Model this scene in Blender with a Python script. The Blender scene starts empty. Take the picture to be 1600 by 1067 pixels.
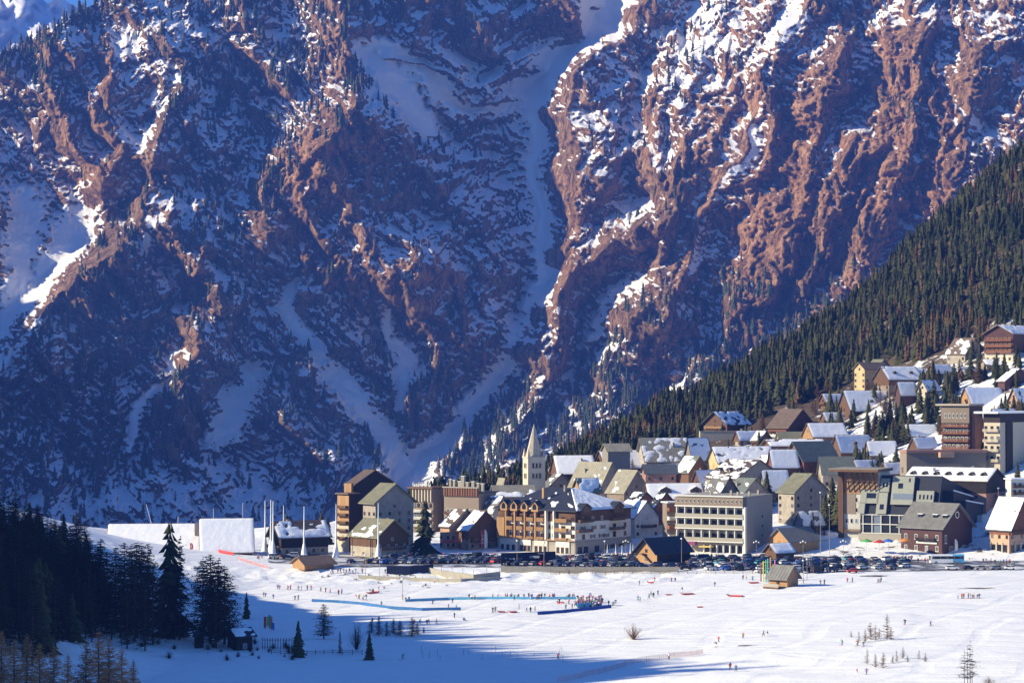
import bpy, bmesh, math, random
import numpy as np
from mathutils import Vector, Matrix, Euler

sc = bpy.context.scene
COL = sc.collection
rnd = random.Random(7)

# ------------------------------------------------------------------ camera
F = 3600.0            # focal length in pixels of the 1600 px wide photograph
HOR = 605.0           # image row of the eye-level horizon
CZ = 64.0             # eye height above the car park
cam_d = bpy.data.cameras.new("camera")
cam_d.sensor_width = 36.0
cam_d.lens = F / 1600.0 * 36.0
cam_d.clip_start = 1.0
cam_d.clip_end = 40000.0
cam = bpy.data.objects.new("camera", cam_d)
COL.objects.link(cam)
PITCH = math.atan((HOR - 533.5) / F)
cam.location = (0, 0, CZ)
cam.rotation_euler = (math.pi / 2 + PITCH, 0, 0)
sc.camera = cam

# ------------------------------------------------------------------ light
SUN_EL = math.radians(24.0)
SUN_AZ = math.atan2(-0.968, -0.25)          # azimuth from +Y towards +X
sx, sy = math.sin(SUN_AZ), math.cos(SUN_AZ)
SUN = Vector((sx * math.cos(SUN_EL), sy * math.cos(SUN_EL), math.sin(SUN_EL)))
w = bpy.data.worlds.new("World")
sc.world = w
w.use_nodes = True
nt = w.node_tree
for n in list(nt.nodes):
    nt.nodes.remove(n)
sky = nt.nodes.new("ShaderNodeTexSky")
sky.sky_type = 'NISHITA'
sky.sun_disc = False
sky.sun_elevation = SUN_EL
sky.sun_rotation = SUN_AZ
sky.altitude = 1800
sky.air_density = 1.3
sky.dust_density = 0.2
sky.ozone_density = 4.0
bg = nt.nodes.new("ShaderNodeBackground")
bg.inputs[1].default_value = 0.068
wo = nt.nodes.new("ShaderNodeOutputWorld")
tint = nt.nodes.new("ShaderNodeVectorMath"); tint.operation = 'MULTIPLY'
tint.inputs[1].default_value = (0.48, 0.82, 1.25)      # deep clear winter blue
nt.links.new(sky.outputs[0], tint.inputs[0])
nt.links.new(tint.outputs[0], bg.inputs[0])
nt.links.new(bg.outputs[0], wo.inputs[0])
sun_d = bpy.data.lights.new("sun", 'SUN')
sun_d.energy = 5.0
sun_d.angle = math.radians(0.5)
sun_d.color = (1.0, 0.885, 0.60)
sun_o = bpy.data.objects.new("sun", sun_d)
sun_o.rotation_euler = (-SUN).to_track_quat('-Z', 'Y').to_euler()
COL.objects.link(sun_o)

vs = sc.view_settings
vs.view_transform = 'Standard'
vs.look = 'None'
vs.exposure = 1.05
vs.gamma = 1.0
vs.use_curve_mapping = False
sc.render.engine = 'CYCLES'
cy = sc.cycles
cy.use_denoising = True
cy.max_bounces = 6
cy.diffuse_bounces = 3
cy.glossy_bounces = 2
cy.transparent_max_bounces = 8
cy.volume_bounces = 0
cy.use_adaptive_sampling = True

# ------------------------------------------------------------------ helpers
def ray(px, py):
    """direction through a photo pixel, scaled so that its y component is 1"""
    cx, cyy = (px - 800.0) / F, (533.5 - py) / F
    c, s = math.cos(PITCH), math.sin(PITCH)
    y = c - s * cyy
    z = s + c * cyy
    return np.array([cx / y, 1.0, z / y])

def at(px, py, D):
    r = ray(px, py)
    return Vector((r[0] * D, D, CZ + r[2] * D))

def lerp(xs, ys, v):
    return np.interp(v, xs, ys)

def smooth(e0, e1, v):
    t = np.clip((np.asarray(v, float) - e0) / (e1 - e0), 0, 1)
    return t * t * (3 - 2 * t)

def _hash(ix, iy, seed):
    h = (ix.astype(np.int64) * 374761393 + iy.astype(np.int64) * 668265263 + seed * 2147483647) & 0xFFFFFFFF
    h = ((h ^ (h >> 13)) * 1274126177) & 0xFFFFFFFF
    h = h ^ (h >> 16)
    return h

def gnoise(x, y, seed=0):
    """2-D gradient noise, about -1..1"""
    x = np.asarray(x, float); y = np.asarray(y, float)
    x0 = np.floor(x); y0 = np.floor(y)
    fx = x - x0; fy = y - y0
    ux = fx * fx * fx * (fx * (fx * 6 - 15) + 10)
    uy = fy * fy * fy * (fy * (fy * 6 - 15) + 10)
    def g(dx, dy):
        a = (_hash(x0 + dx, y0 + dy, seed) & 0xFFFF) * (2 * math.pi / 65536.0)
        return np.cos(a) * (fx - dx) + np.sin(a) * (fy - dy)
    a = g(0, 0) * (1 - ux) + g(1, 0) * ux
    b = g(0, 1) * (1 - ux) + g(1, 1) * ux
    return (a * (1 - uy) + b * uy) * 1.5

def fbm(x, y, oct=4, seed=0, gain=0.5, lac=2.03):
    s = 0; a = 1.0
    for i in range(oct):
        s = s + a * gnoise(x, y, seed + i * 17)
        x = x * lac + 3.7; y = y * lac - 1.3; a *= gain
    return s

def ridged(x, y, oct=4, seed=0, gain=0.5, lac=2.03):
    s = 0; a = 1.0; wgt = 1.0
    for i in range(oct):
        n = 1 - np.abs(gnoise(x, y, seed + i * 17))
        n = n * n * wgt
        wgt = np.clip(n * 1.6, 0, 1)
        s = s + a * n
        x = x * lac + 5.1; y = y * lac + 2.9; a *= gain
    return s

def tag(o, label=None, cat=None, group=None, kind=None):
    if label: o["label"] = label
    if cat: o["category"] = cat
    if group: o["group"] = group
    if kind: o["kind"] = kind
    return o

def link(name, data, parent=None):
    o = bpy.data.objects.new(name, data)
    COL.objects.link(o)
    if parent is not None:
        o.parent = parent
    return o

def empty(name, loc, rz=0.0):
    o = link(name, None)
    o.empty_display_size = 0.1
    o.location = loc
    o.rotation_euler = (0, 0, rz)
    return o

def mesh_np(name, verts, faces, mats=(), smooth_shade=False, midx=None):
    """faces: (n,3) or (n,4) int array or list of lists"""
    me = bpy.data.meshes.new(name)
    if isinstance(faces, np.ndarray):
        k = faces.shape[1]; n = faces.shape[0]
        me.vertices.add(len(verts))
        me.vertices.foreach_set("co", np.asarray(verts, np.float32).ravel())
        me.loops.add(n * k)
        me.loops.foreach_set("vertex_index", faces.astype(np.int32).ravel())
        me.polygons.add(n)
        me.polygons.foreach_set("loop_start", np.arange(0, n * k, k, dtype=np.int32))
        me.update(calc_edges=True)
    else:
        me.from_pydata([tuple(v) for v in verts], [], [list(f) for f in faces])
    for m in mats:
        me.materials.append(m)
    if midx is not None:
        me.polygons.foreach_set("material_index", np.asarray(midx, np.int32))
    if smooth_shade:
        me.polygons.foreach_set("use_smooth", np.ones(len(me.polygons), bool))
    me.update()
    return me

# ------------------------------------------------------------------ materials
MATS = {}
def mat(name, color, rough=0.8, var=0.0, scale=1.0, spec=0.2, metallic=0.0, bump=0.0, streak=None, coord='Object'):
    """plain procedural material: base colour broken by two noises, optional bump"""
    m = bpy.data.materials.new(name)
    m.use_nodes = True
    t = m.node_tree; ns = t.nodes; L = t.links
    b = ns["Principled BSDF"]
    b.inputs["Roughness"].default_value = rough
    b.inputs["Specular IOR Level"].default_value = spec
    b.inputs["Metallic"].default_value = metallic
    b.inputs["Base Color"].default_value = (*color, 1)
    if var > 0 or bump > 0:
        tc = ns.new("ShaderNodeTexCoord")
        mp = ns.new("ShaderNodeMapping")
        if streak: mp.inputs["Scale"].default_value = streak
        L.new(tc.outputs[coord], mp.inputs[0])
        nz = ns.new("ShaderNodeTexNoise")
        nz.inputs["Scale"].default_value = scale
        nz.inputs["Detail"].default_value = 5
        nz.inputs["Roughness"].default_value = 0.65
        L.new(mp.outputs[0], nz.inputs["Vector"])
        if var > 0:
            oi = ns.new("ShaderNodeObjectInfo")
            ad = ns.new("ShaderNodeMath"); ad.operation = 'MULTIPLY_ADD'
            L.new(oi.outputs["Random"], ad.inputs[0]); ad.inputs[1].default_value = 0.25; ad.inputs[2].default_value = -0.125
            ad2 = ns.new("ShaderNodeMath"); ad2.operation = 'ADD'
            L.new(nz.outputs["Fac"], ad2.inputs[0]); L.new(ad.outputs[0], ad2.inputs[1])
            cr = ns.new("ShaderNodeMapRange")
            cr.inputs[1].default_value = 0.3; cr.inputs[2].default_value = 0.7
            cr.inputs[3].default_value = 1 - var; cr.inputs[4].default_value = 1 + var
            L.new(ad2.outputs[0], cr.inputs[0])
            mx = ns.new("ShaderNodeVectorMath"); mx.operation = 'SCALE'
            mx.inputs[0].default_value = color
            L.new(cr.outputs[0], mx.inputs["Scale"])
            L.new(mx.outputs[0], b.inputs["Base Color"])
        if bump > 0:
            bp = ns.new("ShaderNodeBump")
            bp.inputs["Strength"].default_value = 0.8
            bp.inputs["Distance"].default_value = bump
            L.new(nz.outputs["Fac"], bp.inputs["Height"])
            L.new(bp.outputs[0], b.inputs["Normal"])
    MATS[name] = m
    return m
# ------------------------------------------------------------------ the mountain
CV = [-260, 0, 90, 130, 190, 250, 330, 430, 500, 560, 620, 680, 740, 800, 900]
CU = [1010, 962, 880, 838, 850, 828, 845, 850, 825, 790, 755, 690, 640, 600, 560]
def couloir(v):
    return np.interp(v, CV, CU)

def path(pts):
    pts = sorted(pts, key=lambda p: p[1])
    us = [p[0] for p in pts]; vv = [p[1] for p in pts]
    return vv, us

# crest lines seen in the photograph: points (u, v), height m, width of the side facing the sun, of the far side (px)
RIDGES = [
    ([(60, 60), (58, 105), (76, 150), (112, 210), (135, 265)], 90, 26, 80),
    ([(160, 60), (176, 112), (187, 180), (202, 225), (165, 280)], 110, 40, 110),
    ([(262, 40), (270, 75), (289, 124), (285, 165), (255, 200), (225, 300)], 80, 26, 70),
    ([(560, -200), (545, 0), (560, 90), (575, 130), (535, 165), (470, 250), (480, 320), (520, 390), (560, 440)], 150, 90, 180),
    ([(425, 200), (415, 290), (420, 340), (400, 380)], 70, 30, 60),
    ([(650, 395), (625, 435), (640, 470), (690, 500), (720, 540)], 80, 34, 90),
    ([(330, 380), (300, 430), (318, 480), (295, 540), (285, 600)], 80, 40, 90),
    ([(250, 330), (150, 420), (60, 500), (0, 560), (-100, 650)], 120, 70, 200),
    ([(470, 560), (455, 600), (470, 640)], 40, 20, 60),
    ([(620, 100), (700, 110), (760, 130)], 30, 20, 50),
    ([(690, -100), (700, 0), (745, 70), (790, 100)], 60, 30, 90),
    ([(800, -200), (860, -40), (905, 60)], 60, 60, 40),
    # right of the couloir
    ([(1060, -200), (1010, 0), (905, 110), (885, 165), (900, 260), (900, 330), (880, 400)], 120, 60, 80),
    ([(1010, 330), (960, 380), (870, 450), (835, 510), (815, 550)], 130, 50, 90),
    ([(1060, 60), (1020, 150), (1000, 240), (1040, 300)], 60, 40, 60),
    ([(1300, -200), (1260, 0), (1200, 120), (1165, 220), (1130, 300), (1090, 390), (1050, 480), (1030, 530)], 120, 170, 60),
    ([(1330, 60), (1290, 160), (1250, 260), (1225, 350), (1190, 480)], 70, 85, 34),
    ([(1440, 40), (1425, 130), (1420, 210), (1400, 290), (1380, 380)], 80, 95, 40),
    ([(1540, 60), (1530, 150), (1510, 250), (1470, 330)], 70, 85, 34),
    ([(1370, 230), (1310, 300), (1280, 380), (1260, 460)], 60, 60, 30),
]
# snow gullies: points, depth m, half width px
GULLIES = [
    ([(180, 275), (120, 330), (85, 400), (55, 460), (10, 530), (-60, 620)], 40, 55),
    ([(40, 290), (30, 380), (10, 480)], 30, 34),
    ([(585, 80), (640, 160), (650, 200)], 30, 34),
    ([(600, 60), (700, 150), (790, 170)], 20, 40),
    ([(960, -100), (900, 90), (830, 130)], 20, 36),
    ([(1170, 150), (1165, 220), (1125, 290), (1095, 350), (1080, 420)], 50, 30),
    ([(1500, 80), (1505, 150), (1540, 200)], 30, 28),
    ([(280, 540), (262, 590), (215, 620), (190, 700)], 22, 16),
    ([(390, 560), (370, 640), (360, 690)], 18, 34),
    ([(520, 560), (560, 640), (600, 700), (620, 740)], 22, 34),
    ([(455, 420), (450, 480), (500, 560)], 16, 16),
    ([(600, 470), (640, 560), (620, 640)], 16, 16),
    ([(1010, 420), (960, 480), (930, 540)], 24, 30),
    ([(1230, -60), (1240, 30), (1210, 80)], 20, 22),
    ([(240, 330), (235, 400)], 12, 14),
]

def facet(x, y, seed):
    """noise made of flat triangles: angular, like broken rock"""
    c, s_ = math.cos(seed * 1.7), math.sin(seed * 1.7)
    x, y = x * c - y * s_, x * s_ + y * c
    k = (x + y) * 0.3660254
    i = x + k; j = y + k
    i0 = np.floor(i); j0 = np.floor(j)
    fi = i - i0; fj = j - j0
    def h(a, b_):
        return (_hash(i0 + a, j0 + b_, seed) & 0xFFFF) / 32767.5 - 1
    lo = fi > fj
    v00 = h(0, 0); v11 = h(1, 1)
    mid = np.where(lo, h(1, 0), h(0, 1))
    a = np.where(lo, fi, fj); b_ = np.where(lo, fj, fi)
    return v00 * (1 - a) + mid * (a - b_) + v11 * b_

def facets(x, y, oct, seed, gain=0.5):
    s_ = 0; a = 1.0
    for i in range(oct):
        s_ = s_ + a * facet(x, y, seed + i * 3)
        x = x * 2.07 + 1.3; y = y * 2.07 + 4.1; a *= gain
    return s_

def mountain_depth(u, v):
    """distance along the view of each point of the face, metres"""
    wu = u + 20 * fbm(u / 130, v / 130, 3, 91)
    wv = v + 20 * fbm(u / 130, v / 130, 3, 95)
    # overall lean of the face: screes at the foot, cliffs, snowfields
    vs_ = np.array([-300, 0, 150, 400, 640, 720, 820, 1000.])
    gr = np.array([1.0, 1.0, 0.85, 0.75, 0.9, 1.5, 2.0, 2.2])
    vv = np.linspace(-300, 1000, 400)
    acc = np.concatenate([[0], np.cumsum(np.interp(0.5 * (vv[1:] + vv[:-1]), vs_, gr) * np.diff(vv))])
    d = 4900 - 1.1 * np.interp(v, vv, acc)
    c = couloir(wv)
    e = wu - c
    ad = np.sqrt(e * e + 14 * 14)
    side = e < 0
    d = d - np.where(side, 0.62 * 420 * (1 - np.exp(-ad / 420)), 0.78 * 1400 * (1 - np.exp(-ad / 1400))) * 1.1
    d = d + 26 * np.exp(-(e / 26.0) ** 2)
    rm = np.zeros_like(d)
    for pts, amp, wl, wr in RIDGES:
        vv_, uu_ = path(pts)
        r = np.interp(wv, vv_, uu_)
        fade = smooth(vv_[0] - 40, vv_[0] + 25, wv) * (1 - smooth(vv_[-1] - 30, vv_[-1] + 70, wv))
        q = wu - r
        pr_ = fade * np.clip(1 - np.where(q < 0, -q / wl, q / wr), 0, 1)
        d = d - amp * pr_ ** 1.15
        rm = np.maximum(rm, np.where(q < 4, pr_, 0))
    gm = np.exp(-(e / np.interp(v, [0, 100, 300, 500, 650, 760], [52, 56, 30, 28, 30, 46])) ** 2)
    for pts, amp, hw in GULLIES:
        vv_, uu_ = path(pts)
        r = np.interp(wv, vv_, uu_)
        fade = smooth(vv_[0] - 30, vv_[0] + 15, wv) * (1 - smooth(vv_[-1] - 15, vv_[-1] + 40, wv))
        g = fade * np.exp(-((wu - r) / hw) ** 2)
        d = d + amp * g
        gm = np.maximum(gm, g)
    # broken rock: ribs running down the fall line towards the couloir
    sk = np.where(side, -0.6, 0.28)
    sk = sk * np.clip(ad / 120, 0, 1)
    a = wu + sk * (wv - 400)
    snowfield = 0.75 * np.exp(-((wu - 690 - 0.25 * (wv - 140)) / 120) ** 2 - ((wv - 142 - 0.22 * (wu - 690)) / 34) ** 2)
    gm = np.maximum(gm, snowfield)
    gm = gm + 0.22 * fbm(u / 11, v / 9, 3, 83) * smooth(0.1, 0.4, gm)
    calm = 1 - 0.88 * smooth(0.4, 0.85, gm)
    n1 = ridged(a / 150, wv / 420, 3, 11)
    n2 = facets(a / 52, wv / 150, 4, 23, 0.55)
    n3 = facets(wu / 21, wv / 27, 4, 37, 0.68)
    n5 = facets(wu / 60 + 3, wv / 52, 4, 43, 0.6)
    rough = 1.0 + 0.35 * smooth(1050, 1250, u) * (1 - smooth(480, 560, v))
    d = d - calm * rough * (np.where(side, 58, 58 - 38 * smooth(1040, 1150, u)) * (n1 - 0.8) + (26 - 9 * smooth(1040, 1150, u)) * n2 + 14 * n3 + 15 * n5 + 2.2 * fbm(u / 6, v / 6, 2, 47))
    # ledges in some cliffs: snow lies on them
    st = (wv + 0.45 * wu * np.where(side, 1, -1) + 30 * fbm(u / 60, v / 60, 3, 71)) / 30.0
    saw = (st - np.floor(st))
    d = d + calm * 3 * (smooth(0.0, 0.75, saw) - smooth(0.75, 1.0, saw)) * smooth(0.0, 0.5, fbm(u / 70, v / 70, 2, 77))
    d = d + 1.3 * (1 - calm) * fbm(u / 22, v / 60, 3, 61)
    return d, gm, rm

GU, GV = 2.1, 2.0
us = np.arange(-230, 1830 + GU, GU)
vs_rows = np.arange(-150, 872, GV)
U, V = np.meshgrid(us, vs_rows)
# skyline at the upper left
sky_u = [-300, -60, 0, 34, 60, 94, 131, 152, 240, 330, 420, 2000]
sky_v = [165, 118, 84, 72, 56, 36, 14, 2, -45, -90, -150, -150]
TOP = np.interp(us, sky_u, sky_v) + 5 * fbm(us / 17, us * 0, 3, 5)
V = TOP[None, :] + (V - V[0, 0]) / (V[-1, 0] - V[0, 0]) * (V[-1, 0] - TOP[None, :])
DEP, GM, RM = mountain_depth(U, V)
def rays_np(px, py):
    cx, cyy = (px - 800.0) / F, (533.5 - py) / F
    c, s = math.cos(PITCH), math.sin(PITCH)
    y = c - s * cyy
    return cx / y, (s + c * cyy) / y
rx, rz = rays_np(U, V)
MX, MY, MZ = rx * DEP, DEP, CZ + rz * DEP
nv, nu = U.shape
P3 = np.stack([MX, MY, MZ], -1)
du = np.gradient(P3, axis=1); dv = np.gradient(P3, axis=0)
NRM = np.cross(dv, du)
NRM /= np.linalg.norm(NRM, axis=-1, keepdims=True) + 1e-9
if NRM[..., 1].mean() > 0: NRM = -NRM
def blur(a, k):
    a = np.pad(a, ((k, k), (k, k)), mode='edge')
    c = np.cumsum(a, 0); a = (c[2 * k:] - np.vstack([np.zeros((1, a.shape[1])), c[:-2 * k - 1]])) / (2 * k + 1)
    c = np.cumsum(a, 1); a = (c[:, 2 * k:] - np.hstack([np.zeros((a.shape[0], 1)), c[:, :-2 * k - 1]])) / (2 * k + 1)
    return a
cav = DEP - blur(DEP, 12)            # positive in hollows
cav2 = DEP - blur(DEP, 4)
up = NRM[..., 2]
# where the photograph shows mostly bare rock (0) or mostly snow (1)
def blob(u, v, cu, cv, ru, rv):
    return np.exp(-(((u - cu) / ru) ** 2 + ((v - cv) / rv) ** 2))
bias = 0.055 * np.ones_like(U)
for cu, cv, ru, rv, a in [
    (1330, 240, 230, 220, -0.24), (1240, 420, 140, 110, -0.30), (1450, 60, 200, 120, -0.12), (500, 230, 70, 90, -0.35), (580, 290, 80, 110, -0.25),
    (120, 200, 90, 110, -0.12), (1130, 60, 120, 90, 0.26), (1040, 220, 80, 120, 0.10), (220, 120, 70, 90, 0.12),
    (690, 140, 130, 55, 0.42), (820, 130, 90, 60, 0.35), (610, 110, 50, 60, 0.35), (130, 400, 60, 90, -0.5), (300, 110, 60, 60, 0.1), (420, 190, 140, 50, 0.16), (420, 80, 140, 90, 0.10), (560, 690, 90, 60, 0.16), (160, 680, 130, 60, -0.22),
    (330, 690, 90, 40, -0.16), (60, 380, 90, 120, 0.20), (300, 790, 300, 34, 0.22), (560, 600, 60, 60, 0.10), (670, 460, 60, 50, -0.15),
    (940, 520, 70, 60, 0.14), (850, 60, 90, 60, -0.16), (680, 40, 80, 60, -0.10), (1160, 540, 90, 50, 0.05), (160, 330, 60, 60, -0.25), (480, 480, 160, 90, -0.02)]:
    bias = bias + a * blob(U, V, cu, cv, ru, rv)
sn = (up - 0.56) * 1.25 + bias * 1.5 + np.clip(cav / 60, -0.5, 0.5) * 0.45 + np.clip(cav2 / 8, -.5, .5) * 0.22
sn = sn + 0.20 * fbm(U / 7, V / 5, 3, 131, .65) + 0.24 * fbm(U / 60, V / 52, 3, 135) + 0.95 * smooth(0.35, 0.75, GM) * (1 - 0.8 * smooth(0.25, 0.6, RM))
sn = sn - (0.55 + 0.75 * fbm(U / 12, V / 8, 3, 141, .6)) * smooth(0.1, 0.7, RM) * (1 - 0.55 * smooth(0.4, 0.8, blob(U, V, 1110, 90, 260, 200))) * (1 - 0.5 * blob(U, V, 420, 180, 120, 90))
SNOW = sn
idx = np.arange(nv * nu).reshape(nv, nu)
quads = np.stack([idx[:-1, :-1], idx[1:, :-1], idx[1:, 1:], idx[:-1, 1:]], -1).reshape(-1, 4)

m = bpy.data.materials.new("mountain_rock_snow"); m.use_nodes = True
t = m.node_tree; ns = t.nodes; L = t.links
b = ns["Principled BSDF"]; b.inputs["Roughness"].default_value = 0.9; b.inputs["Specular IOR Level"].default_value = 0.1
at_s = ns.new("ShaderNodeAttribute"); at_s.attribute_name = "snow_cover"
at_lit = ns.new("ShaderNodeAttribute"); at_lit.attribute_name = "rust"  # mask of sunlit rock tone painted into the colour, not rust
geo = ns.new("ShaderNodeNewGeometry")
def noise(scale, detail=6, rough=0.65, mapping=None):
    n = ns.new("ShaderNodeTexNoise"); n.inputs["Scale"].default_value = scale
    n.inputs["Detail"].default_value = detail; n.inputs["Roughness"].default_value = rough
    if mapping:
        mp = ns.new("ShaderNodeMapping"); mp.inputs["Scale"].default_value = mapping
        L.new(geo.outputs["Position"], mp.inputs[0]); L.new(mp.outputs[0], n.inputs["Vector"])
    else:
        L.new(geo.outputs["Position"], n.inputs["Vector"])
    return n
nA = noise(0.16, 9, 0.8); nB = noise(0.02, 5, 0.6); nC = noise(0.07, 9, 0.8, (1, 1, 0.35))
ma = ns.new("ShaderNodeMath"); ma.operation = 'MULTIPLY_ADD'
L.new(nA.outputs["Fac"], ma.inputs[0]); ma.inputs[1].default_value = 0.55; L.new(at_s.outputs["Fac"], ma.inputs[2])
sm = ns.new("ShaderNodeMapRange"); sm.interpolation_type = 'SMOOTHSTEP'
sm.inputs[1].default_value = 0.23; sm.inputs[2].default_value = 0.36
L.new(ma.outputs[0], sm.inputs[0])
def ramp(inp, stops):
    r = ns.new("ShaderNodeValToRGB")
    e = r.color_ramp.elements
    e[0].position, e[0].color = stops[0][0], (*stops[0][1], 1)
    e[1].position, e[1].color = stops[-1][0], (*stops[-1][1], 1)
    for p, c in stops[1:-1]:
        q = e.new(p); q.color = (*c, 1)
    L.new(inp, r.inputs[0]); return r
def crack_shade(scale, mp_, w0, w1):  # dark cracks, with shading inside the lit rock painted in too
    n = noise(scale, 5, 0.6, mp_)
    a_ = ns.new("ShaderNodeMath"); a_.operation = 'SUBTRACT'; L.new(n.outputs["Fac"], a_.inputs[0]); a_.inputs[1].default_value = 0.5
    c_ = ns.new("ShaderNodeMath"); c_.operation = 'ABSOLUTE'; L.new(a_.outputs[0], c_.inputs[0])
    r_ = ns.new("ShaderNodeMapRange"); r_.inputs[1].default_value = w0; r_.inputs[2].default_value = w1; r_.inputs[3].default_value = 0.38; r_.inputs[4].default_value = 1.0
    L.new(c_.outputs[0], r_.inputs[0]); return r_
ck1 = crack_shade(0.018, (1, 1, 0.35), 0.004, 0.05); ck2 = crack_shade(0.055, (1, 1, 0.5), 0.004, 0.06)
ckm = ns.new("ShaderNodeMath"); ckm.operation = 'MULTIPLY'; L.new(ck1.outputs[0], ckm.inputs[0]); L.new(ck2.outputs[0], ckm.inputs[1])
rockg = ramp(nC.outputs["Fac"], [(0.30, (0.08, 0.052, 0.038)), (0.5, (0.29, 0.18, 0.115)), (0.68, (0.50, 0.34, 0.22))])
rocko = ramp(nC.outputs["Fac"], [(0.30, (0.17, 0.075, 0.04)), (0.5, (0.52, 0.27, 0.135)), (0.68, (0.70, 0.43, 0.25))])  # orange rock, with its sunlit tone put into the base colour
mxr = ns.new("ShaderNodeMix"); mxr.data_type = 'RGBA'
L.new(at_lit.outputs["Fac"], mxr.inputs[0]); L.new(rockg.outputs[0], mxr.inputs[6]); L.new(rocko.outputs[0], mxr.inputs[7])
mxs = ns.new("ShaderNodeMix"); mxs.data_type = 'RGBA'
ckv = ns.new("ShaderNodeVectorMath"); ckv.operation = 'SCALE'; L.new(mxr.outputs[2], ckv.inputs[0]); L.new(ckm.outputs[0], ckv.inputs["Scale"])
L.new(sm.outputs[0], mxs.inputs[0]); L.new(ckv.outputs[0], mxs.inputs[6]); mxs.inputs[7].default_value = (0.72, 0.70, 0.71, 1)
L.new(mxs.outputs[2], b.inputs["Base Color"])
bp = ns.new("ShaderNodeBump"); bp.inputs["Distance"].default_value = 7.0
inv = ns.new("ShaderNodeMath"); inv.operation = 'MULTIPLY_ADD'; inv.inputs[1].default_value = -0.85; inv.inputs[2].default_value = 1.0
L.new(sm.outputs[0], inv.inputs[0]); L.new(inv.outputs[0], bp.inputs["Strength"])
L.new(nA.outputs["Fac"], bp.inputs["Height"]); L.new(bp.outputs[0], b.inputs["Normal"])
M_MOUNTAIN = m
me = mesh_np("mountain", P3.reshape(-1, 3), quads, [m], False)
a = me.attributes.new("snow_cover", 'FLOAT', 'POINT'); a.data.foreach_set("value", SNOW.astype(np.float32).ravel())
LIT_ROCK = np.clip(0.25 + 1.0 * blob(U, V, 1300, 260, 330, 330) + 0.7 * blob(U, V, 130, 220, 100, 160) + 0.8 * blob(U, V, 500, 250, 110, 150)
               + 0.6 * blob(U, V, 670, 450, 90, 70) + 0.4 * fbm(U / 120, V / 120, 3, 201) - 0.5 * smooth(520, 650, V), 0, 1)  # orange right cliff, plus sunlit crests painted warmer and the shaded foot greyer
a = me.attributes.new("rust", 'FLOAT', 'POINT'); a.data.foreach_set("value", LIT_ROCK.astype(np.float32).ravel())

# the spur that closes the valley on the left, outside the frame: its shade lies on the foot of the face
def side_spur():
    n1_, n2_ = 60, 80
    yy = np.linspace(1500, 4300, n2_); tt = np.linspace(-1, 1, n1_)
    Y, T = np.meshgrid(yy, tt)
    X = -1650 - 0.12 * (Y - 2500) + T * 520
    H = (640 + 60 * fbm(Y / 400, T * 0 + 3, 3, 301)) * smooth(1500, 2500, Y) 
    Z = -300 + (H + 300) * np.clip(1 - np.abs(T), 0, 1) ** 0.9 + 30 * fbm(X / 90, Y / 90, 4, 305)
    i_ = np.arange(n1_ * n2_).reshape(n1_, n2_)
    q = np.stack([i_[:-1, :-1], i_[1:, :-1], i_[1:, 1:], i_[:-1, 1:]], -1).reshape(-1, 4)
    me_ = mesh_np("hill", np.stack([X, Y, Z], -1).reshape(-1, 3), q, [M_MOUNTAIN], True)
    a_ = me_.attributes.new("snow_cover", 'FLOAT', 'POINT'); a_.data.foreach_set("value", (0.1 + 0.3 * fbm(X / 60, Y / 60, 3, 9)).astype(np.float32).ravel())
    tag(link("hill", me_), kind="structure")
side_spur()
# a far snowy summit showing past the left shoulder
def far_summit():
    n1_, n2_ = 90, 70
    uu_ = np.linspace(-260, 260, n1_); tt_ = np.linspace(0, 1, n2_)
    Uq, Tq = np.meshgrid(uu_, tt_)
    crest = np.interp(uu_, [-260, -120, -40, 20, 60, 75, 95, 125, 160, 260], [60, 20, -14, -24, -10, 6, -2, 14, 34, 90]) + 5 * fbm(uu_ / 20, uu_ * 0, 3, 811)
    Vq = crest[None] + Tq * 260
    Dq = 9200 - 900 * Tq + 160 * ridged(Uq / 60 + Tq, Tq * 3, 4, 815) + 90 * facets(Uq / 30, Vq / 30, 4, 819)
    rx_, rz_ = rays_np(Uq, Vq)
    i_ = np.arange(n1_ * n2_).reshape(n2_, n1_)
    q = np.stack([i_[:-1, :-1], i_[1:, :-1], i_[1:, 1:], i_[:-1, 1:]], -1).reshape(-1, 4)
    me_ = mesh_np("mountain", np.stack([rx_ * Dq, Dq, CZ + rz_ * Dq], -1).reshape(-1, 3), q, [M_MOUNTAIN], True)
    a_ = me_.attributes.new("snow_cover", 'FLOAT', 'POINT'); a_.data.foreach_set("value", (0.35 + 0.45 * fbm(Uq / 26, Vq / 18, 4, 823)).astype(np.float32).ravel())
    tag(link("mountain", me_), kind="structure")
far_summit()
mountain = tag(link("mountain", me), kind="structure")

# ------------------------------------------------------------------ air
HAZE_DENS = 6.8e-5
def haze_box(x0, x1, y0, y1, z0, z1):
    v = [(x, y, z) for z in (z0, z1) for y in (y0, y1) for x in (x0, x1)]
    f = [[0, 2, 3, 1], [4, 5, 7, 6], [0, 1, 5, 4], [2, 6, 7, 3], [0, 4, 6, 2], [1, 3, 7, 5]]
    hm = bpy.data.materials.new("haze"); hm.use_nodes = True
    t = hm.node_tree
    t.nodes.remove(t.nodes["Principled BSDF"])
    pv = t.nodes.new("ShaderNodeVolumePrincipled")
    pv.inputs["Color"].default_value = (0.10, 0.24, 0.95, 1)
    pv.inputs["Density"].default_value = HAZE_DENS
    pv.inputs["Anisotropy"].default_value = 0.0
    t.links.new(pv.outputs[0], t.nodes["Material Output"].inputs["Volume"])
    return tag(link("haze", mesh_np("haze", v, f, [hm])), kind="stuff")
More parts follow.
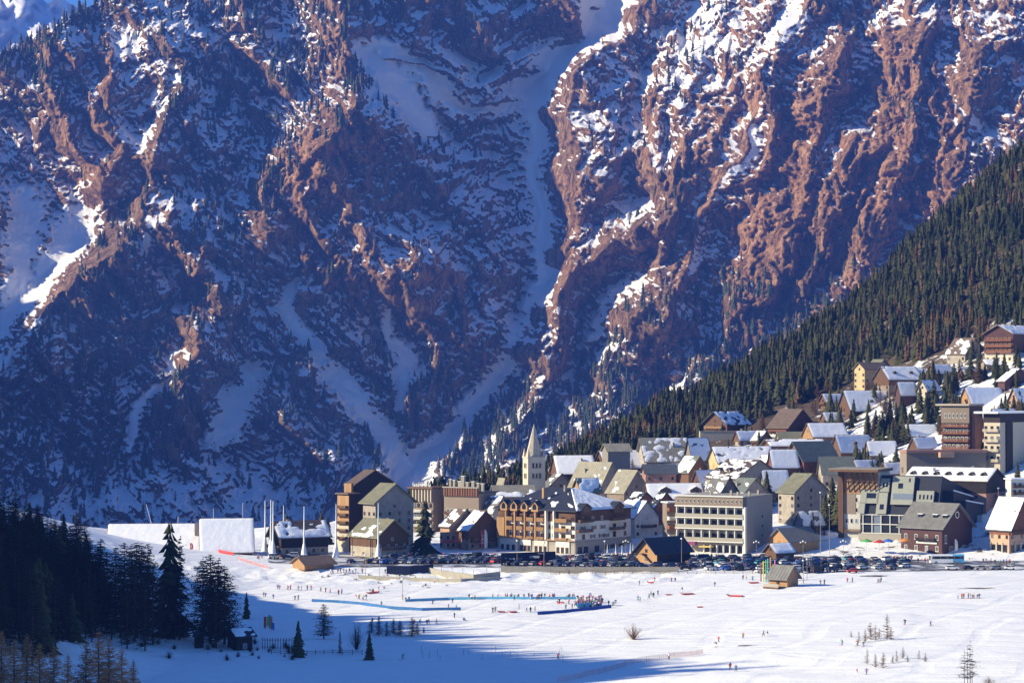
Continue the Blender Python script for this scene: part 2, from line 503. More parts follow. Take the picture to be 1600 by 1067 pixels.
# ------------------------------------------------------------------ the ground of the valley and the wooded spur
CT = np.array([-2500, 300, 500, 640, 720, 800, 880, 950, 1050, 1150, 1240, 1330, 1440, 1500, 1600, 1900, 2600.])
C_D = np.array([980, 980, 1000, 1050, 1085, 1120, 1160, 1200, 1250, 1300, 1350, 1400, 1450, 1475, 1500, 1560, 1600.])
C_Y = np.array([845, 845, 812, 775, 748, 718, 690, 654, 606, 552, 505, 446, 338, 285, 205, -40, -200.])
B_T = np.array([-2500, 500, 700, 900, 1200, 1600, 2600.])
B_D = np.array([940, 930, 905, 893, 868, 852, 830.])

def height(X, Y):
    X = np.asarray(X, float); Y = np.asarray(Y, float)
    Ys = np.maximum(Y, 60.0)
    t = 800 + F * X / Ys
    cd = np.interp(t, CT, C_D)
    cz = CZ + (HOR - np.interp(t, CT, C_Y)) / F * cd - np.interp(t, [450, 800], [0, 12.0])
    bd = np.interp(t, B_T, B_D)
    q = np.clip((Y - bd) / (cd - bd), 0, None)
    hill = np.where(q < 1, np.maximum(cz, -2) * (0.12 * q + 0.88 * q ** 1.12), np.maximum(cz, -2))
    over = np.clip(Y - cd, 0, None)
    hill = hill - 0.55 * (np.sqrt(over ** 2 + 60.0 ** 2) - 60.0)
    hill = np.maximum(hill, -260)
    # snow field: a little lower than the car park, gently rolling
    fld = -2.6 * (1 - smooth(798, 818, Y)) * (1 - smooth(860, 1560, t))
    fld = fld - 1.5 * (1 - smooth(640, 800, Y))
    roll = 0.45 * fbm(X / 70, Y / 46, 3, 401) * (1 - smooth(770, 810, Y))
    # rounded mounds near the bottom edge
    roll = roll + 2.6 * np.exp(-((X - 14) / 26) ** 2 - ((Y - 503) / 17) ** 2) + 1.6 * np.exp(-((X - 50) / 22) ** 2 - ((Y - 528) / 9) ** 2)
    roll = roll + 2.2 * np.exp(-((X - 125) / 18) ** 2 - ((Y - 495) / 14) ** 2)
    roll = roll + 1.3 * np.exp(-((X - 60) / 40) ** 2 - ((Y - 566) / 7) ** 2)
    # ploughed bank below the car park, lumpy snow
    roll = roll + 0.9 * fbm(X / 6, Y / 4, 3, 431) * np.exp(-((Y - 800) / 16) ** 2) * (1 - smooth(1000, 1150, t)) + 0.22 * fbm(X / 16, Y / 7, 3, 433) * (1 - smooth(790, 815, Y))
    # the wooded slope on the left
    d = np.clip(-X - 86 + 5 * fbm(Y / 60, X / 80, 2, 405), 0, None)
    A = np.interp(Y, [300, 410, 450, 466, 478, 492, 528, 640, 730, 795, 830, 900, 960, 1020], [.5, .55, .72, .84, .96, .92, .79, .62, .46, .34, .30, .18, .1, 0])
    left = A * (0.20 * d + 0.0056 * np.minimum(d, 134) ** 2)
    left = np.minimum(left, 190)
    wood = smooth(1.0, 1.3, 1 + q) * 0
    fine = 0.35 * fbm(X / 9, Y / 9, 3, 409) * np.clip(q * 6, 0.10, 1) + 2.2 * fbm(X / 55, Y / 55, 3, 411) * smooth(0.25, 0.6, q) 
    near = 44 * (1 - smooth(-40, 330, Y))
    return hill + fld + roll + left + fine + near

def hz(X, Y):
    return float(height(np.array([X]), np.array([Y]))[0])

def ground(px, py, dmin=420, dmax=1700):
    """the point of the ground seen at a photo pixel"""
    r = ray(px, py)
    D = np.arange(dmin, dmax, 1.0)
    z = CZ + r[2] * D
    h = height(r[0] * D, D)
    k = np.nonzero(z <= h)[0]
    D0 = float(D[k[0]]) if len(k) else 1100.0
    return Vector((r[0] * D0, D0, hz(r[0] * D0, D0)))

def on(px, D, dz=0.0):
    """a point of the ground in the photo's column px at distance D"""
    X = (px - 800) / F * D
    return Vector((X, D, hz(X, D) + dz))

tt = np.concatenate([np.arange(-2400, -160, 40), np.arange(-160, 1760, 6), np.arange(1760, 2600, 40)])
dd = np.concatenate([np.arange(-60, 430, 30), np.arange(430, 940, 2.2), np.arange(940, 1560, 4.5), np.arange(1560, 2000, 25), np.arange(2000, 3700, 150)])
T_, D_ = np.meshgrid(tt, dd)
Yg = D_.copy()
Xg = (T_ - 800) / F * np.maximum(D_, 60)
Zg = height(Xg, Yg)
r_, c_ = T_.shape
i_ = np.arange(r_ * c_).reshape(r_, c_)
q_ = np.stack([i_[:-1, :-1], i_[:-1, 1:], i_[1:, 1:], i_[1:, :-1]], -1).reshape(-1, 4)
m = bpy.data.materials.new("snow_ground"); m.use_nodes = True
t = m.node_tree; ns = t.nodes; L = t.links
b = ns["Principled BSDF"]; b.inputs["Roughness"].default_value = 0.75; b.inputs["Specular IOR Level"].default_value = 0.15
geo = ns.new("ShaderNodeNewGeometry")
bare = ns.new("ShaderNodeAttribute"); bare.attribute_name = "bare"
n1 = noise(0.10, 6, 0.7); n2 = noise(0.9, 6, 0.65); n3 = noise(0.45, 6, 0.65, (0.10, 1.0, 1.0)); n4 = noise(2.0, 4, 0.6)
ma = ns.new("ShaderNodeMath"); ma.operation = 'MULTIPLY_ADD'
L.new(n1.outputs["Fac"], ma.inputs[0]); ma.inputs[1].default_value = 1.1; L.new(bare.outputs["Fac"], ma.inputs[2])
ma2 = ns.new("ShaderNodeMath"); ma2.operation = 'MULTIPLY_ADD'
L.new(n2.outputs["Fac"], ma2.inputs[0]); ma2.inputs[1].default_value = 0.35; L.new(ma.outputs[0], ma2.inputs[2])
mr = ns.new("ShaderNodeMapRange"); mr.interpolation_type = 'SMOOTHSTEP'
mr.inputs[1].default_value = 1.10; mr.inputs[2].default_value = 1.22
L.new(ma2.outputs[0], mr.inputs[0])
earth = ramp(n4.outputs["Fac"], [(0.3, (0.045, 0.032, 0.02)), (0.7, (0.14, 0.10, 0.06))])
snw = ramp(n3.outputs["Fac"], [(0.3, (0.79, 0.79, 0.80)), (0.7, (0.86, 0.86, 0.86))])
mx = ns.new("ShaderNodeMix"); mx.data_type = 'RGBA'
L.new(mr.outputs[0], mx.inputs[0]); L.new(snw.outputs[0], mx.inputs[6]); L.new(earth.outputs[0], mx.inputs[7])
L.new(mx.outputs[2], b.inputs["Base Color"])
# groomed snow: long shallow grooves and small lumps
ad = ns.new("ShaderNodeMath"); ad.operation = 'MULTIPLY_ADD'; ad.inputs[1].default_value = 0.5
L.new(n2.outputs["Fac"], ad.inputs[0]); L.new(n3.outputs["Fac"], ad.inputs[2])
def tracks(angle, scale, dist):
    """worn ski lines: a few narrow curving grooves"""
    mp = ns.new("ShaderNodeMapping"); mp.inputs["Rotation"].default_value = (0, 0, math.radians(angle))
    L.new(geo.outputs["Position"], mp.inputs[0])
    wv = ns.new("ShaderNodeTexWave"); wv.inputs["Scale"].default_value = scale; wv.inputs["Distortion"].default_value = dist
    wv.inputs["Detail"].default_value = 3; wv.inputs["Detail Scale"].default_value = 0.25
    L.new(mp.outputs[0], wv.inputs["Vector"])
    r = ns.new("ShaderNodeMapRange"); r.inputs[1].default_value = 0.0; r.inputs[2].default_value = 0.12; r.inputs[3].default_value = -0.34; r.inputs[4].default_value = 0.0
    L.new(wv.outputs["Fac"], r.inputs[0]); return r
tr1 = tracks(62, 0.012, 9); tr2 = tracks(104, 0.02, 24); tr3 = tracks(28, 0.016, 16)
acc_ = ad.outputs[0]
for q in (tr1, tr2, tr3):
    s_ = ns.new("ShaderNodeMath"); s_.operation = 'ADD'; L.new(acc_, s_.inputs[0]); L.new(q.outputs[0], s_.inputs[1]); acc_ = s_.outputs[0]
bp = ns.new("ShaderNodeBump"); bp.inputs["Strength"].default_value = 0.6; bp.inputs["Distance"].default_value = 0.6
L.new(acc_, bp.inputs["Height"]); L.new(bp.outputs[0], b.inputs["Normal"])
me = mesh_np("snow_field", np.stack([Xg, Yg, Zg], -1).reshape(-1, 3), q_, [m], True)
bdg = np.interp(T_, B_T, B_D); cdg = np.interp(T_, CT, C_D)
qq = (Yg - bdg) / (cdg - bdg)
BARE = np.where(Yg > bdg, 0.33 + 0.27 * smooth(0.35, 0.6, qq), 0.0)
BARE = np.where(T_ < 560, BARE * 0.3, BARE)
BARE = BARE + 0.75 * np.exp(-((Xg - 117) / 8) ** 2 - ((Yg - 497) / 3.5) ** 2)
for bx, bd_, sx_, sd_ in [(1522, 742, 9, 3.5), (1440, 702, 3, 1.2), (1165, 598, 5, 2.2), (1560, 722, 2, 1), (1600, 706, 2, 1), (1365, 790, 8, 5)]:
    BARE = BARE + 0.62 * np.exp(-((Xg - (bx - 800) / F * bd_) / sx_) ** 2 - ((Yg - bd_) / sd_) ** 2)
a = me.attributes.new("bare", 'FLOAT', 'POINT'); a.data.foreach_set("value", BARE.astype(np.float32).ravel())
snow_field = tag(link("snow_field", me), kind="structure")
print("ground tris", len(q_) * 2, "mountain tris", len(quads) * 2)
# ------------------------------------------------------------------ trees
def leafmat(name, c0, c1, scale=0.6):
    m = bpy.data.materials.new(name); m.use_nodes = True
    t = m.node_tree; ns = t.nodes; L = t.links
    b = ns["Principled BSDF"]; b.inputs["Roughness"].default_value = 0.85; b.inputs["Specular IOR Level"].default_value = 0.1
    geo = ns.new("ShaderNodeNewGeometry")
    oi = ns.new("ShaderNodeObjectInfo")
    n = ns.new("ShaderNodeTexNoise"); n.inputs["Scale"].default_value = scale; n.inputs["Detail"].default_value = 4
    L.new(geo.outputs["Position"], n.inputs["Vector"])
    n2 = ns.new("ShaderNodeTexNoise"); n2.inputs["Scale"].default_value = 0.06; n2.inputs["Detail"].default_value = 3
    L.new(geo.outputs["Position"], n2.inputs["Vector"])
    s = ns.new("ShaderNodeMath"); s.operation = 'ADD'; L.new(n.outputs["Fac"], s.inputs[0])
    s2 = ns.new("ShaderNodeMath"); s2.operation = 'MULTIPLY_ADD'; s2.inputs[1].default_value = 0.5; s2.inputs[2].default_value = -0.25
    L.new(oi.outputs["Random"], s2.inputs[0]); L.new(s2.outputs[0], s.inputs[1])
    s3 = ns.new("ShaderNodeMath"); s3.operation = 'MULTIPLY_ADD'; s3.inputs[1].default_value = 1.2
    L.new(n2.outputs["Fac"], s3.inputs[0]); L.new(s.outputs[0], s3.inputs[2])
    r = ns.new("ShaderNodeValToRGB")
    r.color_ramp.elements[0].position = 0.8; r.color_ramp.elements[0].color = (*c0, 1)
    r.color_ramp.elements[1].position = 1.4; r.color_ramp.elements[1].color = (*c1, 1)
    L.new(s3.outputs[0], r.inputs[0]); L.new(r.outputs[0], b.inputs["Base Color"])
    MATS[name] = m
    return m
M_PINE = leafmat("pine_needles", (0.016, 0.024, 0.011), (0.056, 0.058, 0.024))
M_FAR = leafmat("far_needles", (0.018, 0.028, 0.016), (0.045, 0.055, 0.026), 0.1)
M_LARCH = leafmat("larch_twigs", (0.075, 0.042, 0.026), (0.16, 0.095, 0.055))
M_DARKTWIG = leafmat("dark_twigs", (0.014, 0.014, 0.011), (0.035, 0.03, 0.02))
M_BARK = mat("bark", (0.07, 0.048, 0.035), 0.9, 0.35, 2.0)

def conifer_arrays(rg, layers, spikes, rbase, droop=0.35, bare=0.08, irregular=0.25, quad=False):
    """crown of a unit-high conifer as drooping pointed sprays, list of triangles"""
    V_, F_ = [], []
    for k in range(layers):
        f = bare + (1 - bare) * (k / layers)
        rr = rbase * (1 - (k / layers)) ** 0.85 + 0.012
        a0 = rg.uniform(0, 6.28)
        for j in range(spikes):
            a = a0 + 6.283 * (j + rg.uniform(-.3, .3)) / spikes
            r = rr * rg.uniform(1 - irregular, 1 + irregular)
            h = (1 - bare) / layers
            z0 = f + h * rg.uniform(0.7, 1.7)
            z1 = f - r * droop + rg.uniform(-.4, .4) * h
            wd = 6.283 / spikes * 0.62
            ca, sa = math.cos(a), math.sin(a)
            i = len(V_)
            rm = r * 0.55
            V_.append((0.012 * ca, 0.012 * sa, min(z0, 1.0)))
            V_.append((rm * math.cos(a - wd), rm * math.sin(a - wd), f - 0.1 * r + (z1 - f) * 0.6))
            V_.append((r * ca, r * sa, z1))
            V_.append((rm * math.cos(a + wd), rm * math.sin(a + wd), f - 0.1 * r + (z1 - f) * 0.6))
            F_.append((i, i + 1, i + 2)); F_.append((i, i + 2, i + 3))
    return np.array(V_), np.array(F_)

def cone_arrays(r0, r1, h, n=5, z0=0.0):
    V_, F_ = [], []
    for z, r in ((z0, r0), (h, r1)):
        for j in range(n):
            V_.append((r * math.cos(6.283 * j / n), r * math.sin(6.283 * j / n), z))
    for j in range(n):
        k = (j + 1) % n
        F_.append((j, k, n + k)); F_.append((j, n + k, n + j))
    return np.array(V_), np.array(F_)

def scatter_mesh(name, protos, pts, hs, rots, pick, mats, midx):
    """many trees joined to one mesh (for woods too far or too many to count)"""
    VV, FF, MI = [], [], []
    off = 0
    for k, (pv, pf) in enumerate(protos):
        sel = np.nonzero(pick == k)[0]
        if not len(sel): continue
        c, s = np.cos(rots[sel])[:, None], np.sin(rots[sel])[:, None]
        h = hs[sel][:, None]
        x = (pv[None, :, 0] * c - pv[None, :, 1] * s) * h + pts[sel, 0][:, None]
        y = (pv[None, :, 0] * s + pv[None, :, 1] * c) * h + pts[sel, 1][:, None]
        z = pv[None, :, 2] * h + pts[sel, 2][:, None]
        VV.append(np.stack([x, y, z], -1).reshape(-1, 3))
        n = len(sel)
        FF.append((pf[None] + (np.arange(n) * len(pv))[:, None, None] + off).reshape(-1, 3))
        MI.append(np.full(n * len(pf), midx[k]))
        off += n * len(pv)
    V_ = np.concatenate(VV); F_ = np.concatenate(FF); M_ = np.concatenate(MI)
    print(name, len(F_), "tris")
    return mesh_np(name, V_, F_, mats, False, M_)

rg = random.Random(3)
npr = np.random.RandomState(5)
# --- woods on the far face
far_protos = [conifer_arrays(rg, 4, 5, rg.uniform(.18, .27), 0.35, 0.04) for _ in range(5)]
def far_density(u, v):
    d = 0.02 + 0 * u
    for cu, cv, ru, rv, a in [
        (440, 70, 150, 130, .95), (330, 190, 70, 80, .7), (230, 470, 140, 120, .85), (120, 600, 130, 120, .9), (330, 640, 60, 60, .5),
        (600, 640, 70, 110, .55), (520, 480, 90, 80, .3), (650, 560, 60, 70, .4), (560, 130, 30, 40, .6), (730, 200, 60, 40, .7),
        (960, 640, 260, 70, 1.2), (800, 690, 170, 70, 1.2), (1120, 565, 190, 75, 1.1), (1250, 480, 130, 55, .8), (1020, 560, 110, 60, .5), (40, 120, 90, 50, .9),
        (480, 740, 70, 50, .5), (230, 730, 60, 40, .3), (700, 740, 120, 40, 1.0), (1060, 120, 60, 60, .35), (1010, 270, 60, 60, .22), (1400, 150, 60, 60, .12),
        (380, 300, 60, 90, .35), (60, 700, 120, 90, .5), (420, 580, 60, 50, .4)]:
        d = d + a * blob(u, v, cu, cv, ru, rv)
    return d
N0 = 92000
fu = npr.uniform(-150, 1700, N0); fv = npr.uniform(-60, 850, N0)
clump = np.clip(0.55 + 1.1 * fbm(fu / 36, fv / 36, 3, 501), 0.05, 1.5)
iu = np.clip(((fu - us[0]) / GU).round().astype(int), 0, nu - 1)
topv = TOP[iu]
iv = np.clip(((fv - topv) / (V[-1, iu] - topv) * (nv - 1)).round().astype(int), 0, nv - 1)
ok = (npr.rand(N0) < far_density(fu, fv) * clump * 0.55) & (fv > topv) & (GM[iv, iu] < 0.45) & (NRM[iv, iu, 2] > 0.18)
# trees along the skyline
iu2 = npr.randint(0, int((200 - us[0]) / GU), 420)
iv2 = npr.randint(0, 22, 420)
ju = np.concatenate([iu[ok], iu2]); jv = np.concatenate([iv[ok], iv2])
fp = P3[jv, ju] - np.array([0, 0, 1.0])
n = len(fp)
me = scatter_mesh("forest", far_protos, fp, npr.uniform(11, 27, n) ** 1.0, npr.uniform(0, 6.28, n), npr.randint(0, 5, n), [M_FAR, M_LARCH], [0, 0, 0, 0, 1])
tag(link("forest", me), "conifer woods scattered over the snowy rock face of the mountain", "forest", kind="stuff")

# --- wood on the spur above the village
mid_protos = [conifer_arrays(rg, 9, 7, rg.uniform(.17, .31), 0.45, 0.06, 0.5) for _ in range(6)]
larch_protos = [conifer_arrays(rg, 9, 6, rg.uniform(.12, .17), -0.25, 0.12, 0.45) for _ in range(2)]
LINE_T = [560, 700, 780, 830, 900, 980, 1060, 1130, 1200, 1290, 1340, 1400, 1460, 1520, 1600, 1750]
LINE_Y = [806, 800, 796, 786, 764, 726, 692, 666, 648, 618, 590, 572, 556, 536, 520, 500]
N1 = 24000
ft = npr.uniform(600, 1720, N1); fq = npr.uniform(0, 1.12, N1)
cdn = np.interp(ft, CT, C_D); bdn = np.interp(ft, B_T, B_D)
fD = bdn + fq * (cdn - bdn)
fX = (ft - 800) / F * fD
fZ = height(fX, fD)
fy = HOR - (fZ - CZ) / fD * F
line = np.interp(ft, LINE_T, LINE_Y) + 5 * fbm(ft / 25, ft * 0, 2, 511)
gap = fbm(fX / 38, fD / 38, 3, 515)
dens = 0.80 * (fD / 1500) * np.where(gap > 0.5, 0.25, 1.0)
ok = (fy < line) & (npr.rand(N1) < dens) & (fq < 1.06)
sp = np.stack([fX, fD, fZ - 0.4], -1)[ok]; spq = (line - fy)[ok]
n = len(sp)
sh = npr.uniform(5.5, 14.5, n) * (0.85 + 0.3 * gap[ok]); srot = npr.uniform(0, 6.28, n)
red = (fbm(sp[:, 0] / 50, sp[:, 1] / 50, 2, 519) > 0.42) & (npr.rand(n) < 0.5) | (npr.rand(n) < 0.03)
spick = np.where(red, 6 + npr.randint(0, 2, n), npr.randint(0, 6, n))
order = np.argsort(spq)          # lowest edge of the wood first: those stand free and show largest
SOLO = order[:230]
REST = order[230:]
me = scatter_mesh("forest", mid_protos + larch_protos, sp[REST], sh[REST], srot[REST], spick[REST], [M_PINE, M_LARCH], [0] * 6 + [1] * 2)
tag(link("forest", me), "dense dark conifer wood covering the spur above the village", "forest", kind="stuff")
print("spur trees", n)
# the same wood goes on over the slope outside the left edge; its shade lies on the piste
n = 260
wX = npr.uniform(-262, -168, n); wD = npr.uniform(430, 640, n)
wp = np.stack([wX, wD, height(wX, wD) - .3], -1)
me = scatter_mesh("forest", mid_protos + larch_protos, wp, npr.uniform(8, 15, n), npr.uniform(0, 6.28, n), npr.randint(0, 8, n), [M_PINE, M_LARCH], [0] * 6 + [1] * 2)
tag(link("forest", me), "conifer wood going on up the shaded slope at the left edge", "forest", kind="stuff")

trunk_me = mesh_np("trunk", *cone_arrays(0.016, 0.003, 0.97, 5, -0.02), [M_BARK])
crown_mes = [mesh_np("crown", v_, f_, [M_PINE if k < 6 else M_LARCH]) for k, (v_, f_) in enumerate(mid_protos + larch_protos)]
def plant(name, loc, h, rz, crown, label, group=None, cat="tree", wide=1.0, trunk=None):
    o = empty(name, loc, rz)
    o.scale = (h * wide, h * wide, h)
    link("trunk", trunk or trunk_me, o); link("crown", crown, o)
    return tag(o, label, cat, group)
for k in SOLO:
    nm = "larch_tree" if spick[k] > 5 else "pine_tree"
    c_ = 800 + F * sp[k][0] / sp[k][1]
    near_ = [w_ for lim, w_ in ((700, "left of the church spire"), (790, "just left of the church spire"), (870, "right behind the church spire"), (950, "behind the snow roofed lodge"), (1050, "above the broad grey lodge"), (1130, "above the dark porch chalet"),
                               (1210, "above the brown sweeping roof"), (1290, "above the snowy bank"), (1340, "left of the tawny villa"), (1400, "behind the tawny villa"), (1460, "above the twin dormer chalet"), (1530, "behind the beige hillside villa"), (3000, "behind the highest hotel")) if c_ < lim][0]
    lb = "%s %s at the wood edge %s" % ("tall" if sh[k] > 10.5 else "short", "bare brown larch" if spick[k] > 5 else "dark green conifer", near_)
    plant(nm, sp[k], sh[k], srot[k], crown_mes[spick[k]], lb, "trees at the edge of the wood")
# ------------------------------------------------------------------ building kit
M_SNOW = mat("roof_snow", (0.86, 0.86, 0.88), 0.7, 0.05, 0.8, 0.15, bump=0.12)
W = dict(
    white=mat("white_plaster", (0.572, 0.551, 0.510), 0.85, 0.2, 0.5),
    cream=mat("cream_plaster", (0.484, 0.423, 0.333), 0.85, 0.22, 0.5),
    beige=mat("beige_plaster", (0.368, 0.320, 0.265), 0.85, 0.22, 0.5),
    grey=mat("grey_plaster", (0.330, 0.285, 0.245), 0.85, 0.22, 0.4),
    taupe=mat("taupe_plaster", (0.240, 0.190, 0.150), 0.85, 0.22, 0.4),
    ochre=mat("ochre_plaster", (0.444, 0.334, 0.182), 0.85, 0.24, 0.5),
    pink=mat("pink_plaster", (0.319, 0.182, 0.147), 0.85, 0.24, 0.5),
    salmon=mat("salmon_plaster", (0.427, 0.276, 0.193), 0.85, 0.22, 0.5),
    plum=mat("plum_boards", (0.091, 0.046, 0.046), 0.8, 0.25, 1.0, streak=(6, 6, 0.5)),
    stone=mat("stone_wall", (0.267, 0.240, 0.205), 0.9, 0.35, 1.6, bump=0.1),
    pale=mat("pale_tower_stone", (0.50, 0.43, 0.33), 0.9, 0.3, 1.2, bump=0.08),
    wood=mat("brown_boards", (0.128, 0.070, 0.042), 0.75, 0.35, 1.2, streak=(5, 5, 0.4)),
    honey=mat("honey_boards", (0.347, 0.202, 0.099), 0.7, 0.25, 1.2, streak=(5, 5, 0.4)),
    rust=mat("rust_boards", (0.224, 0.093, 0.055), 0.75, 0.3, 1.2, streak=(5, 5, 0.4)),
    dark=mat("dark_boards", (0.031, 0.024, 0.023), 0.8, 0.35, 1.2, streak=(5, 5, 0.4)),
    concrete=mat("concrete", (0.330, 0.303, 0.255), 0.9, 0.15, 0.6),
    panel=mat("sage_panel", (0.271, 0.277, 0.236), 0.6, 0.08, 0.6),
    trim=mat("white_trim", (0.620, 0.607, 0.565), 0.6, 0.05, 1.0),
    slateblue=mat("slate_boards", (0.025, 0.028, 0.039), 0.7, 0.2, 1.0),
)
def roofmat(name, c, seam=0.0, var=0.22):
    """sheet or stone roof: colour patches plus raised seams down the slope"""
    m = mat(name, c, 0.62, var, 0.45, 0.35, bump=0.05)
    return m
R_ = dict(
    olive=roofmat("olive_sheet_roof", (0.20, 0.19, 0.125)),
    grey=roofmat("grey_sheet_roof", (0.17, 0.165, 0.155)),
    green=roofmat("greygreen_roof", (0.15, 0.165, 0.14)),
    navy=roofmat("navy_slate_roof", (0.028, 0.032, 0.045)),
    blue=roofmat("bluegrey_roof", (0.075, 0.085, 0.10)),
    brown=roofmat("brown_shingle_roof", (0.15, 0.105, 0.08)),
    stone=roofmat("stone_roof", (0.27, 0.245, 0.185)),
)
GLASS = mat("window_glass", (0.015, 0.018, 0.026), 0.12, spec=0.6)
PALEGLASS = mat("pale_glass", (0.16, 0.19, 0.24), 0.2, spec=0.6)
IRON = mat("dark_iron", (0.03, 0.03, 0.032), 0.5, spec=0.4)
FR = dict(white=W['trim'], wood=W['wood'], dark=W['dark'], honey=W['honey'])

def pydata(name, v, f, mats, mi=None):
    return mesh_np(name, v, f, mats, False, mi)
_box = {}
BOXV = [(x, y, z) for z in (0, 1) for y in (0, 1) for x in (0, 1)]
BOXF = [[0, 2, 3, 1], [4, 5, 7, 6], [0, 1, 5, 4], [2, 6, 7, 3], [0, 4, 6, 2], [1, 3, 7, 5]]
def boxmesh(m):
    if m.name not in _box:
        _box[m.name] = pydata("block", BOXV, BOXF, [m])
    return _box[m.name]
def boxes(name, bs, m, parent=None):
    """several boxes (x0,x1,y0,y1,z0,z1) as one mesh of one part"""
    v, f = [], []
    for (x0, x1, y0, y1, z0, z1) in bs:
        k = len(v)
        v += [(x0 + (x1 - x0) * a, y0 + (y1 - y0) * b_, z0 + (z1 - z0) * c) for a, b_, c in BOXV]
        f += [[i + k for i in q] for q in BOXF]
    return link(name, pydata(name, v, f, [m]), parent)
def bar(a, b_, w, m, name, parent):
    """square bar between two points"""
    a, b_ = Vector(a), Vector(b_)
    d = (b_ - a)
    o = link(name, boxmesh(m), parent)
    q = d.to_track_quat('Z', 'Y')
    off = q @ Vector((-w / 2, -w / 2, 0))
    o.location = a + off; o.rotation_mode = 'QUATERNION'; o.rotation_quaternion = q
    o.scale = (w, w, d.length)
    return o

_win = {}
def window_mesh(frame, kind='plain', glass=GLASS):
    """unit window on y=0 looking to -y: proud frame, pane set back inside it, mullion; optional shutters"""
    key = (frame.name, kind, glass.name)
    if key in _win: return _win[key]
    v, f, mi = [], [], []
    def bx(x0, x1, y0, y1, z0, z1, m_):
        k = len(v)
        v.extend([(x0 + (x1 - x0) * a, y0 + (y1 - y0) * b_, z0 + (z1 - z0) * c) for a, b_, c in BOXV])
        for q in BOXF: f.append([i + k for i in q]); mi.append(m_)
    t = 0.10
    bx(-.5 + t, .5 - t, -.03, .03, t * .8, 1 - t * .8, 1)
    bx(-.5, -.5 + t, -.10, .03, 0, 1, 0); bx(.5 - t, .5, -.10, .03, 0, 1, 0)
    bx(-.5 + t, .5 - t, -.10, .03, 1 - t * .8, 1, 0); bx(-.56, .56, -.16, .03, -.02, t * .8, 0)
    if kind != 'slit': bx(-.03, .03, -.07, -.03, t * .8, 1 - t * .8, 0)
    if kind == 'shutter':
        bx(-1.0, -.53, -.09, .02, 0, 1, 2); bx(.53, 1.0, -.09, .02, 0, 1, 2)
    me_ = pydata("window", v, f, [frame, glass, W['wood']], mi)
    _win[key] = me_
    return me_

class Bld:
    def __init__(s, name, label, cat, xl, xc, xr, yb, al=45.0, D=None, group=None):
        c = ground(xc, yb) if D is None else on(xc, D)
        s.D = c.y; s.s = F / c.y
        if D is not None: yb = HOR - (c.z - CZ) / D * F
        a = math.radians(al)
        s.A = max((xc - xl) / s.s / math.cos(a), 1.0)
        s.B = max((xr - xc) / s.s / math.sin(a), 1.0)
        s.yb = yb; s.xl, s.xc, s.xr = xl, xc, xr
        s.o = tag(empty(name, c, math.pi / 2 - a), label, cat, group)
        s.base = c.z
    def h(s, y):            # metres above the base for an image row
        return (s.yb - y) / s.s
    def p(s, face, px):     # position along a face for an image column
        return (s.xc - px) / (s.xc - s.xl) * s.A if face == 'L' else (px - s.xc) / (s.xr - s.xc) * s.B
    def box(s, name, x0, x1, y0, y1, z0, z1, m, parent=None):
        o = link(name, boxmesh(m), parent or s.o)
        o.location = (x0, y0, z0); o.scale = (x1 - x0, y1 - y0, z1 - z0)
        return o
    def fbox(s, name, face, p0, p1, d0, d1, z0, z1, m):
        """box on a face: p along it, d outwards (negative = into the building)"""
        p0, p1 = min(p0, p1), max(p0, p1)
        if face == 'R': return s.box(name, p0, p1, -d1, -d0, z0, z1, m)
        return s.box(name, -d1, -d0, p0, p1, z0, z1, m)
    def win(s, face, p, z, w=1.1, h=1.3, frame='white', kind='plain', d=0.02, glass=GLASS):
        o = link("window", window_mesh(FR[frame], kind, glass), s.o)
        if face == 'R': o.location = (p, -d, z)
        else:
            o.location = (-d, p, z); o.rotation_euler = (0, 0, -math.pi / 2)
        o.scale = (w, 1.0, h)
        return o
    def wins(s, face, n, zs, w=1.1, h=1.3, frame='white', kind='plain', m0=.12, m1=.88, skip=0.0, glass=GLASS):
        Lf = s.A if face == 'L' else s.B
        for z in zs:
            for i in range(n):
                if rnd.random() < skip: continue
                f = m0 + (m1 - m0) * (i / (n - 1) if n > 1 else 0.5)
                s.win(face, f * Lf, z, w, h, frame, kind, glass=PALEGLASS if rnd.random() < .22 else glass)
    def balcony(s, face, p0, p1, z, m, depth=1.3, rail=1.0):
        p0, p1 = min(p0, p1), max(p0, p1)
        o = empty_child("balcony", s.o)
        def q(x0, x1, d0, d1, z0, z1):
            return (x0, x1, -d1, -d0, z0, z1) if face == 'R' else (-d1, -d0, x0, x1, z0, z1)
        bs = [q(p0, p1, 0.02, depth, z - .18, z), q(p0, p1, depth - .09, depth, z + rail - .12, z + rail)]
        n = max(3, int((p1 - p0) / 0.42))
        for i in range(n):
            a = p0 + (p1 - p0) * i / n
            bs.append(q(a + .02, a + (p1 - p0) / n * .72, depth - .07, depth - .02, z + .06, z + rail - .12))
        for a in (p0, p1 - .1):
            bs.append(q(a, a + .1, 0.02, depth - .09, z + .1, z + rail))
        boxes_into(o, bs, m)
        return o

def empty_child(name, parent):
    o = bpy.data.objects.new(name, None); return (o, name, parent)
def boxes_into(tok, bs, m):
    _, name, parent = tok
    return boxes(name, bs, m, parent)

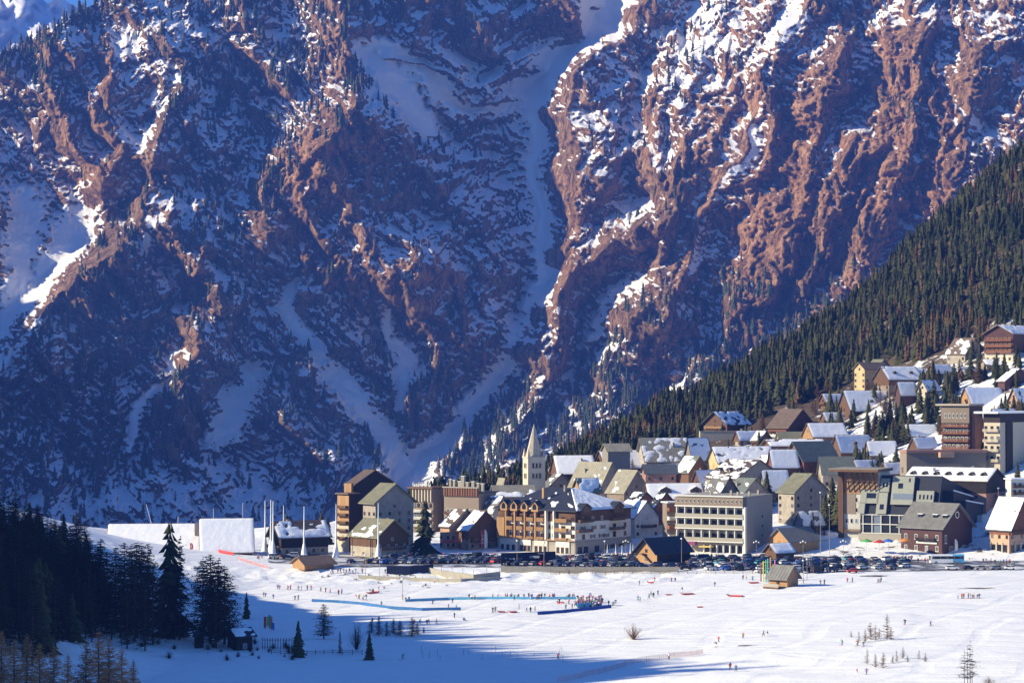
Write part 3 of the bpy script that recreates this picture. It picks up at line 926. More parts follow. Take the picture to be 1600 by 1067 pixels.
def prism(name, pts, axis, a0, a1, m, parent):
    """polygon (c,z) extruded along axis 'x' or 'y'"""
    n = len(pts)
    mk = (lambda c, l, z: (c, l, z)) if axis == 'y' else (lambda c, l, z: (l, c, z))
    v = [mk(c, a0, z) for c, z in pts] + [mk(c, a1, z) for c, z in pts]
    f = [list(range(n)), list(range(2 * n - 1, n - 1, -1))]
    for i in range(n):
        j = (i + 1) % n
        f.append([i, i + n, j + n, j])
    o = link(name, pydata(name, v, f, [m] if not isinstance(m, (list, tuple)) else list(m)), parent)
    bm = bmesh.new(); bm.from_mesh(o.data); bmesh.ops.recalc_face_normals(bm, faces=bm.faces); bm.to_mesh(o.data); bm.free()
    return o

_seed = [100]
def roof_snow(parent, fn, n_len, n_wid, cover, low=0.0, th=0.34):
    """snow lying on one slope; fn(l, w) -> point, l along the eave 0..n_len m, w up the slope 0..n_wid m"""
    _seed[0] += 13
    a = np.linspace(0, n_len, max(6, int(n_len / .8) + 1)); b_ = np.linspace(0, n_wid, max(5, int(n_wid / .7) + 1))
    Lg, Wg = np.meshgrid(a, b_)
    k = cover + 0.75 * fbm(Lg / 5.0, Wg / 3.4, 3, _seed[0]) + low * (0.5 - Wg / n_wid)
    hgt = th * smooth(0.0, 0.22, k) * (1 + 0.3 * fbm(Lg / 2.2, Wg / 2.2, 2, _seed[0] + 5))
    hgt[0] *= .9
    edge = np.zeros_like(hgt, bool); edge[0] = edge[-1] = True; edge[:, 0] = edge[:, -1] = True
    pts = np.array([[fn(l, w_) for l, w_ in zip(Lr, Wr)] for Lr, Wr in zip(Lg, Wg)])
    pts[..., 2] += np.where(edge, -0.12, np.where(k > 0, hgt, -0.12))
    r, c = Lg.shape
    q = []
    for i in range(r - 1):
        for j in range(c - 1):
            if k[i:i + 2, j:j + 2].max() > 0:
                q.append([i * c + j, i * c + j + 1, (i + 1) * c + j + 1, (i + 1) * c + j])
    if not q: return None
    return link("snow_cover", mesh_np("snow_cover", pts.reshape(-1, 3), np.array(q), [M_SNOW], True), parent)

def gable_roof(s, gable, H, Rr, m, ov=0.9, og=0.9, th=0.28, rf=0.5, snow=0.0, low=0.0, snow2=None, seams=True, span=None, x_shift=0.0):
    """two slopes; gable 'R' = gable end on the right visible face"""
    Wd, Ln = (s.B, s.A) if gable == 'R' else (s.A, s.B)
    if span: Wd, Ln = span
    rc = Wd * rf
    mk = (lambda c, l, z: (c, l, z)) if gable == 'R' else (lambda c, l, z: (l, c, z))
    k1 = Rr / rc; k2 = Rr / (Wd - rc)
    e1 = (-ov, H - ov * k1); e2 = (Wd + ov, H - ov * k2); top = (rc, H + Rr)
    pts = [e1, top, e2, (e2[0], e2[1] + th), (rc, H + Rr + th * 1.15), (e1[0], e1[1] + th)]
    ro = prism("roof", pts, 'y' if gable == 'R' else 'x', -og, Ln + og, m, s.o)
    zt = lambda c: (H + Rr + th * 1.15) - (rc - c) * k1 if c <= rc else (H + Rr + th * 1.15) - (c - rc) * k2
    if seams:
        v, f = [], []
        nse = max(2, int((Ln + 2 * og) / 1.1))
        for i in range(nse + 1):
            l = -og + .05 + (Ln + 2 * og - .16) * i / nse
            for c0, c1 in ((-ov + .03, rc), (rc, Wd + ov - .03)):
                kk = len(v)
                for (c, l_, dz) in ((c0, l, -.02), (c0, l + .07, -.02), (c1, l + .07, -.02), (c1, l, -.02), (c0, l, .06), (c0, l + .07, .06), (c1, l + .07, .06), (c1, l, .06)):
                    v.append(mk(c, l_, zt(c) + dz))
                f += [[kk + 4, kk + 5, kk + 6, kk + 7], [kk, kk + 1, kk + 5, kk + 4], [kk + 1, kk + 2, kk + 6, kk + 5], [kk + 3, kk, kk + 4, kk + 7]]
        link("seams", pydata("seams", v, f, [m]), ro)
    sl = math.hypot(rc + ov, (rc + ov) * k1)
    if snow > -1:
        roof_snow(ro, lambda l, w_: mk(-ov + .05 + (rc + ov - .05) * w_ / sl, -og + l, zt(-ov + .05 + (rc + ov - .05) * w_ / sl)), Ln + 2 * og, sl, snow, low)
    s2 = snow if snow2 is None else snow2
    if s2 > -1:
        sl2 = math.hypot(Wd - rc + ov, (Wd - rc + ov) * k2)
        fn2 = lambda l, w_: mk(Wd + ov - .05 - (Wd - rc + ov - .05) * w_ / sl2, -og + l, zt(Wd + ov - .05 - (Wd - rc + ov - .05) * w_ / sl2))
        roof_snow(ro, fn2, Ln + 2 * og, sl2, s2, low)
    return ro, zt, mk

def house(name, label, xl, xc, xr, yb, ye, yr, gable='R', al=45, wall='beige', roof='grey', snow=-2, low=0.0, snow2=None, clad=None, cladz=0.62,
          wr=None, wl=None, frame='wood', kind='plain', wz=1.0, dz=2.9, bal=(), chim=1, D=None, base=None, cat="house", ov=0.9, og=0.9, rf=0.5, dorm=0, ww=1.1, wh=1.3):
    s = Bld(name, label, cat, xl, xc, xr, yb, al, D)
    H = s.h(ye); Rr = max(s.h(yr) - H, 1.0)
    Wd, Ln = (s.B, s.A) if gable == 'R' else (s.A, s.B)
    ax = 'y' if gable == 'R' else 'x'
    zc = H * cladz if clad else None
    full = lambda z0: [(0, z0), (Wd, z0), (Wd, H), (Wd * rf, H + Rr), (0, H)]
    if clad:
        prism("wall", [(0, -5), (Wd, -5), (Wd, zc), (0, zc)], ax, 0, Ln, W[wall], s.o)
        prism("upper_wall", [(-.08, zc), (Wd + .08, zc), (Wd + .08, H - .02), (Wd * rf, H + Rr - .02), (-.08, H - .02)], ax, -.08, Ln + .08, W[clad], s.o)
    else:
        prism("wall", full(-5), ax, 0, Ln, W[wall], s.o)
    if base:
        s.box("plinth", -.06, s.B + .06, -.06, s.A + .06, -4.9, min(2.4, H * .35), W[base])
    ro, zt, mk = gable_roof(s, gable, H, Rr, R_[roof], ov, og, rf=rf, snow=snow, low=low, snow2=snow2)
    fl = [wz + k * dz for k in range(8)]
    if wr:
        n, rows = wr
        s.wins('R', n, [z for z in fl[:rows] if z + wh < H], ww, wh, frame, kind)
        if gable == 'R':                     # one or two in the gable
            zg = fl[min(rows, 7)]
            if zg + wh * .9 < H + Rr * .62:
                s.win('R', s.B * .5, zg, ww, wh * .9, frame)
    if wl:
        n, rows = wl
        s.wins('L', n, [z for z in fl[:rows] if z + wh < H], ww, wh, frame, kind)
        if gable == 'L':
            zg = fl[min(rows, 7)]
            if zg + wh * .9 < H + Rr * .62: s.win('L', s.A * .5, zg, ww, wh * .9, frame)
    for face, f0, f1, z, m_ in bal:
        Lf = s.A if face == 'L' else s.B
        s.balcony(face, f0 * Lf, f1 * Lf, z, W[m_])
    for i in range(chim):
        c = Wd * (rf + (.12 if i == 0 else -.2)); l = Ln * (.3 + .4 * i)
        x, y, _ = mk(c, l, 0)
        z = zt(c)
        ch = s.box("chimney", x - .4, x + .4, y - .4, y + .4, z - .6, z + 1.5, W['stone'])
        cp = s.box("chimney_cap", x - .55, x + .55, y - .55, y + .55, z + 1.5, z + 1.65, W['grey'])
    for i in range(dorm):                    # small gabled dormers on the visible slope
        l = Ln * (i + .5) / dorm
        dormer(s, mk, zt, l, Wd * rf * .30, 1.9, 1.5, R_[roof], W[clad or wall])
    return s

def dormer(s, mk, zt, l, c, w_, h_, rm, wm, snow=True):
    """dormer growing out of the visible slope at distance c from the eave line"""
    z0 = zt(c)
    back = 3.4
    o = empty_child("dormer", s.o)
    v = []
    f = []
    for cc in (c, c + back):
        v += [mk(cc, l - w_ / 2, z0 - .6), mk(cc, l + w_ / 2, z0 - .6), mk(cc, l + w_ / 2, z0 + h_ * .55), mk(cc, l, z0 + h_), mk(cc, l - w_ / 2, z0 + h_ * .55)]
    f = [[0, 1, 2, 3, 4], [9, 8, 7, 6, 5], [0, 5, 6, 1], [1, 6, 7, 2], [4, 9, 5, 0]]
    k = len(v)
    e = .35
    for cc in (c - .45, c + back):
        v += [mk(cc, l - w_ / 2 - e, z0 + h_ * .55 - e * .7), mk(cc, l, z0 + h_ + .05), mk(cc, l + w_ / 2 + e, z0 + h_ * .55 - e * .7),
              mk(cc, l - w_ / 2 - e, z0 + h_ * .55 - e * .7 + .2), mk(cc, l, z0 + h_ + .28), mk(cc, l + w_ / 2 + e, z0 + h_ * .55 - e * .7 + .2)]
    a, b_ = k, k + 6
    f += [[a, a + 1, a + 4, a + 3], [a + 1, a + 2, a + 5, a + 4], [a + 3, a + 4, b_ + 4, b_ + 3], [a + 4, a + 5, b_ + 5, b_ + 4], [a, a + 3, b_ + 3, b_], [a + 5, a + 2, b_ + 2, b_ + 5], [a + 1, a, b_, b_ + 1], [a + 2, a + 1, b_ + 1, b_ + 2]]
    k2 = len(v)
    v += [mk(c - .03, l - w_ * .28, z0 + .15), mk(c - .03, l + w_ * .28, z0 + .15), mk(c - .03, l + w_ * .28, z0 + h_ * .5), mk(c - .03, l, z0 + h_ * .78), mk(c - .03, l - w_ * .28, z0 + h_ * .5)]
    f += [[k2, k2 + 1, k2 + 2, k2 + 3, k2 + 4]]
    mi = [0] * 5 + [1] * 8 + [2]
    return link("dormer", pydata("dormer", v, f, [wm, rm, GLASS], mi), s.o)
# ------------------------------------------------------------------ chalets and houses (corner columns and rows read off the photograph)
H_ = house
# --- left of the church
s = H_("timber_hotel", "tall dark timber hotel with stepped roof at the end of the village", 540, 553, 612, 858, 757, 736, 'R', 40, 'dark', 'brown', -2, snow2=-2, chim=0, wl=(2, 6), wz=2, dz=3.2, frame='honey', cat="hotel", ov=.5, D=906)
s.fbox("stair_tower", 'L', 0.2, s.A - .2, 0, 1.2, 2, s.h(755), W['honey'])
for z in (6, 9.2, 12.4, 15.6, 18.8): s.balcony('L', .4, s.A - .4, z, W['wood'], 2.2)
s = Bld("annex_block", "lower stepped timber wing with honey coloured balconies beside the dark hotel", "hotel", 527, 546, 560, 860, 40, D=897)
s.box("wall", 0, s.B, 0, s.A, -4, s.h(772), W['dark'])
s.fbox("facade", 'L', 0, s.A, 0, .25, 0, s.h(774), W['honey'])
s.fbox("lower_facade", 'L', 0, s.A, .25, .4, -2, s.h(820), W['cream'])
for z in (5, 8, 11, 14, 17): s.balcony('L', .5, s.A - .5, z, W['wood'], 1.6)
s.wins('L', 3, (6, 9, 12, 15), 1.2, 1.5, 'honey')
s.box("roof", -1.2, s.B + .4, -.4, s.A + .4, s.h(772) + .01, s.h(770), R_['brown'])
H_("plaster_house", "large grey plastered house with olive roof and blank gable", 566, 587, 644, 832, 783, 757, 'R', 50, 'grey', 'olive', -2, wl=(3, 3), wz=9, frame='wood', chim=1, og=1.2, ov=1.6, D=884, wr=(4, 3))
s = H_("restaurant_lodge", "low wooden lodge with olive roof and snow edged gable by the parked cars", 545, 588, 636, 862, 838, 813, 'R', 48, 'beige', 'olive', -0.35, low=.5, snow2=.2, wr=(4, 2), wl=(3, 1), clad='wood', cladz=.5, frame='white', chim=1, wz=.8, dz=2.7, bal=(('R', .1, .9, 2.9, 'wood'),), og=1.6, D=866)
# flat roofed pair with the roof sign
s = Bld("flat_roof_hotel", "flat roofed hotel with white rooftop sign letters and lit timber fins", "hotel", 643, 677, 696, 832, 30)
Ht = s.h(764)
s.box("wall", 0, s.B, 0, s.A, -4, Ht, W['taupe'])
s.box("roof", -1.6, s.B + .3, -.5, s.A + 1.5, Ht + .02, Ht + .7, W['wood'])
for i in range(7):
    p = s.A * (.08 + .84 * i / 6)
    s.fbox("fin", 'L', p - .22, p + .22, 0.02, .9, Ht - 5.5, Ht - .3, W['cream'])
for z in (2.5, 5.6, 8.6): s.balcony('L', .3, s.A - .3, z, W['white'], 1.3)
s.wins('L', 5, (3.2, 6.3, 10.5), 1.3, 1.6, 'dark')
for i, hh in enumerate([1.9, 1.3, 1.3, 1.9, 1.3, 1.3, 1.6, 1.3, 1.9, 1.3]):       # letters too small to read
    p = s.A * .86 - i * .95
    bs = [(-1.4, -1.25, p, p + .22, Ht + .9, Ht + .9 + hh)]
    if i % 2: bs += [(-1.4, -1.25, p + .22, p + .62, Ht + .9, Ht + 1.12), (-1.4, -1.25, p + .4, p + .62, Ht + 1.12, Ht + 1.9)]
    else: bs += [(-1.4, -1.25, p + .22, p + .6, Ht + 1.7, Ht + 1.92)]
    boxes("sign_letter", bs, W['trim'], s.o)
s = Bld("chimney_hotel", "broad hotel with slatted timber parapet and many roof chimneys", "hotel", 693, 748, 775, 832, 28)
Ht = s.h(772)
s.box("wall", 0, s.B, 0, s.A, -4, Ht, W['taupe'])
s.fbox("parapet", 'L', 0, s.A, .02, .7, Ht - 1.2, Ht + 2.2, W['wood'])
s.fbox("parapet_rail", 'L', -.3, s.A + .3, -.2, 1.1, Ht + 2.22, Ht + 2.7, W['concrete'])
for i in range(14):
    p = s.A * (i + .5) / 14
    s.fbox("slat", 'L', p - .2, p + .2, .72, .95, Ht - 1.1, Ht + 2.1, W['rust'])
s.box("roof", -.2, s.B + 2, -.4, s.A + .2, Ht + .02, Ht + .5, R_['navy'])
for px, hh, wd in [(697, 5, .9), (703, 4.6, .9), (712, 4.2, 1.6), (717, 6.4, 1.4), (724, 3.8, 1.2), (733, 4.2, 1.3), (741, 3.6, 1.0), (748, 3.4, 1.1)]:
    p = s.p('L', px)
    s.box("chimney", 3, 3 + wd, p - wd / 2, p + wd / 2, Ht + .5, Ht + .5 + hh, W['concrete'])
    s.box("chimney_cap", 2.8, 3.2 + wd, p - wd / 2 - .2, p + wd / 2 + .2, Ht + .5 + hh, Ht + .75 + hh, W['trim'])
s.wins('L', 8, (2, 5, 8), 1.3, 1.5, 'white')
for z in (4.4, 7.4): s.balcony('L', .5, s.A - .5, z, W['wood'])
H_("salmon_house", "salmon plastered house with snow edged roof behind the red awnings", 687, 702, 752, 858, 822, 798, 'R', 48, 'salmon', 'brown', .10, snow2=.5, wl=(2, 2), wr=(3, 2), chim=1, frame='wood')
H_("pink_chalet", "pink chalet with broad white roof and timber gable beside the arcaded hotel", 717, 732, 782, 860, 828, 800, 'R', 48, 'salmon', 'brown', .55, snow2=.6, clad='wood', cladz=.55, wl=(2, 2), wr=(4, 2), chim=1, bal=(('R', .05, .95, 3.2, 'wood'),))
H_("snow_gable_house", "grey house with bright snowy gable between the flat hotels", 752, 770, 800, 832, 800, 776, 'R', 50, 'grey', 'grey', -.1, snow2=.6, wr=(2, 2), chim=1)
# --- around the church
s = H_("church_nave", "long stone church nave with snow strip along its eave", 766, 775, 836, 812, 775, 760, 'L', 76, 'stone', 'stone', -.25, low=1.1, chim=0, wr=(4, 1), wz=3, ww=.9, wh=2.2, frame='dark', cat="church")
H_("bell_gable", "small stone chapel with open bell gable left of the church spire", 776, 784, 792, 806, 762, 748, 'R', 60, 'stone', 'stone', -2, chim=0, wr=(1, 3), wz=7, dz=3, ww=.8, frame='dark', cat="chapel")
H_("shuttered_house", "pale gabled house with iron balcony right of the church tower", 848, 857, 897, 790, 760, 741, 'R', 60, 'beige', 'grey', -.2, snow2=.2, wr=(3, 2), wz=2.5, chim=0, bal=(('R', .2, .75, 4.6, 'dark'),))
H_("snow_roof_lodge", "lodge under one unbroken rectangle of roof snow right of the spire", 862, 872, 930, 770, 739, 713, 'L', 79, 'taupe', 'brown', 1.4, clad='wood', cladz=.6, wr=(5, 2), wl=(1, 2), wz=1.5, chim=2)
H_("ridge_chalet", "brown chalet with big snow roof just below the wood", 929, 948, 1008, 752, 731, 706, 'L', 66, 'taupe', 'brown', 1.2, clad='wood', cladz=.3, wl=(2, 2), wr=(4, 1), chim=1, bal=(('L', .1, .9, 3.2, 'wood'),))
H_("grey_barn", "weathered grey barn roof peeping out under the wood", 942, 950, 985, 724, 704, 694, 'L', 74, 'stone', 'stone', -2, chim=1, D=1040)
H_("stone_roof_house", "house with steep pale stone roof and long low wing", 889, 935, 976, 792, 765, 724, 'R', 40, 'beige', 'stone', -.45, wr=(2, 2), wl=(4, 1), chim=2, wz=3)
H_("stone_gable_house", "tall stone roofed gable house behind the navy roof", 950, 975, 1016, 795, 768, 736, 'R', 48, 'taupe', 'stone', -.35, snow2=-.1, wr=(3, 2), wl=(2, 1), wz=3, chim=1)
H_("low_stone_cottage", "low cottage with twin stone roof slopes beside the pale gabled house", 896, 912, 940, 794, 776, 752, 'R', 44, 'beige', 'stone', -.3, wr=(2, 1), chim=0, wz=3)
H_("small_snow_cottage", "small cottage with snow patched roof below the unbroken snow roof", 896, 908, 938, 785, 765, 748, 'L', 60, 'honey', 'olive', .2, chim=0, wr=(2, 1), D=915)
H_("pink_dark_roof_house", "pink house with flat dark roof above the brown chalets", 1005, 1009, 1057, 768, 739, 727, 'L', 82, 'pink', 'blue', -2, wr=(3, 2), wz=2, dz=3, chim=0)
H_("broad_roof_lodge", "broad grey roofed lodge with streaks of snow below the wood edge", 998, 1010, 1078, 735, 719, 686, 'L', 74, 'beige', 'stone', -.12, wr=(6, 1), chim=2, wz=1, og=1.4)
H_("slate_gable_chalet", "slate roofed chalet half hidden between the snowy roofs", 1072, 1082, 1111, 742, 714, 686, 'L', 60, 'taupe', 'blue', .35, chim=0, wl=(1, 2), wr=(3, 1))
H_("timber_gable_chalet", "little timber chalet with steep snowed roof by the single pine", 1058, 1076, 1110, 760, 737, 714, 'R', 50, 'wood', 'green', .35, snow2=.0, wr=(2, 1), chim=0)
# --- chalets behind and beside the arcaded hotel
H_("twin_gable_chalet", "brown chalet with curling snow on its dark gable right of the arcaded hotel", 975, 990, 1030, 822, 790, 771, 'R', 52, 'white', 'navy', .18, snow2=.35, clad='rust', cladz=.45, wr=(3, 2), chim=0, wz=1.5)
H_("rust_chalet", "rust coloured chalet with wide gable and pale balcony", 1012, 1020, 1062, 835, 795, 771, 'R', 58, 'white', 'navy', .0, snow2=.3, clad='rust', cladz=.35, wr=(3, 3), chim=0, bal=(('R', .05, .95, 5, 'wood'), ('R', .05, .95, 8, 'wood')))
H_("white_annex", "white annex with blue shaded snow roof and timber gable", 982, 992, 1030, 842, 808, 784, 'R', 64, 'white', 'blue', .9, clad='white', wr=(2, 2), chim=0, bal=(('R', .25, .8, 4.4, 'wood'),), wz=1.2, dz=3.2)
s = Bld("balcony_block", "narrow block with red and white balcony panels left of the concrete hotel", "building", 1036, 1042, 1066, 850, 60)
s.box("wall", 0, s.B, 0, s.A, -4, s.h(786), W['taupe'])
for k, z in enumerate((2.5, 6, 9.5, 13)):
    s.balcony('R', .1, s.B * .98, z, W['rust'] if k % 2 else W['white'], 1.6, 1.3)
s.wins('R', 3, (3, 6.6, 10), 1.2, 1.5, 'white')
s.box("roof", -.5, s.B + .5, -1.2, s.A + .5, s.h(786) + .02, s.h(784), M_SNOW)
s = H_("snow_row_house", "long low house under thick rolling snow with two dark gablets", 1008, 1016, 1100, 800, 778, 757, 'L', 78, 'taupe', 'brown', 1.1, clad='wood', wr=(6, 1), chim=1, wz=1.5, dorm=0)
for px in (1042, 1090): dormer(s, lambda c, l, z: (l, c, z), lambda c: s.h(778) + c * (s.h(757) - s.h(778)) / (s.A / 2) + .5, s.p('R', px), 1.2, 5.0, 2.8, M_SNOW, W['wood'])
# --- behind the concrete hotel
H_("yellow_gable_inn", "inn with lit yellow gable end and long snow patched blue roof", 1110, 1124, 1214, 758, 722, 699, 'L', 72, 'ochre', 'blue', .45, clad='ochre', wl=(1, 2), wr=(6, 2), chim=1, wz=2, og=1.2)
s = H_("dormer_inn", "beige inn with broad front gable and three small dormers in its roof", 1107, 1150, 1232, 790, 748, 721, 'R', 42, 'beige', 'brown', .05, snow2=.55, wr=(3, 3), wl=(3, 1), chim=1, wz=2, dorm=3)
H_("slate_ridge_house", "grey gabled house with slate roof right behind the concrete hotel", 1130, 1152, 1213, 812, 782, 750, 'R', 46, 'grey', 'green', -.35, low=.3, wr=(3, 2), wl=(2, 1), chim=2, wz=2)
H_("twin_slate_cottage", "small slate roofed cottage with snow in its valley behind the concrete hotel", 1100, 1120, 1160, 795, 776, 746, 'R', 44, 'taupe', 'grey', -.1, wr=(2, 1), chim=1, D=905)
H_("dark_snow_roof_house", "house with blue shaded snow roof beside a tall fir", 1190, 1196, 1234, 788, 762, 736, 'L', 72, 'taupe', 'blue', 1.0, wr=(3, 2), chim=1, wz=1.5)
H_("ochre_house", "ochre and red house with snow roof left of the red balcony chalet", 1203, 1208, 1248, 765, 726, 704, 'L', 74, 'ochre', 'brown', 1.1, clad='rust', cladz=.5, wr=(2, 3), chim=1)
H_("red_balcony_chalet", "chalet with red timber balconies and long slate grey roof", 1231, 1256, 1314, 758, 719, 692, 'L', 58, 'rust', 'green', -2, wl=(2, 3), wr=(4, 2), chim=1, bal=(('L', .05, .95, 4.2, 'rust'), ('L', .05, .95, 7.4, 'rust')), og=1.4)
H_("corrugated_shed", "plain shed with pale corrugated roof below the slate chalet", 1282, 1286, 1337, 762, 737, 715, 'L', 80, 'grey', 'green', -2, chim=0, wr=(2, 1))
H_("cream_gable_house", "tall cream house with plain grey gable and dark windows", 1219, 1241, 1301, 822, 769, 742, 'R', 47, 'beige', 'olive', -2, wr=(3, 4), wl=(2, 4), chim=1, wz=1.5, dz=3.0, base='stone', frame='wood')
H_("lean_to", "low house with snowy lean-to roof below the tall cream house", 1245, 1256, 1292, 835, 818, 800, 'L', 60, 'grey', 'grey', .3, chim=0, wr=(2, 1))
H_("flat_snow_lodge", "long low timber lodge with snow edged flat roof", 1196, 1206, 1292, 722, 696, 688, 'L', 70, 'wood', 'brown', .5, low=.8, wr=(6, 2), chim=0, frame='honey', og=1.6, ov=1.4)
# --- upper slope
H_("brown_slope_chalet", "big chalet with bare brown roof sweeping down to a red and white front", 1204, 1232, 1280, 682, 666, 640, 'R', 40, 'white', 'brown', -2, clad='plum', cladz=.25, wl=(5, 1), wr=(3, 1), chim=0, bal=(('L', .05, .95, 2.4, 'rust'),), ov=1.5)
H_("porch_chalet", "dark chalet with snowed roof standing on a pale retaining wall", 1101, 1136, 1176, 680, 664, 645, 'L', 42, 'wood', 'blue', .2, wl=(3, 2), wr=(2, 1), chim=0, wz=.8, dz=2.6, bal=(('L', .1, .9, 3.0, 'honey'),), og=1.5)
s = Bld("retaining_wall", "pale beige retaining wall under the dark porch chalet", "wall", 1090, 1094, 1148, 694, 80)
s.box("wall", 0, s.B, 0, 2.0, -4, s.h(675), W['cream'])
s.box("coping", -.2, s.B + .2, -.2, 2.2, s.h(675) + .01, s.h(675) + .35, W['stone'])
H_("honey_gable_chalet", "chalet with honey lit gable and smooth white roof", 1258, 1271, 1328, 698, 681, 662, 'L', 66, 'wood', 'brown', 1.5, wl=(2, 2), wr=(4, 1), chim=0, clad='honey', cladz=.2)
H_("gablet_chalet", "chalet with snow roof and one dark arched gablet", 1302, 1314, 1368, 722, 704, 681, 'L', 62, 'wood', 'brown', 1.1, wl=(2, 1), wr=(4, 1), chim=1, dorm=1)
H_("white_roof_cottage", "cottage with plain white roof behind the dark firs", 1354, 1360, 1404, 722, 708, 690, 'L', 72, 'taupe', 'brown', 1.3, wr=(3, 1), chim=0)
H_("green_roof_shed", "low shed with grey green roof under the honey gabled chalet", 1215, 1220, 1268, 702, 690, 676, 'L', 78, 'taupe', 'olive', -2, chim=0, wr=(2, 1))
H_("tawny_villa", "tawny lit villa with plain walls at the foot of the wood", 1338, 1351, 1388, 612, 576, 567, 'L', 56, 'ochre', 'brown', -2, wl=(2, 3), wr=(2, 2), chim=1, wz=2)
H_("olive_gable_villa", "villa with tall olive gable roof tucked behind the tawny villa", 1352, 1364, 1402, 600, 580, 562, 'R', 48, 'beige', 'olive', -2, chim=0, wr=(2, 2))
H_("striped_snow_chalet", "chalet with snow striped roof and twin dormers", 1371, 1389, 1446, 620, 592, 573, 'L', 62, 'taupe', 'blue', .75, clad='wood', wl=(2, 2), wr=(4, 1), chim=0, dorm=2)
H_("big_striped_roof", "wide house whose snow striped roof reaches almost to the ground", 1314, 1330, 1406, 655, 640, 611, 'L', 66, 'wood', 'blue', .8, wl=(2, 1), wr=(3, 1), chim=1, dorm=1)
H_("snow_block_house", "square house with thick white roof block behind firs", 1402, 1408, 1434, 640, 614, 598, 'L', 66, 'plum', 'brown', 1.5, wr=(2, 2), chim=0)
H_("lit_little_house", "narrow lit house with steep gable between firs", 1436, 1449, 1472, 640, 608, 594, 'L', 46, 'cream', 'brown', .4, wl=(2, 3), wr=(2, 2), chim=0)
H_("orange_gable_chalet", "chalet with glowing orange gable and white roof above the brown tower", 1504, 1519, 1578, 642, 631, 607, 'L', 62, 'honey', 'brown', 1.3, wl=(1, 1), wr=(4, 1), chim=1)
H_("plum_chalet", "dark plum chalet with snow on its far roof at the picture edge", 1562, 1570, 1622, 612, 596, 577, 'R', 60, 'plum', 'brown', .4, wr=(3, 1), chim=0)
H_("edge_cottage", "small salmon cottage with snow roof at the right edge", 1580, 1592, 1630, 645, 625, 607, 'L', 56, 'salmon', 'brown', .9, wl=(2, 2), wr=(2, 1), chim=0)
H_("flat_snow_garage", "long garage with flat snow roof below the balcony hotel", 1536, 1542, 1590, 582, 570, 562, 'L', 76, 'taupe', 'brown', 1.2, wr=(3, 1), chim=0, cat="garage")
H_("hillside_villa", "beige villa with bare brown gable and snowy side roof high on the slope", 1484, 1508, 1550, 566, 552, 529, 'R', 46, 'beige', 'brown', -.1, snow2=.2, wl=(2, 1), wr=(2, 1), chim=0, rf=.42)
s = H_("balcony_hotel", "tall hotel with dark red balconies and snow roof highest in the village", 1545, 1583, 1640, 566, 521, 508, 'L', 40, 'cream', 'brown', .5, clad='plum', cladz=.34, wl=(5, 1), chim=1, wz=1, cat="hotel", og=1.6)
for k, z in enumerate((4.6, 7.4, 10.2)): s.balcony('L', .3, s.A - .3, z, W['rust'], 1.5)
s.wins('L', 6, (4.9, 7.7, 10.4), 1.3, 1.6, 'honey')
H_("snow_roof_garages", "snow roofed garages between the dark firs and the brown tower", 1414, 1420, 1470, 692, 679, 664, 'L', 72, 'plum', 'brown', 1.2, wr=(3, 1), chim=0)
# --- right foreground
s = H_("purple_chalet", "dark purple brown chalet with three skylights and round gable window", 1417, 1472, 1531, 868, 824, 790, 'R', 44, 'plum', 'grey', -2, wl=(4, 2), wz=1.2, dz=4.2, frame='white', chim=1, og=1.4, ov=1.3, ww=1.3, wh=2.0)
H2, zt2 = s.h(824), lambda c: s.h(824) + (s.h(790) - s.h(824)) * c / (s.B / 2) + .32
for px in (1436, 1456, 1469):
    l = s.p('L', px) ; c = s.B * .17
    o = boxes("skylight", [(c, c + 2.6, l - 1.0, l + 1.0, zt2(c) - .4, zt2(c) + 1.1)], GLASS, s.o)
    boxes("snow_cover", [(c - .1, c + 2.8, l - 1.15, l + 1.15, zt2(c) + 1.12, zt2(c) + 1.3)], M_SNOW, o)
rw = []
nn = 16
v = [(s.B * .5 + r * math.cos(6.283 * i / nn), y_, s.h(807) + r * math.sin(6.283 * i / nn)) for r, y_ in ((.95, -.12), (1.35, -.12)) for i in range(nn)]
f = [[i, (i + 1) % nn, nn + (i + 1) % nn, nn + i] for i in range(nn)]
rw = link("round_window", pydata("round_window", v + [(x, -.06, z) for x, y_, z in v[:nn]], f + [list(range(2 * nn, 3 * nn))], [W['trim'], GLASS], [0] * nn + [1]), s.o)
s.win('R', s.B * .12, 4.2, 1.3, 3.2, 'white'); s.win('R', s.B * .3, .8, 2.2, 2.2, 'white', 'shutter'); s.win('R', s.B * .72, .8, 2.2, 2.4, 'white', 'shutter')
s.balcony('L', s.A * .15, s.A * .6, 5.2, W['dark']); s.fbox("shop_sign", 'L', s.A * .12, s.A * .62, .03, .25, 4.0, 4.8, W['trim'])
s = H_("arcade_chalet", "lit chalet with arched ground floor windows at the right edge", 1553, 1577, 1625, 866, 826, 780, 'R', 52, 'salmon', 'blue', .7, snow2=.7, clad='rust', cladz=.72, chim=0, og=1.8, wz=5.5, wl=(3, 1), wr=(3, 1), frame='wood')
for i in range(3):
    p = s.A * (.2 + .3 * i); s.fbox("arch_opening", 'L', p - .9, p + .9, .01, .06, .4, 3.2, GLASS); s.fbox("arch_pillar", 'L', p + 1.0, p + 1.5, .01, .45, 0, 4.0, W['cream'])
for i in range(4):
    p = s.B * (.12 + .22 * i); s.fbox("arch_opening", 'R', p - .9, p + .9, .01, .06, .4, 3.2, GLASS); s.fbox("arch_pillar", 'R', p + 1.1, p + 1.6, .01, .45, 0, 4.0, W['cream'])
s.balcony('R', .3, s.B * .9, 7.2, W['wood'])
s = Bld("white_balcony_block", "white block with brown balconies above the arched chalet", "building", 1574, 1580, 1630, 800, 64)
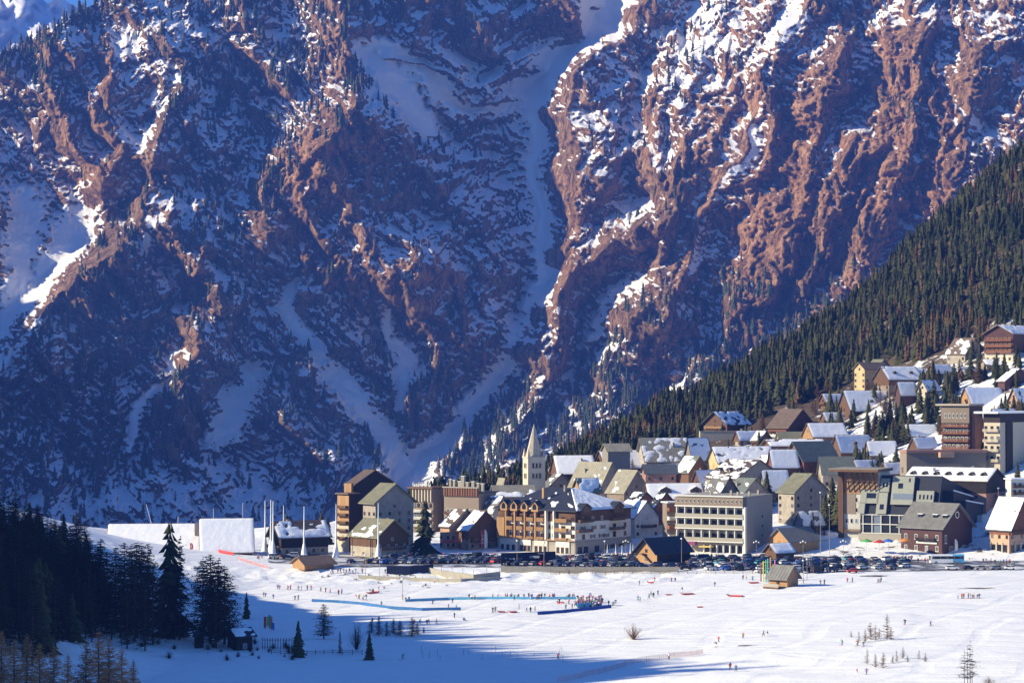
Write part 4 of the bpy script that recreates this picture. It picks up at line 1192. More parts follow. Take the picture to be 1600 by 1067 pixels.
s.box("wall", 0, s.B, 0, s.A, -4, s.h(750), W['white']); s.box("roof", -.6, s.B + .6, -.9, s.A + .5, s.h(750) + .02, s.h(748), M_SNOW)
for z in (3.5, 6.8, 9.5): s.balcony('R', .2, s.B, z, W['wood']); s.wins('R', 5, (z + .3,), 1.3, 1.4, 'wood')
s = H_("dormer_terrace", "long terrace with seven snowy dormers and a pink end wall", 1424, 1541, 1588, 802, 752, 734, 'R', 30, 'pink', 'brown', 1.2, snow2=-2, clad='dark', cladz=.62, wl=(9, 2), wr=(1, 1), chim=3, dorm=7, wz=3, ov=.7)
s = H_("wooden_cabin", "small wooden cabin with lit yellow gable beside the parked cars", 1206, 1234, 1284, 868, 846, 828, 'L', 52, 'wood', 'grey', -2, wl=(1, 1), wr=(3, 1), chim=0, clad='honey', cladz=.1, og=1.2, cat="cabin")
H_("ticket_hut", "little dark hut with bluish snow roof among the parked cars", 1197, 1212, 1242, 876, 862, 850, 'L', 58, 'wood', 'brown', 1.4, wl=(1, 1), chim=0, cat="hut", D=846, og=1.0)
s = H_("corrugated_barn", "barn with long dark corrugated roof and lit plank gable with stair", 995, 1026, 1082, 884, 863, 842, 'L', 45, 'honey', 'navy', -2, chim=0, wl=(1, 1), og=1.8, ov=.8, cat="barn", D=838)
s.box("side_boards", .1, s.B + .04, -.06, .3, -2, s.h(864), W['dark'])
bar((-.6, s.A * .62, 3.4), (-.6, s.A * .2, .2), .5, W['dark'], "stair", s.o)
s.box("landing", -1.2, -.02, s.A * .5, s.A * .75, 3.2, 3.4, W['dark'])
# --- left side
s = H_("sports_hall", "very long hall whose whole left roof is one sheet of snow", 159, 170, 312, 862, 858, 822, 'L', 84, 'wood', 'brown', 1.6, chim=0, cat="hall", D=866, og=1.0, ov=1.2)
s.box("roof_hatch", s.p('R', 302), s.p('R', 310), s.A * .22, s.A * .30, s.h(838), s.h(820), W['stone'])
s.box("roof_post", s.p('R', 275) - .12, s.p('R', 275) + .12, s.A * .5 - .12, s.A * .5 + .12, s.h(824), s.h(822) + 3, W['trim'])
s = H_("sports_hall", "higher snow roofed end of the long hall beside the tepee", 306, 316, 393, 862, 857, 812, 'L', 80, 'wood', 'brown', 1.6, chim=0, cat="hall", D=868, og=1.0, ov=1.2)
for px, hh in ((335, 4), (380, 6)): s.box("roof_post", s.p('R', px) - .12, s.p('R', px) + .12, s.A * .5 - .12, s.A * .5 + .12, s.h(814), s.h(812) + hh, W['trim'])
H_("slope_restaurant", "timber restaurant with snow edged roof behind the white masts", 417, 440, 510, 862, 838, 816, 'L', 60, 'beige', 'brown', .25, low=1.2, clad='dark', cladz=.4, wl=(2, 2), wr=(5, 1), chim=1, bal=(('L', .05, .95, 2.8, 'honey'),), cat="restaurant", og=1.5, D=876)
s = H_("lift_shed", "low brown shed in the snow below the restaurant", 455, 476, 519, 893, 881, 872, 'L', 55, 'wood', 'brown', -2, clad='honey', cladz=.2, chim=0, wr=(2, 1), wz=.6, wh=.9, cat="shed", ov=1.4)
H_("forest_hut", "dark little hut with overhanging snow dusted roof below the left wood", 352, 372, 394, 1006, 992, 983, 'L', 60, 'dark', 'navy', .05, chim=0, wr=(1, 1), wz=.5, frame='white', cat="hut", ov=1.0, og=1.0, D=600)
H_("bird_hut", "tiny open shelter beside the dark hut below the left wood", 304, 309, 318, 1002, 992, 986, 'R', 45, 'dark', 'dark' if 'dark' in R_ else 'navy', -2, chim=0, cat="shelter", ov=.4, og=.4, D=603)
s = H_("ski_school_cabin", "small beige cabin standing alone on the open snow with brown roof", 1204, 1230, 1250, 918, 901, 886, 'R', 40, 'honey', 'grey', -2, chim=0, wl=(1, 1), wz=1, cat="cabin", ov=1.3, og=.8)
s.box("deck", -4.5, -.1, .5, s.A * .9, -1, .25, W['wood']); s.box("deck_rail", -4.5, -4.35, .5, s.A * .9, .25, 1.3, W['concrete'])

# ------------------------------------------------------------------ the church tower
s = Bld("church_tower", "stone church tower with tall pointed spire lit on its left side", "church", 817, 825, 852, 800, 65)
hT = s.h(716)
s.box("shaft", 0, s.B, 0, s.A, -4, hT, W['pale'])
s.box("cornice", -.25, s.B + .25, -.25, s.A + .25, hT + .01, hT + .6, W['pale'])
for zr in (s.h(748.5), s.h(732.5)):
    for i in range(3):
        o = link("belfry_window", window_mesh(W['pale'], 'slit'), s.o)
        o.location = (s.B * (.30 + .2 * i), -.02, zr); o.scale = (1.15, 1.6, 2.5)
    for i in range(2):
        o = link("belfry_window", window_mesh(W['pale'], 'slit'), s.o)
        o.location = (-.02, s.A * (.35 + .3 * i), zr); o.scale = (1.0, 1.6, 2.5); o.rotation_euler = (0, 0, -math.pi / 2)
bx_, by_ = s.B, s.A; cx_, cy_ = bx_ / 2, by_ / 2
zt_ = s.h(662)
n8 = 8
v = [(cx_ + bx_ * .47 * math.cos(math.pi / 8 + 6.2832 * i / n8), cy_ + by_ * .47 * math.sin(math.pi / 8 + 6.2832 * i / n8), hT + .6) for i in range(n8)]
vm = [(cx_ + (x - cx_) * .52, cy_ + (y - cy_) * .52, hT + .6 + (zt_ - hT) * .47) for x, y, z in v]
v = v + vm + [(cx_, cy_, zt_)]
f = [[i, (i + 1) % 8, 8 + (i + 1) % 8, 8 + i] for i in range(8)] + [[8 + i, 8 + (i + 1) % 8, 16] for i in range(8)]
link("spire", pydata("spire", v, f, [W['pale']]), s.o)
for (x, y) in ((.5, .5), (bx_ - .5, .5), (.5, by_ - .5), (bx_ - .5, by_ - .5)):
    v = [(x - .6, y - .6, hT + .6), (x + .6, y - .6, hT + .6), (x + .6, y + .6, hT + .6), (x - .6, y + .6, hT + .6), (x, y, hT + 4.6)]
    link("pinnacle", pydata("pinnacle", v, [[0, 1, 4], [1, 2, 4], [2, 3, 4], [3, 0, 4]], [W['pale']]), s.o)
bar((cx_, cy_, zt_ - .2), (cx_, cy_, zt_ + 1.4), .12, IRON, "cross_post", s.o)

# ------------------------------------------------------------------ the arcaded hotel
s = Bld("arcaded_hotel", "big chalet hotel with four lit timber gables and white stone ground floor", "hotel", 777, 899, 992, 866, 40)
He, Hr = s.h(797), s.h(768)
A_, B_ = s.A, s.B
s.box("ground_floor", 0, B_, 0, A_, -3, 5.2, W['stone'])
s.box("wall", .25, B_ - .02, .25, A_ - .02, 5.2, 12.2, W['white'])
s.box("upper_wall", .2, B_ - .05, .2, A_ - .05, 12.2, He, W['wood'])
ov = 1.5
k = (Hr - He) / (B_ / 2)
e = He - ov * .45
v = [(-ov, -ov, e), (B_ + ov, -ov, e), (B_ + ov, A_ + ov, e), (-ov, A_ + ov, e), (B_ / 2, A_ * .42, Hr), (B_ / 2, A_ * .72, Hr)]
v += [(x, y, z + .35) for x, y, z in v]
f = [[6, 7, 10], [7, 8, 11, 10], [8, 9, 11], [9, 6, 10, 11], [0, 1, 7, 6], [1, 2, 8, 7], [2, 3, 9, 8], [3, 0, 6, 9], [0, 3, 2, 1]]
ro = link("roof", pydata("roof", v, f, [R_['navy']]), s.o)
def hip_front(l, w_):      # slope above the shaded front
    t_ = w_ / 17.0
    x0, x1 = -ov + (B_ / 2 + ov) * t_, B_ + ov - (B_ / 2 + ov) * t_
    return (x0 + (x1 - x0) * l / (B_ + 2 * ov), -ov + (A_ * .42 + ov) * t_, e + .35 + (Hr - e) * t_)
roof_snow(ro, hip_front, B_ + 2 * ov, 16.5, 1.0, th=.5)
def hip_left(l, w_):
    t_ = w_ / 17.0
    y0, y1 = -ov + (A_ * .42 + ov) * t_, A_ + ov - (A_ * .28 + ov) * t_
    return (-ov + (B_ / 2 + ov) * t_, y0 + (y1 - y0) * l / (A_ + 2 * ov), e + .35 + (Hr - e) * t_)
roof_snow(ro, hip_left, A_ + 2 * ov, 16.5, -.42, 0.3)
kx = (Hr - e) / (B_ / 2 + ov)
ztL = lambda c: e + .35 + (c + ov) * kx
for px in (791, 807, 823.5, 840):
    dormer(s, lambda c, l, z: (c, l, z), lambda c: He - .6, s.p('L', px), -1.7, 3.4, 3.4, R_['navy'], W['honey'])
for px in (912, 966):
    dormer(s, lambda c, l, z: (l, c, z), lambda c: He - 1.2, s.p('R', px), -1.6, 6.0, 3.4, R_['navy'], W['wood'])
for px0, px1 in ((795, 804), (811, 820), (827, 837), (843, 853), (871, 889)):
    for z in (5.4, 8.6, 12.2):
        s.balcony('L', s.p('L', px0), s.p('L', px1), z, W['honey'], 1.7, 1.25 if z > 6 else .7)
    for z in (5.6, 8.8, 12.4):
        pm = s.p('L', (px0 + px1) / 2)
        s.win('L', pm, z, 2.0, 1.9, 'wood', d=-.2)
for px in (793.5, 807.5, 823.5, 840, 856, 868.5):
    s.fbox("timber_post", 'L', s.p('L', px) - .3, s.p('L', px) + .3, 0, 1.4, 5.2, He - .3, W['trim'] if px > 850 else W['honey'])
for px in (859, 864, 893, 896):
    for z in (6, 9.2, 12.6): s.win('L', s.p('L', px), z, .9, 1.6, 'wood', d=-.2)
s.fbox("stair_block", 'L', s.p('L', 778), s.p('L', 790), 0, .9, 5.2, 13, W['honey'])
for px0, px1 in ((782, 808), (814, 831), (836, 857), (870, 891)):
    s.fbox("shop_front", 'L', s.p('L', px0), s.p('L', px1), .02, .5, -1, 4.9, W['white'])
    n_ = 3
    for i in range(n_):
        p = s.p('L', px0 + (px1 - px0) * (i + .5) / n_)
        s.win('L', p, .2, 1.5, 2.3, 'wood', d=.52)
s.fbox("wood_beam", 'L', .3, A_ - .3, .05, 1.2, 4.95, 5.35, W['honey'])
for px in (912, 930, 945):
    s.win('R', s.p('R', px), 9.0, 1.5, 1.5, 'white', 'shutter', d=-.22)
for px in (928, 942, 951): s.win('R', s.p('R', px), 5.7, 1.6, 1.4, 'white', 'shutter', d=-.22)
for px in (928, 943): s.win('R', s.p('R', px), 12.6, 1.3, 1.5, 'white', d=-.17)
for z in (5.6, 8.7, 12.4): s.win('R', s.p('R', 964), z, 1.8, 2.1, 'wood', d=-.17)
for z in (5.8, 9.2): s.win('R', s.p('R', 982), z, 1.6, 1.7, 'wood', d=-.22)
s.win('R', s.p('R', 912), 12.5, 2.2, 2.1, 'wood', d=-.17); s.win('R', s.p('R', 913), 5.5, 1.7, 1.9, 'wood', d=-.22)
s.balcony('R', s.p('R', 900), s.p('R', 924), 8.4, W['wood'], 1.5); s.balcony('R', s.p('R', 902), s.p('R', 925), 12.2, W['wood'], 1.6)
for z in (8.5, 12.2): s.balcony('R', s.p('R', 955), s.p('R', 977), z, W['wood'], 1.6)
for px in (906, 916, 934, 950, 960, 974): s.win('R', s.p('R', px), .3, 2.6, 2.4, 'dark', d=.02)
bar((B_ * .4, A_ * .42, Hr - 1), (B_ * .4, A_ * .42, Hr + 1.5), .8, W['stone'], "chimney", s.o)
bar((B_ * .2, A_ * .55, Hr - 3.5), (B_ * .2, A_ * .55, Hr + .6), .9, W['honey'], "chimney", s.o)

# ------------------------------------------------------------------ the concrete hotel
s = Bld("concrete_hotel", "concrete hotel with three rows of lit balconies and a blank grey side wall", "hotel", 1059, 1164, 1218, 866, 28, D=876)
Ht = s.h(777)
A_, B_ = s.A, s.B
s.box("wall", 1.8, B_, 0, A_, -4, Ht, W['grey'])
s.box("attic_band", -.3, 1.79, .9, A_ + .1, s.h(792), Ht - .3, W['taupe'])
s.box("roof_edge", -.7, 2.4, .6, A_ + .5, Ht + .01, Ht + .5, W['trim'])
s.box("side_wall_end", 0, 1.78, 0, .88, -3, s.h(792), W['trim'])
s.box("coping", 2.42, B_ + .2, -.15, A_ + .1, Ht + .01, Ht + .35, W['concrete'])
for i in range(16):
    p = 1.8 + (A_ - 3) * i / 15
    s.win('L', p, s.h(786.5), .55, 1.25, 'white', 'slit', d=.32)
for (yo0, yo1) in ((794, 811), (813, 828), (832, 848)):
    zt0 = s.h(yo1)
    s.fbox("parapet", 'L', .9, A_, -.3, .2, zt0 + .45, zt0 + 1.75, W['concrete'])
    s.fbox("floor_edge", 'L', .9, A_ + .1, -1.79, .35, zt0, zt0 + .42, W['trim'])
    for i in range(9):
        p = 1.0 + (A_ - 1.4) * i / 8
        s.fbox("pier", 'L', p - .17, p + .17, -1.75, -.05, zt0 + 1.77, s.h(yo0) + .55, W['trim'])
    for i in range(8):
        p = 1.0 + (A_ - 1.4) * (i + .5) / 8
        s.win('L', p, zt0 + .6, 2.5, 2.7, 'dark', d=-1.79)
s.fbox("top_strip", 'L', .9, A_ + .2, -1.7, .4, s.h(793), s.h(791), W['trim'])
s.fbox("shop_glass", 'L', 1, A_ * .62, -1.79, -1.6, -1, 3.0, GLASS)
for i in range(7): s.fbox("shop_pier", 'L', 1 + i * 2.7, 1.4 + i * 2.7, -1.6, -.4, -1, 3.2, W['trim'])
s.fbox("awning", 'L', A_ * .45, A_ * .62, .1, 3.0, 2.5, 2.9, mat("yellow_awning", (0.65, 0.48, 0.12), 0.8))
s.fbox("awning", 'L', A_ * .68, A_ * .86, .1, 2.6, 3.1, 4.4, mat("plum_awning", (0.22, 0.06, 0.13), 0.8))
for z in (6, 9.6, 13.3): s.win('R', B_ * .62, z, .8, .8, 'dark')
for x, y, hh in ((3, 4, 2), (6, 8, 2.4), (5, 16, 1.6), (12, 3, 1.8), (20, 2.5, 2), (24, 4, 1.5)):
    s.box("chimney", x, x + .8, y, y + .8, Ht, Ht + hh, W['concrete'])

# ------------------------------------------------------------------ tall building with fanned roof brackets
s = Bld("bracket_building", "tall brown and white building with fanned brackets under a flat roof", "building", 1318, 1372, 1400, 836, 24, D=893)
Ht = s.h(737)
A_, B_ = s.A, s.B
s.box("wall", 0, B_, 0, A_, -4, Ht, W['white'])
s.fbox("upper_facade", 'L', 0, A_, .02, .2, s.h(772), Ht - .1, W['honey'])
s.fbox("mid_facade", 'L', A_ * .62, A_, .02, .2, s.h(803), s.h(772.3), W['taupe'])
s.fbox("end_pillar", 'L', A_ - .9, A_ + 1.1, .02, 1.2, -3, Ht - .1, W['wood'])
s.box("roof", -4.5, B_ + 1, -1, A_ + 4, Ht + .02, Ht + 1.0, W['wood'])
s.box("roof_top", -4.6, B_ + 1.1, -1.1, A_ + 4.1, Ht + 1.01, Ht + 1.2, R_['stone'])
for i in range(7):
    p = A_ * (.06 + .86 * i / 6)
    bar((-.2, p, Ht - 8), (-4.2, p, Ht - .05), .32, W['dark'], "bracket", s.o)
    bar((-.2, p + .4, Ht - 4.5), (-4.2, p + .4, Ht - .05), .28, W['dark'], "bracket", s.o)
s.wins('L', 7, [s.h(y) for y in (765, 785, 801, 818)], 1.1, 1.9, 'white', 'slit', .08, .86)
s.balcony('L', A_ * .4, A_ * .9, 2.4, W['wood'])

# ------------------------------------------------------------------ modern building with leaning sage panels
s = Bld("panel_building", "modern building with leaning sage panels over glass and a dark stepped roof", "building", 1352, 1467, 1560, 850, 25)
A_, B_ = s.A, s.B
zA, zB = s.h(806), s.h(746)
SB = 5.8
setb = lambda z: SB * max(0.0, (z - zA)) / (zB - zA)
prism("wall", [(0.6, -4), (B_ * .96, -4), (B_ * .96, s.h(812)), (B_ * .9, s.h(775)), (SB + 1, zB), (.6, zA)], 'y', .4, A_, W['slateblue'], s.o)
def panel(px0, px1, y0, y1, th=.9, m=W['panel']):
    z0, z1 = s.h(y1), s.h(y0)
    p0, p1 = s.p('L', px1), s.p('L', px0)
    vv = []
    for p in (p0, p1):
        for z in (z0, z1):
            vv += [(setb(z) - th, p, z), (setb(z) + .3, p, z)]
    ff = [[0, 2, 6, 4], [1, 5, 7, 3], [0, 1, 3, 2], [4, 6, 7, 5], [0, 4, 5, 1], [2, 3, 7, 6]]
    o = link("facade_panel", pydata("facade_panel", vv, ff, [m]), s.o)
    bm = bmesh.new(); bm.from_mesh(o.data); bmesh.ops.recalc_face_normals(bm, faces=bm.faces); bm.to_mesh(o.data); bm.free()
    return o
def opening(px0, px1, y0, y1, m=GLASS): 
    o = panel(px0, px1, y0, y1, .95, m); o.name = "panel_window"
sh = 9   # columns are read at the panel foot
panel(1352, 1378, 747, 790); panel(1347 + 4, 1360, 768, 789, 1.0); panel(1350, 1359, 788, 806)
opening(1362, 1369, 757.5, 765.5); opening(1359, 1374, 774, 782)
panel(1379, 1392, 751, 772); panel(1376, 1391, 773, 806); opening(1382, 1385, 757, 764); opening(1387, 1390, 757, 764); opening(1381, 1387, 791, 799)
panel(1396, 1428, 747, 791); opening(1405, 1412, 758, 766); opening(1399, 1428.2, 774, 783, PALEGLASS); opening(1420, 1422.4, 750, 756)
panel(1433, 1458, 769, 790); 
for i in range(4): opening(1437 + i * 5.5, 1439.4 + i * 5.5, 775, 782)
for i in range(9):
    p = A_ * (.04 + .92 * i / 8)
    s.fbox("mullion", 'L', p - .14, p + .14, -.62, .1, 3.2, zA - .2, W['trim'])
    if i < 8:
        s.fbox("glazing", 'L', p + .2, p + A_ * .92 / 8 - .2, -.65, -.4, 3.2, zA - .4, GLASS if i % 3 else PALEGLASS)
for z in (3.1, 6.6, 10.2): s.fbox("floor_edge", 'L', A_ * .02, A_ * .98, -.6, .25, z, z + .3, W['trim'])
s.fbox("base_wall", 'L', -1, A_ + .5, -.6, .5, -3, 3.0, W['concrete'])
# dark stepped roofs on the right
prism("roof_step", [(6, -4), (B_ * 1.02, -4), (B_ * 1.02, s.h(818)), (B_ * .94, s.h(789)), (9, s.h(769))], 'y', -3.5, .38, W['slateblue'], s.o)
prism("roof_step", [(9, -4), (B_ * 1.06, -4), (B_ * 1.06, s.h(826)), (B_ * .99, s.h(800)), (12, s.h(785))], 'y', -7.5, -3.52, W['slateblue'], s.o)
bar((9, -3.6, s.h(769) + .05), (B_ * .94, -3.6, s.h(789) + .05), .5, M_SNOW, "snow_cover", s.o)
bar((12, -7.6, s.h(785) + .05), (B_ * .99, -7.6, s.h(800) + .05), .5, M_SNOW, "snow_cover", s.o)
s.box("end_wall", B_ * .55, B_ * 1.0, -9.5, -7.54, -4, s.h(812), W['white'])
# ------------------------------------------------------------------ towers above
s = Bld("brown_tower", "brown apartment tower with blank top panel and red balconies", "building", 1476, 1515, 1545, 735, 32, D=965)
A_, B_ = s.A, s.B; Ht = s.h(634)
s.box("wall", 0, B_, 0, A_, -6, Ht, W['plum'])
s.fbox("top_panel", 'L', 0, A_, .02, .8, s.h(661), Ht - .4, W['taupe'])
s.box("roof", -2.2, B_ + .3, -.5, A_ + 2.0, Ht + .02, Ht + .8, W['beige'])
for i in range(6): s.win('L', A_ * (.14 + .14 * i), s.h(653), .9, 1.9, 'white', d=.82)
for y in (661, 672, 684, 696):
    z = s.h(y + 6); s.balcony('L', .2, A_ - .2, z, W['rust'], 1.5, 1.1)
    s.wins('L', 6, (z + .2,), 1.3, 1.9, 'white')
prism("side_wing", [(B_ * .15, -6), (B_ * 1.0, -6), (B_ * 1.0, s.h(660)), (B_ * .15, s.h(642))], 'y', -1.6, -.02, W['pink'], s.o)
s = Bld("yellow_tower", "pale yellow apartment tower with narrow lit balconies and a dark vertical band", "building", 1541, 1562, 1650, 742, 42, D=955)
A_, B_ = s.A, s.B; Ht = s.h(660)
s.box("wall", 0, B_, 0, A_, -6, Ht, W['cream'])
s.box("upper_wall", -.2, B_ + .2, -.2, A_ + .2, Ht + .01, s.h(646), W['dark'])
s.box("roof", -3.4, B_ + .5, -.9, A_ + 2.8, s.h(646) + .02, s.h(643), M_SNOW)
s.fbox("vertical_band", 'R', s.p('R', 1573), s.p('R', 1586), .02, .6, -5, Ht - .1, W['dark'])
for y in (674, 690, 705, 721):
    z = s.h(y); s.balcony('L', .2, A_ - .2, z, W['cream'], 1.6, 1.0); s.wins('L', 3, (z + .2,), 1.3, 2.0, 'dark')
s = Bld("terrace_cafe", "low glazed cafe with salmon fascia under the brown tower", "building", 1411, 1416, 1545, 735, 80, D=950)
A_, B_ = s.A, s.B; Ht = s.h(703)
s.box("wall", 0, B_, 0, max(A_, 8), -4, Ht - 1.2, W['taupe']); s.box("fascia", -.3, B_ + .3, -.8, max(A_, 8) + .2, Ht - 1.19, Ht, W['pink'])
s.wins('R', 14, (1.0,), 2.2, 3.0, 'dark')
s.box("awning", s.p('R', 1466), s.p('R', 1488), -3.6, -.82, Ht - 3.0, Ht - .9, W['salmon'])

# ------------------------------------------------------------------ more chalets filling the slope
FILL = [("low chalet under thick snow behind the twin dormer chalet", 1410, 1418, 1452, 600, 586, 576, 'L', 62, 'wood', 'brown', 1.2),
        ("small snow roofed house beside the hillside car lane", 1452, 1462, 1492, 596, 582, 570, 'L', 58, 'taupe', 'brown', 1.0),
        ("brown chalet half buried under snow left of the wide striped roof", 1282, 1292, 1322, 640, 628, 616, 'L', 58, 'wood', 'brown', .9),
        ("plain shed with snowy roof beside the brown sweeping roof", 1284, 1292, 1326, 668, 656, 645, 'L', 62, 'taupe', 'grey', .6),
        ("snow capped cottage between the firs left of the brown tower", 1424, 1434, 1468, 712, 698, 684, 'L', 58, 'plum', 'brown', 1.1),
        ("little gabled chalet above the flat snow lodge", 1176, 1186, 1208, 700, 688, 674, 'R', 50, 'wood', 'blue', .6),
        ("stone cottage with snow roof beside the pale retaining wall", 1148, 1156, 1188, 698, 686, 674, 'L', 62, 'stone', 'brown', .9),
        ("narrow dark chalet between the yellow gable inn and the ochre house", 1186, 1194, 1210, 748, 726, 712, 'R', 55, 'dark', 'brown', .4),
        ("rust red chalet with snowy eaves above the bracket building", 1330, 1342, 1378, 752, 736, 720, 'L', 58, 'rust', 'brown', .9),
        ("small house with white roof squeezed behind the bracket building", 1378, 1388, 1424, 752, 738, 724, 'L', 60, 'beige', 'brown', 1.2),
        ("dark chalet with snow roof below the orange gable chalet", 1548, 1558, 1596, 668, 654, 640, 'L', 58, 'plum', 'brown', 1.0),
        ("snowy hut at the upper right below the balcony hotel", 1500, 1508, 1536, 596, 584, 574, 'L', 60, 'wood', 'brown', 1.1),
        ("grey roofed house between the church and the snow roofed lodge", 852, 860, 880, 762, 744, 730, 'R', 52, 'taupe', 'grey', .1),
        ("tiny chalet with snow roof below the broad grey lodge", 1032, 1042, 1072, 752, 738, 725, 'L', 56, 'wood', 'brown', .8),
        ("timber house with patched snow roof behind the snow row house", 1096, 1104, 1128, 784, 768, 752, 'R', 50, 'rust', 'grey', .2),
        ("brown house with steep snow roof left of the beige inn", 1084, 1094, 1122, 770, 752, 736, 'L', 54, 'wood', 'brown', .7)]
for lb, xl, xc, xr, yb, ye, yr, gb, al, wl_, rf_, sn_ in FILL:
    H_("chalet", lb, xl, xc, xr, yb, ye, yr, gb, al, wl_, rf_, sn_, clad='wood' if wl_ not in ('wood', 'dark', 'rust') else None, wl=(2, 1), wr=(3, 1), chim=rnd.randint(0, 1), wz=.9,
       bal=(('L', .1, .9, 2.6, 'wood'),) if rnd.random() < .5 else ())
# ------------------------------------------------------------------ single trees
def twig_arrays(rg, layers, per, rbase, bare=0.15, up=0.15, thick=0.006, shape=0.9, twigs=5):
    """bare larch or shrub: thin branches with side twigs, unit high"""
    V_, F_ = [], []
    def tri(a, b_, w_):
        d = b_ - a
        n = d.cross(Vector((rg.uniform(-1, 1), rg.uniform(-1, 1), rg.uniform(-1, 1))))
        n = n.normalized() * w_ if n.length > 1e-6 else Vector((w_, 0, 0))
        i = len(V_)
        V_.extend([tuple(a - n), tuple(a + n), tuple(b_)])
        F_.append((i, i + 1, i + 2))
    for k in range(layers):
        f = bare + (1 - bare) * (k + rg.random()) / layers
        rr = rbase * (1 - (f - bare) / (1 - bare)) ** shape + 0.015
        for j in range(per):
            a = rg.uniform(0, 6.283)
            r = rr * rg.uniform(.35, 1.3)
            p0 = Vector((0, 0, f)); p1 = Vector((r * math.cos(a), r * math.sin(a), f + r * rg.uniform(up - .25, up + .25)))
            tri(p0, p1, thick)
            for q in range(twigs):
                t_ = rg.uniform(.25, 1.0)
                b0 = p0.lerp(p1, t_)
                b1 = b0 + Vector((rg.uniform(-1, 1), rg.uniform(-1, 1), rg.uniform(-.6, .9))) * r * rg.uniform(.15, .4)
                tri(b0, b1, thick * rg.uniform(.5, .9))
    return np.array(V_), np.array(F_)

rg = random.Random(11)
big_pine = [mesh_np("crown", *conifer_arrays(rg, 20, 8, rg.uniform(.15, .22), 0.5, 0.10, 0.75), [M_PINE]) for _ in range(4)]
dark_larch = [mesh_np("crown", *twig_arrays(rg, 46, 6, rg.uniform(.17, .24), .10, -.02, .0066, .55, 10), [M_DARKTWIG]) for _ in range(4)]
M_SUNLIT_TWIG = leafmat("sunlit_twigs", (0.20, 0.10, 0.04), (0.42, 0.23, 0.09))  # larch twigs lightened to paint in sunlight that the hill blocks
brown_larch = [mesh_np("crown", *twig_arrays(rg, 54, 7, rg.uniform(.20, .27), .06, .12, .0056, .8, 10), [M_LARCH]) for _ in range(3)]
sunlit_larch = []
for k_ in range(3):
    t_me = brown_larch[k_].copy(); t_me.materials[0] = M_SUNLIT_TWIG; sunlit_larch.append(t_me)
sapling = [mesh_np("crown", *twig_arrays(rg, 22, 5, rg.uniform(.2, .3), .06, .35, .013, .7, 4), [M_LARCH]) for _ in range(3)]
bare_tree = [mesh_np("crown", *twig_arrays(rg, 13, 3, .26, .18, -.05, .0075, .55, 3), [M_DARKTWIG]) for _ in range(2)]
slim_fir = [mesh_np("crown", *conifer_arrays(rg, 14, 9, rg.uniform(.17, .22), 0.5, 0.05, 0.35), [M_PINE]) for _ in range(3)]
def shrub_arrays(rg, n, twigs):
    V_, F_ = [], []
    for i in range(n):
        a = rg.uniform(0, 6.283); el = rg.uniform(.25, 1.45); r = rg.uniform(.6, 1.0)
        d = Vector((math.cos(a) * math.cos(el), math.sin(a) * math.cos(el), math.sin(el))) * r
        prev = Vector((0, 0, 0)); w_ = .016
        side = d.cross(Vector((0, 0, 1))).normalized()
        k = len(V_)
        V_.extend([tuple(-side * w_), tuple(side * w_), tuple(d)]); F_.append((k, k + 1, k + 2))
        for q in range(twigs):
            b0 = d * rg.uniform(.3, .95); b1 = b0 + Vector((rg.uniform(-1, 1), rg.uniform(-1, 1), rg.uniform(-.2, 1))) * .22
            k = len(V_)
            V_.extend([tuple(b0 - side * .008), tuple(b0 + side * .008), tuple(b1)]); F_.append((k, k + 1, k + 2))
    return np.array(V_), np.array(F_)
shrub = [mesh_np("crown", *shrub_arrays(rg, 70, 6), [M_LARCH]), mesh_np("crown", *shrub_arrays(rg, 90, 6), [M_DARKTWIG])]
thin_me = mesh_np("trunk", *cone_arrays(0.009, 0.002, 0.97, 5, -0.02), [M_BARK])
stub_me = mesh_np("trunk", *cone_arrays(0.02, 0.008, 0.3, 5, -0.02), [M_BARK])

def tree_h(px, ytop, ybase, D=None):
    c = ground(px, ybase) if D is None else on(px, D)
    return c, (ybase - ytop) * c.y / F
def put(name, crown, px, ytop, ybase, label, group=None, D=None, wide=1.0, trunk=None, cat="tree"):
    c, h = tree_h(px, ytop, ybase, D)
    if D is not None: h = CZ + ray(px, ytop)[2] * D - c.z
    c.z -= .15
    return plant(name, c, max(h, .5), rnd.uniform(0, 6.28), crown, label, group, cat, wide, trunk)

# the dark wood on the left slope
def wood_tree(px, D, h, i, label, group):
    c = on(px, D, -.3)
    k = rnd.random()
    crown = dark_larch[i % 4] if k < .9 else big_pine[i % 4]
    nm = "larch_tree" if k < .9 else "pine_tree"
    row = ("front" if D < 570 else ("second" if D < 610 else ("middle" if D < 660 else "back"))) + (" left" if px < 20 else (" central" if px < 90 else " right"))
    label = "%s %s in the %s part of the shaded wood" % ("tall" if h > 14 else "short", "bare dark larch" if nm[0] == "l" else "dark green pine", row)
    return plant(nm, c, h, rnd.uniform(0, 6.28), crown, label, group, wide=rnd.uniform(.85, 1.15))
i = 0
for row, D in enumerate(range(730, 520, -13)):
    px = -60 + rnd.uniform(0, 12)
    right = np.interp(D, [520, 560, 600, 640, 690, 730], [60, 120, 165, 165, 150, 140])
    while px < right:
        DD = D + rnd.uniform(-6, 6)
        X = (px - 800) / F * DD
        top = CZ - (np.interp(px, [-60, 60, 100, 140, 170], [758, 772, 778, 800, 850]) + rnd.uniform(-8, 34) - HOR) / F * DD
        hmax = top - hz(X, DD)
        h = min(rnd.uniform(11, 19), hmax)
        if h > 6:
            wood_tree(px, DD, h, i, "dark bare larch or pine in the shaded wood on the left slope", "trees of the shaded left wood")
            i += 1
        px += rnd.uniform(12, 22)
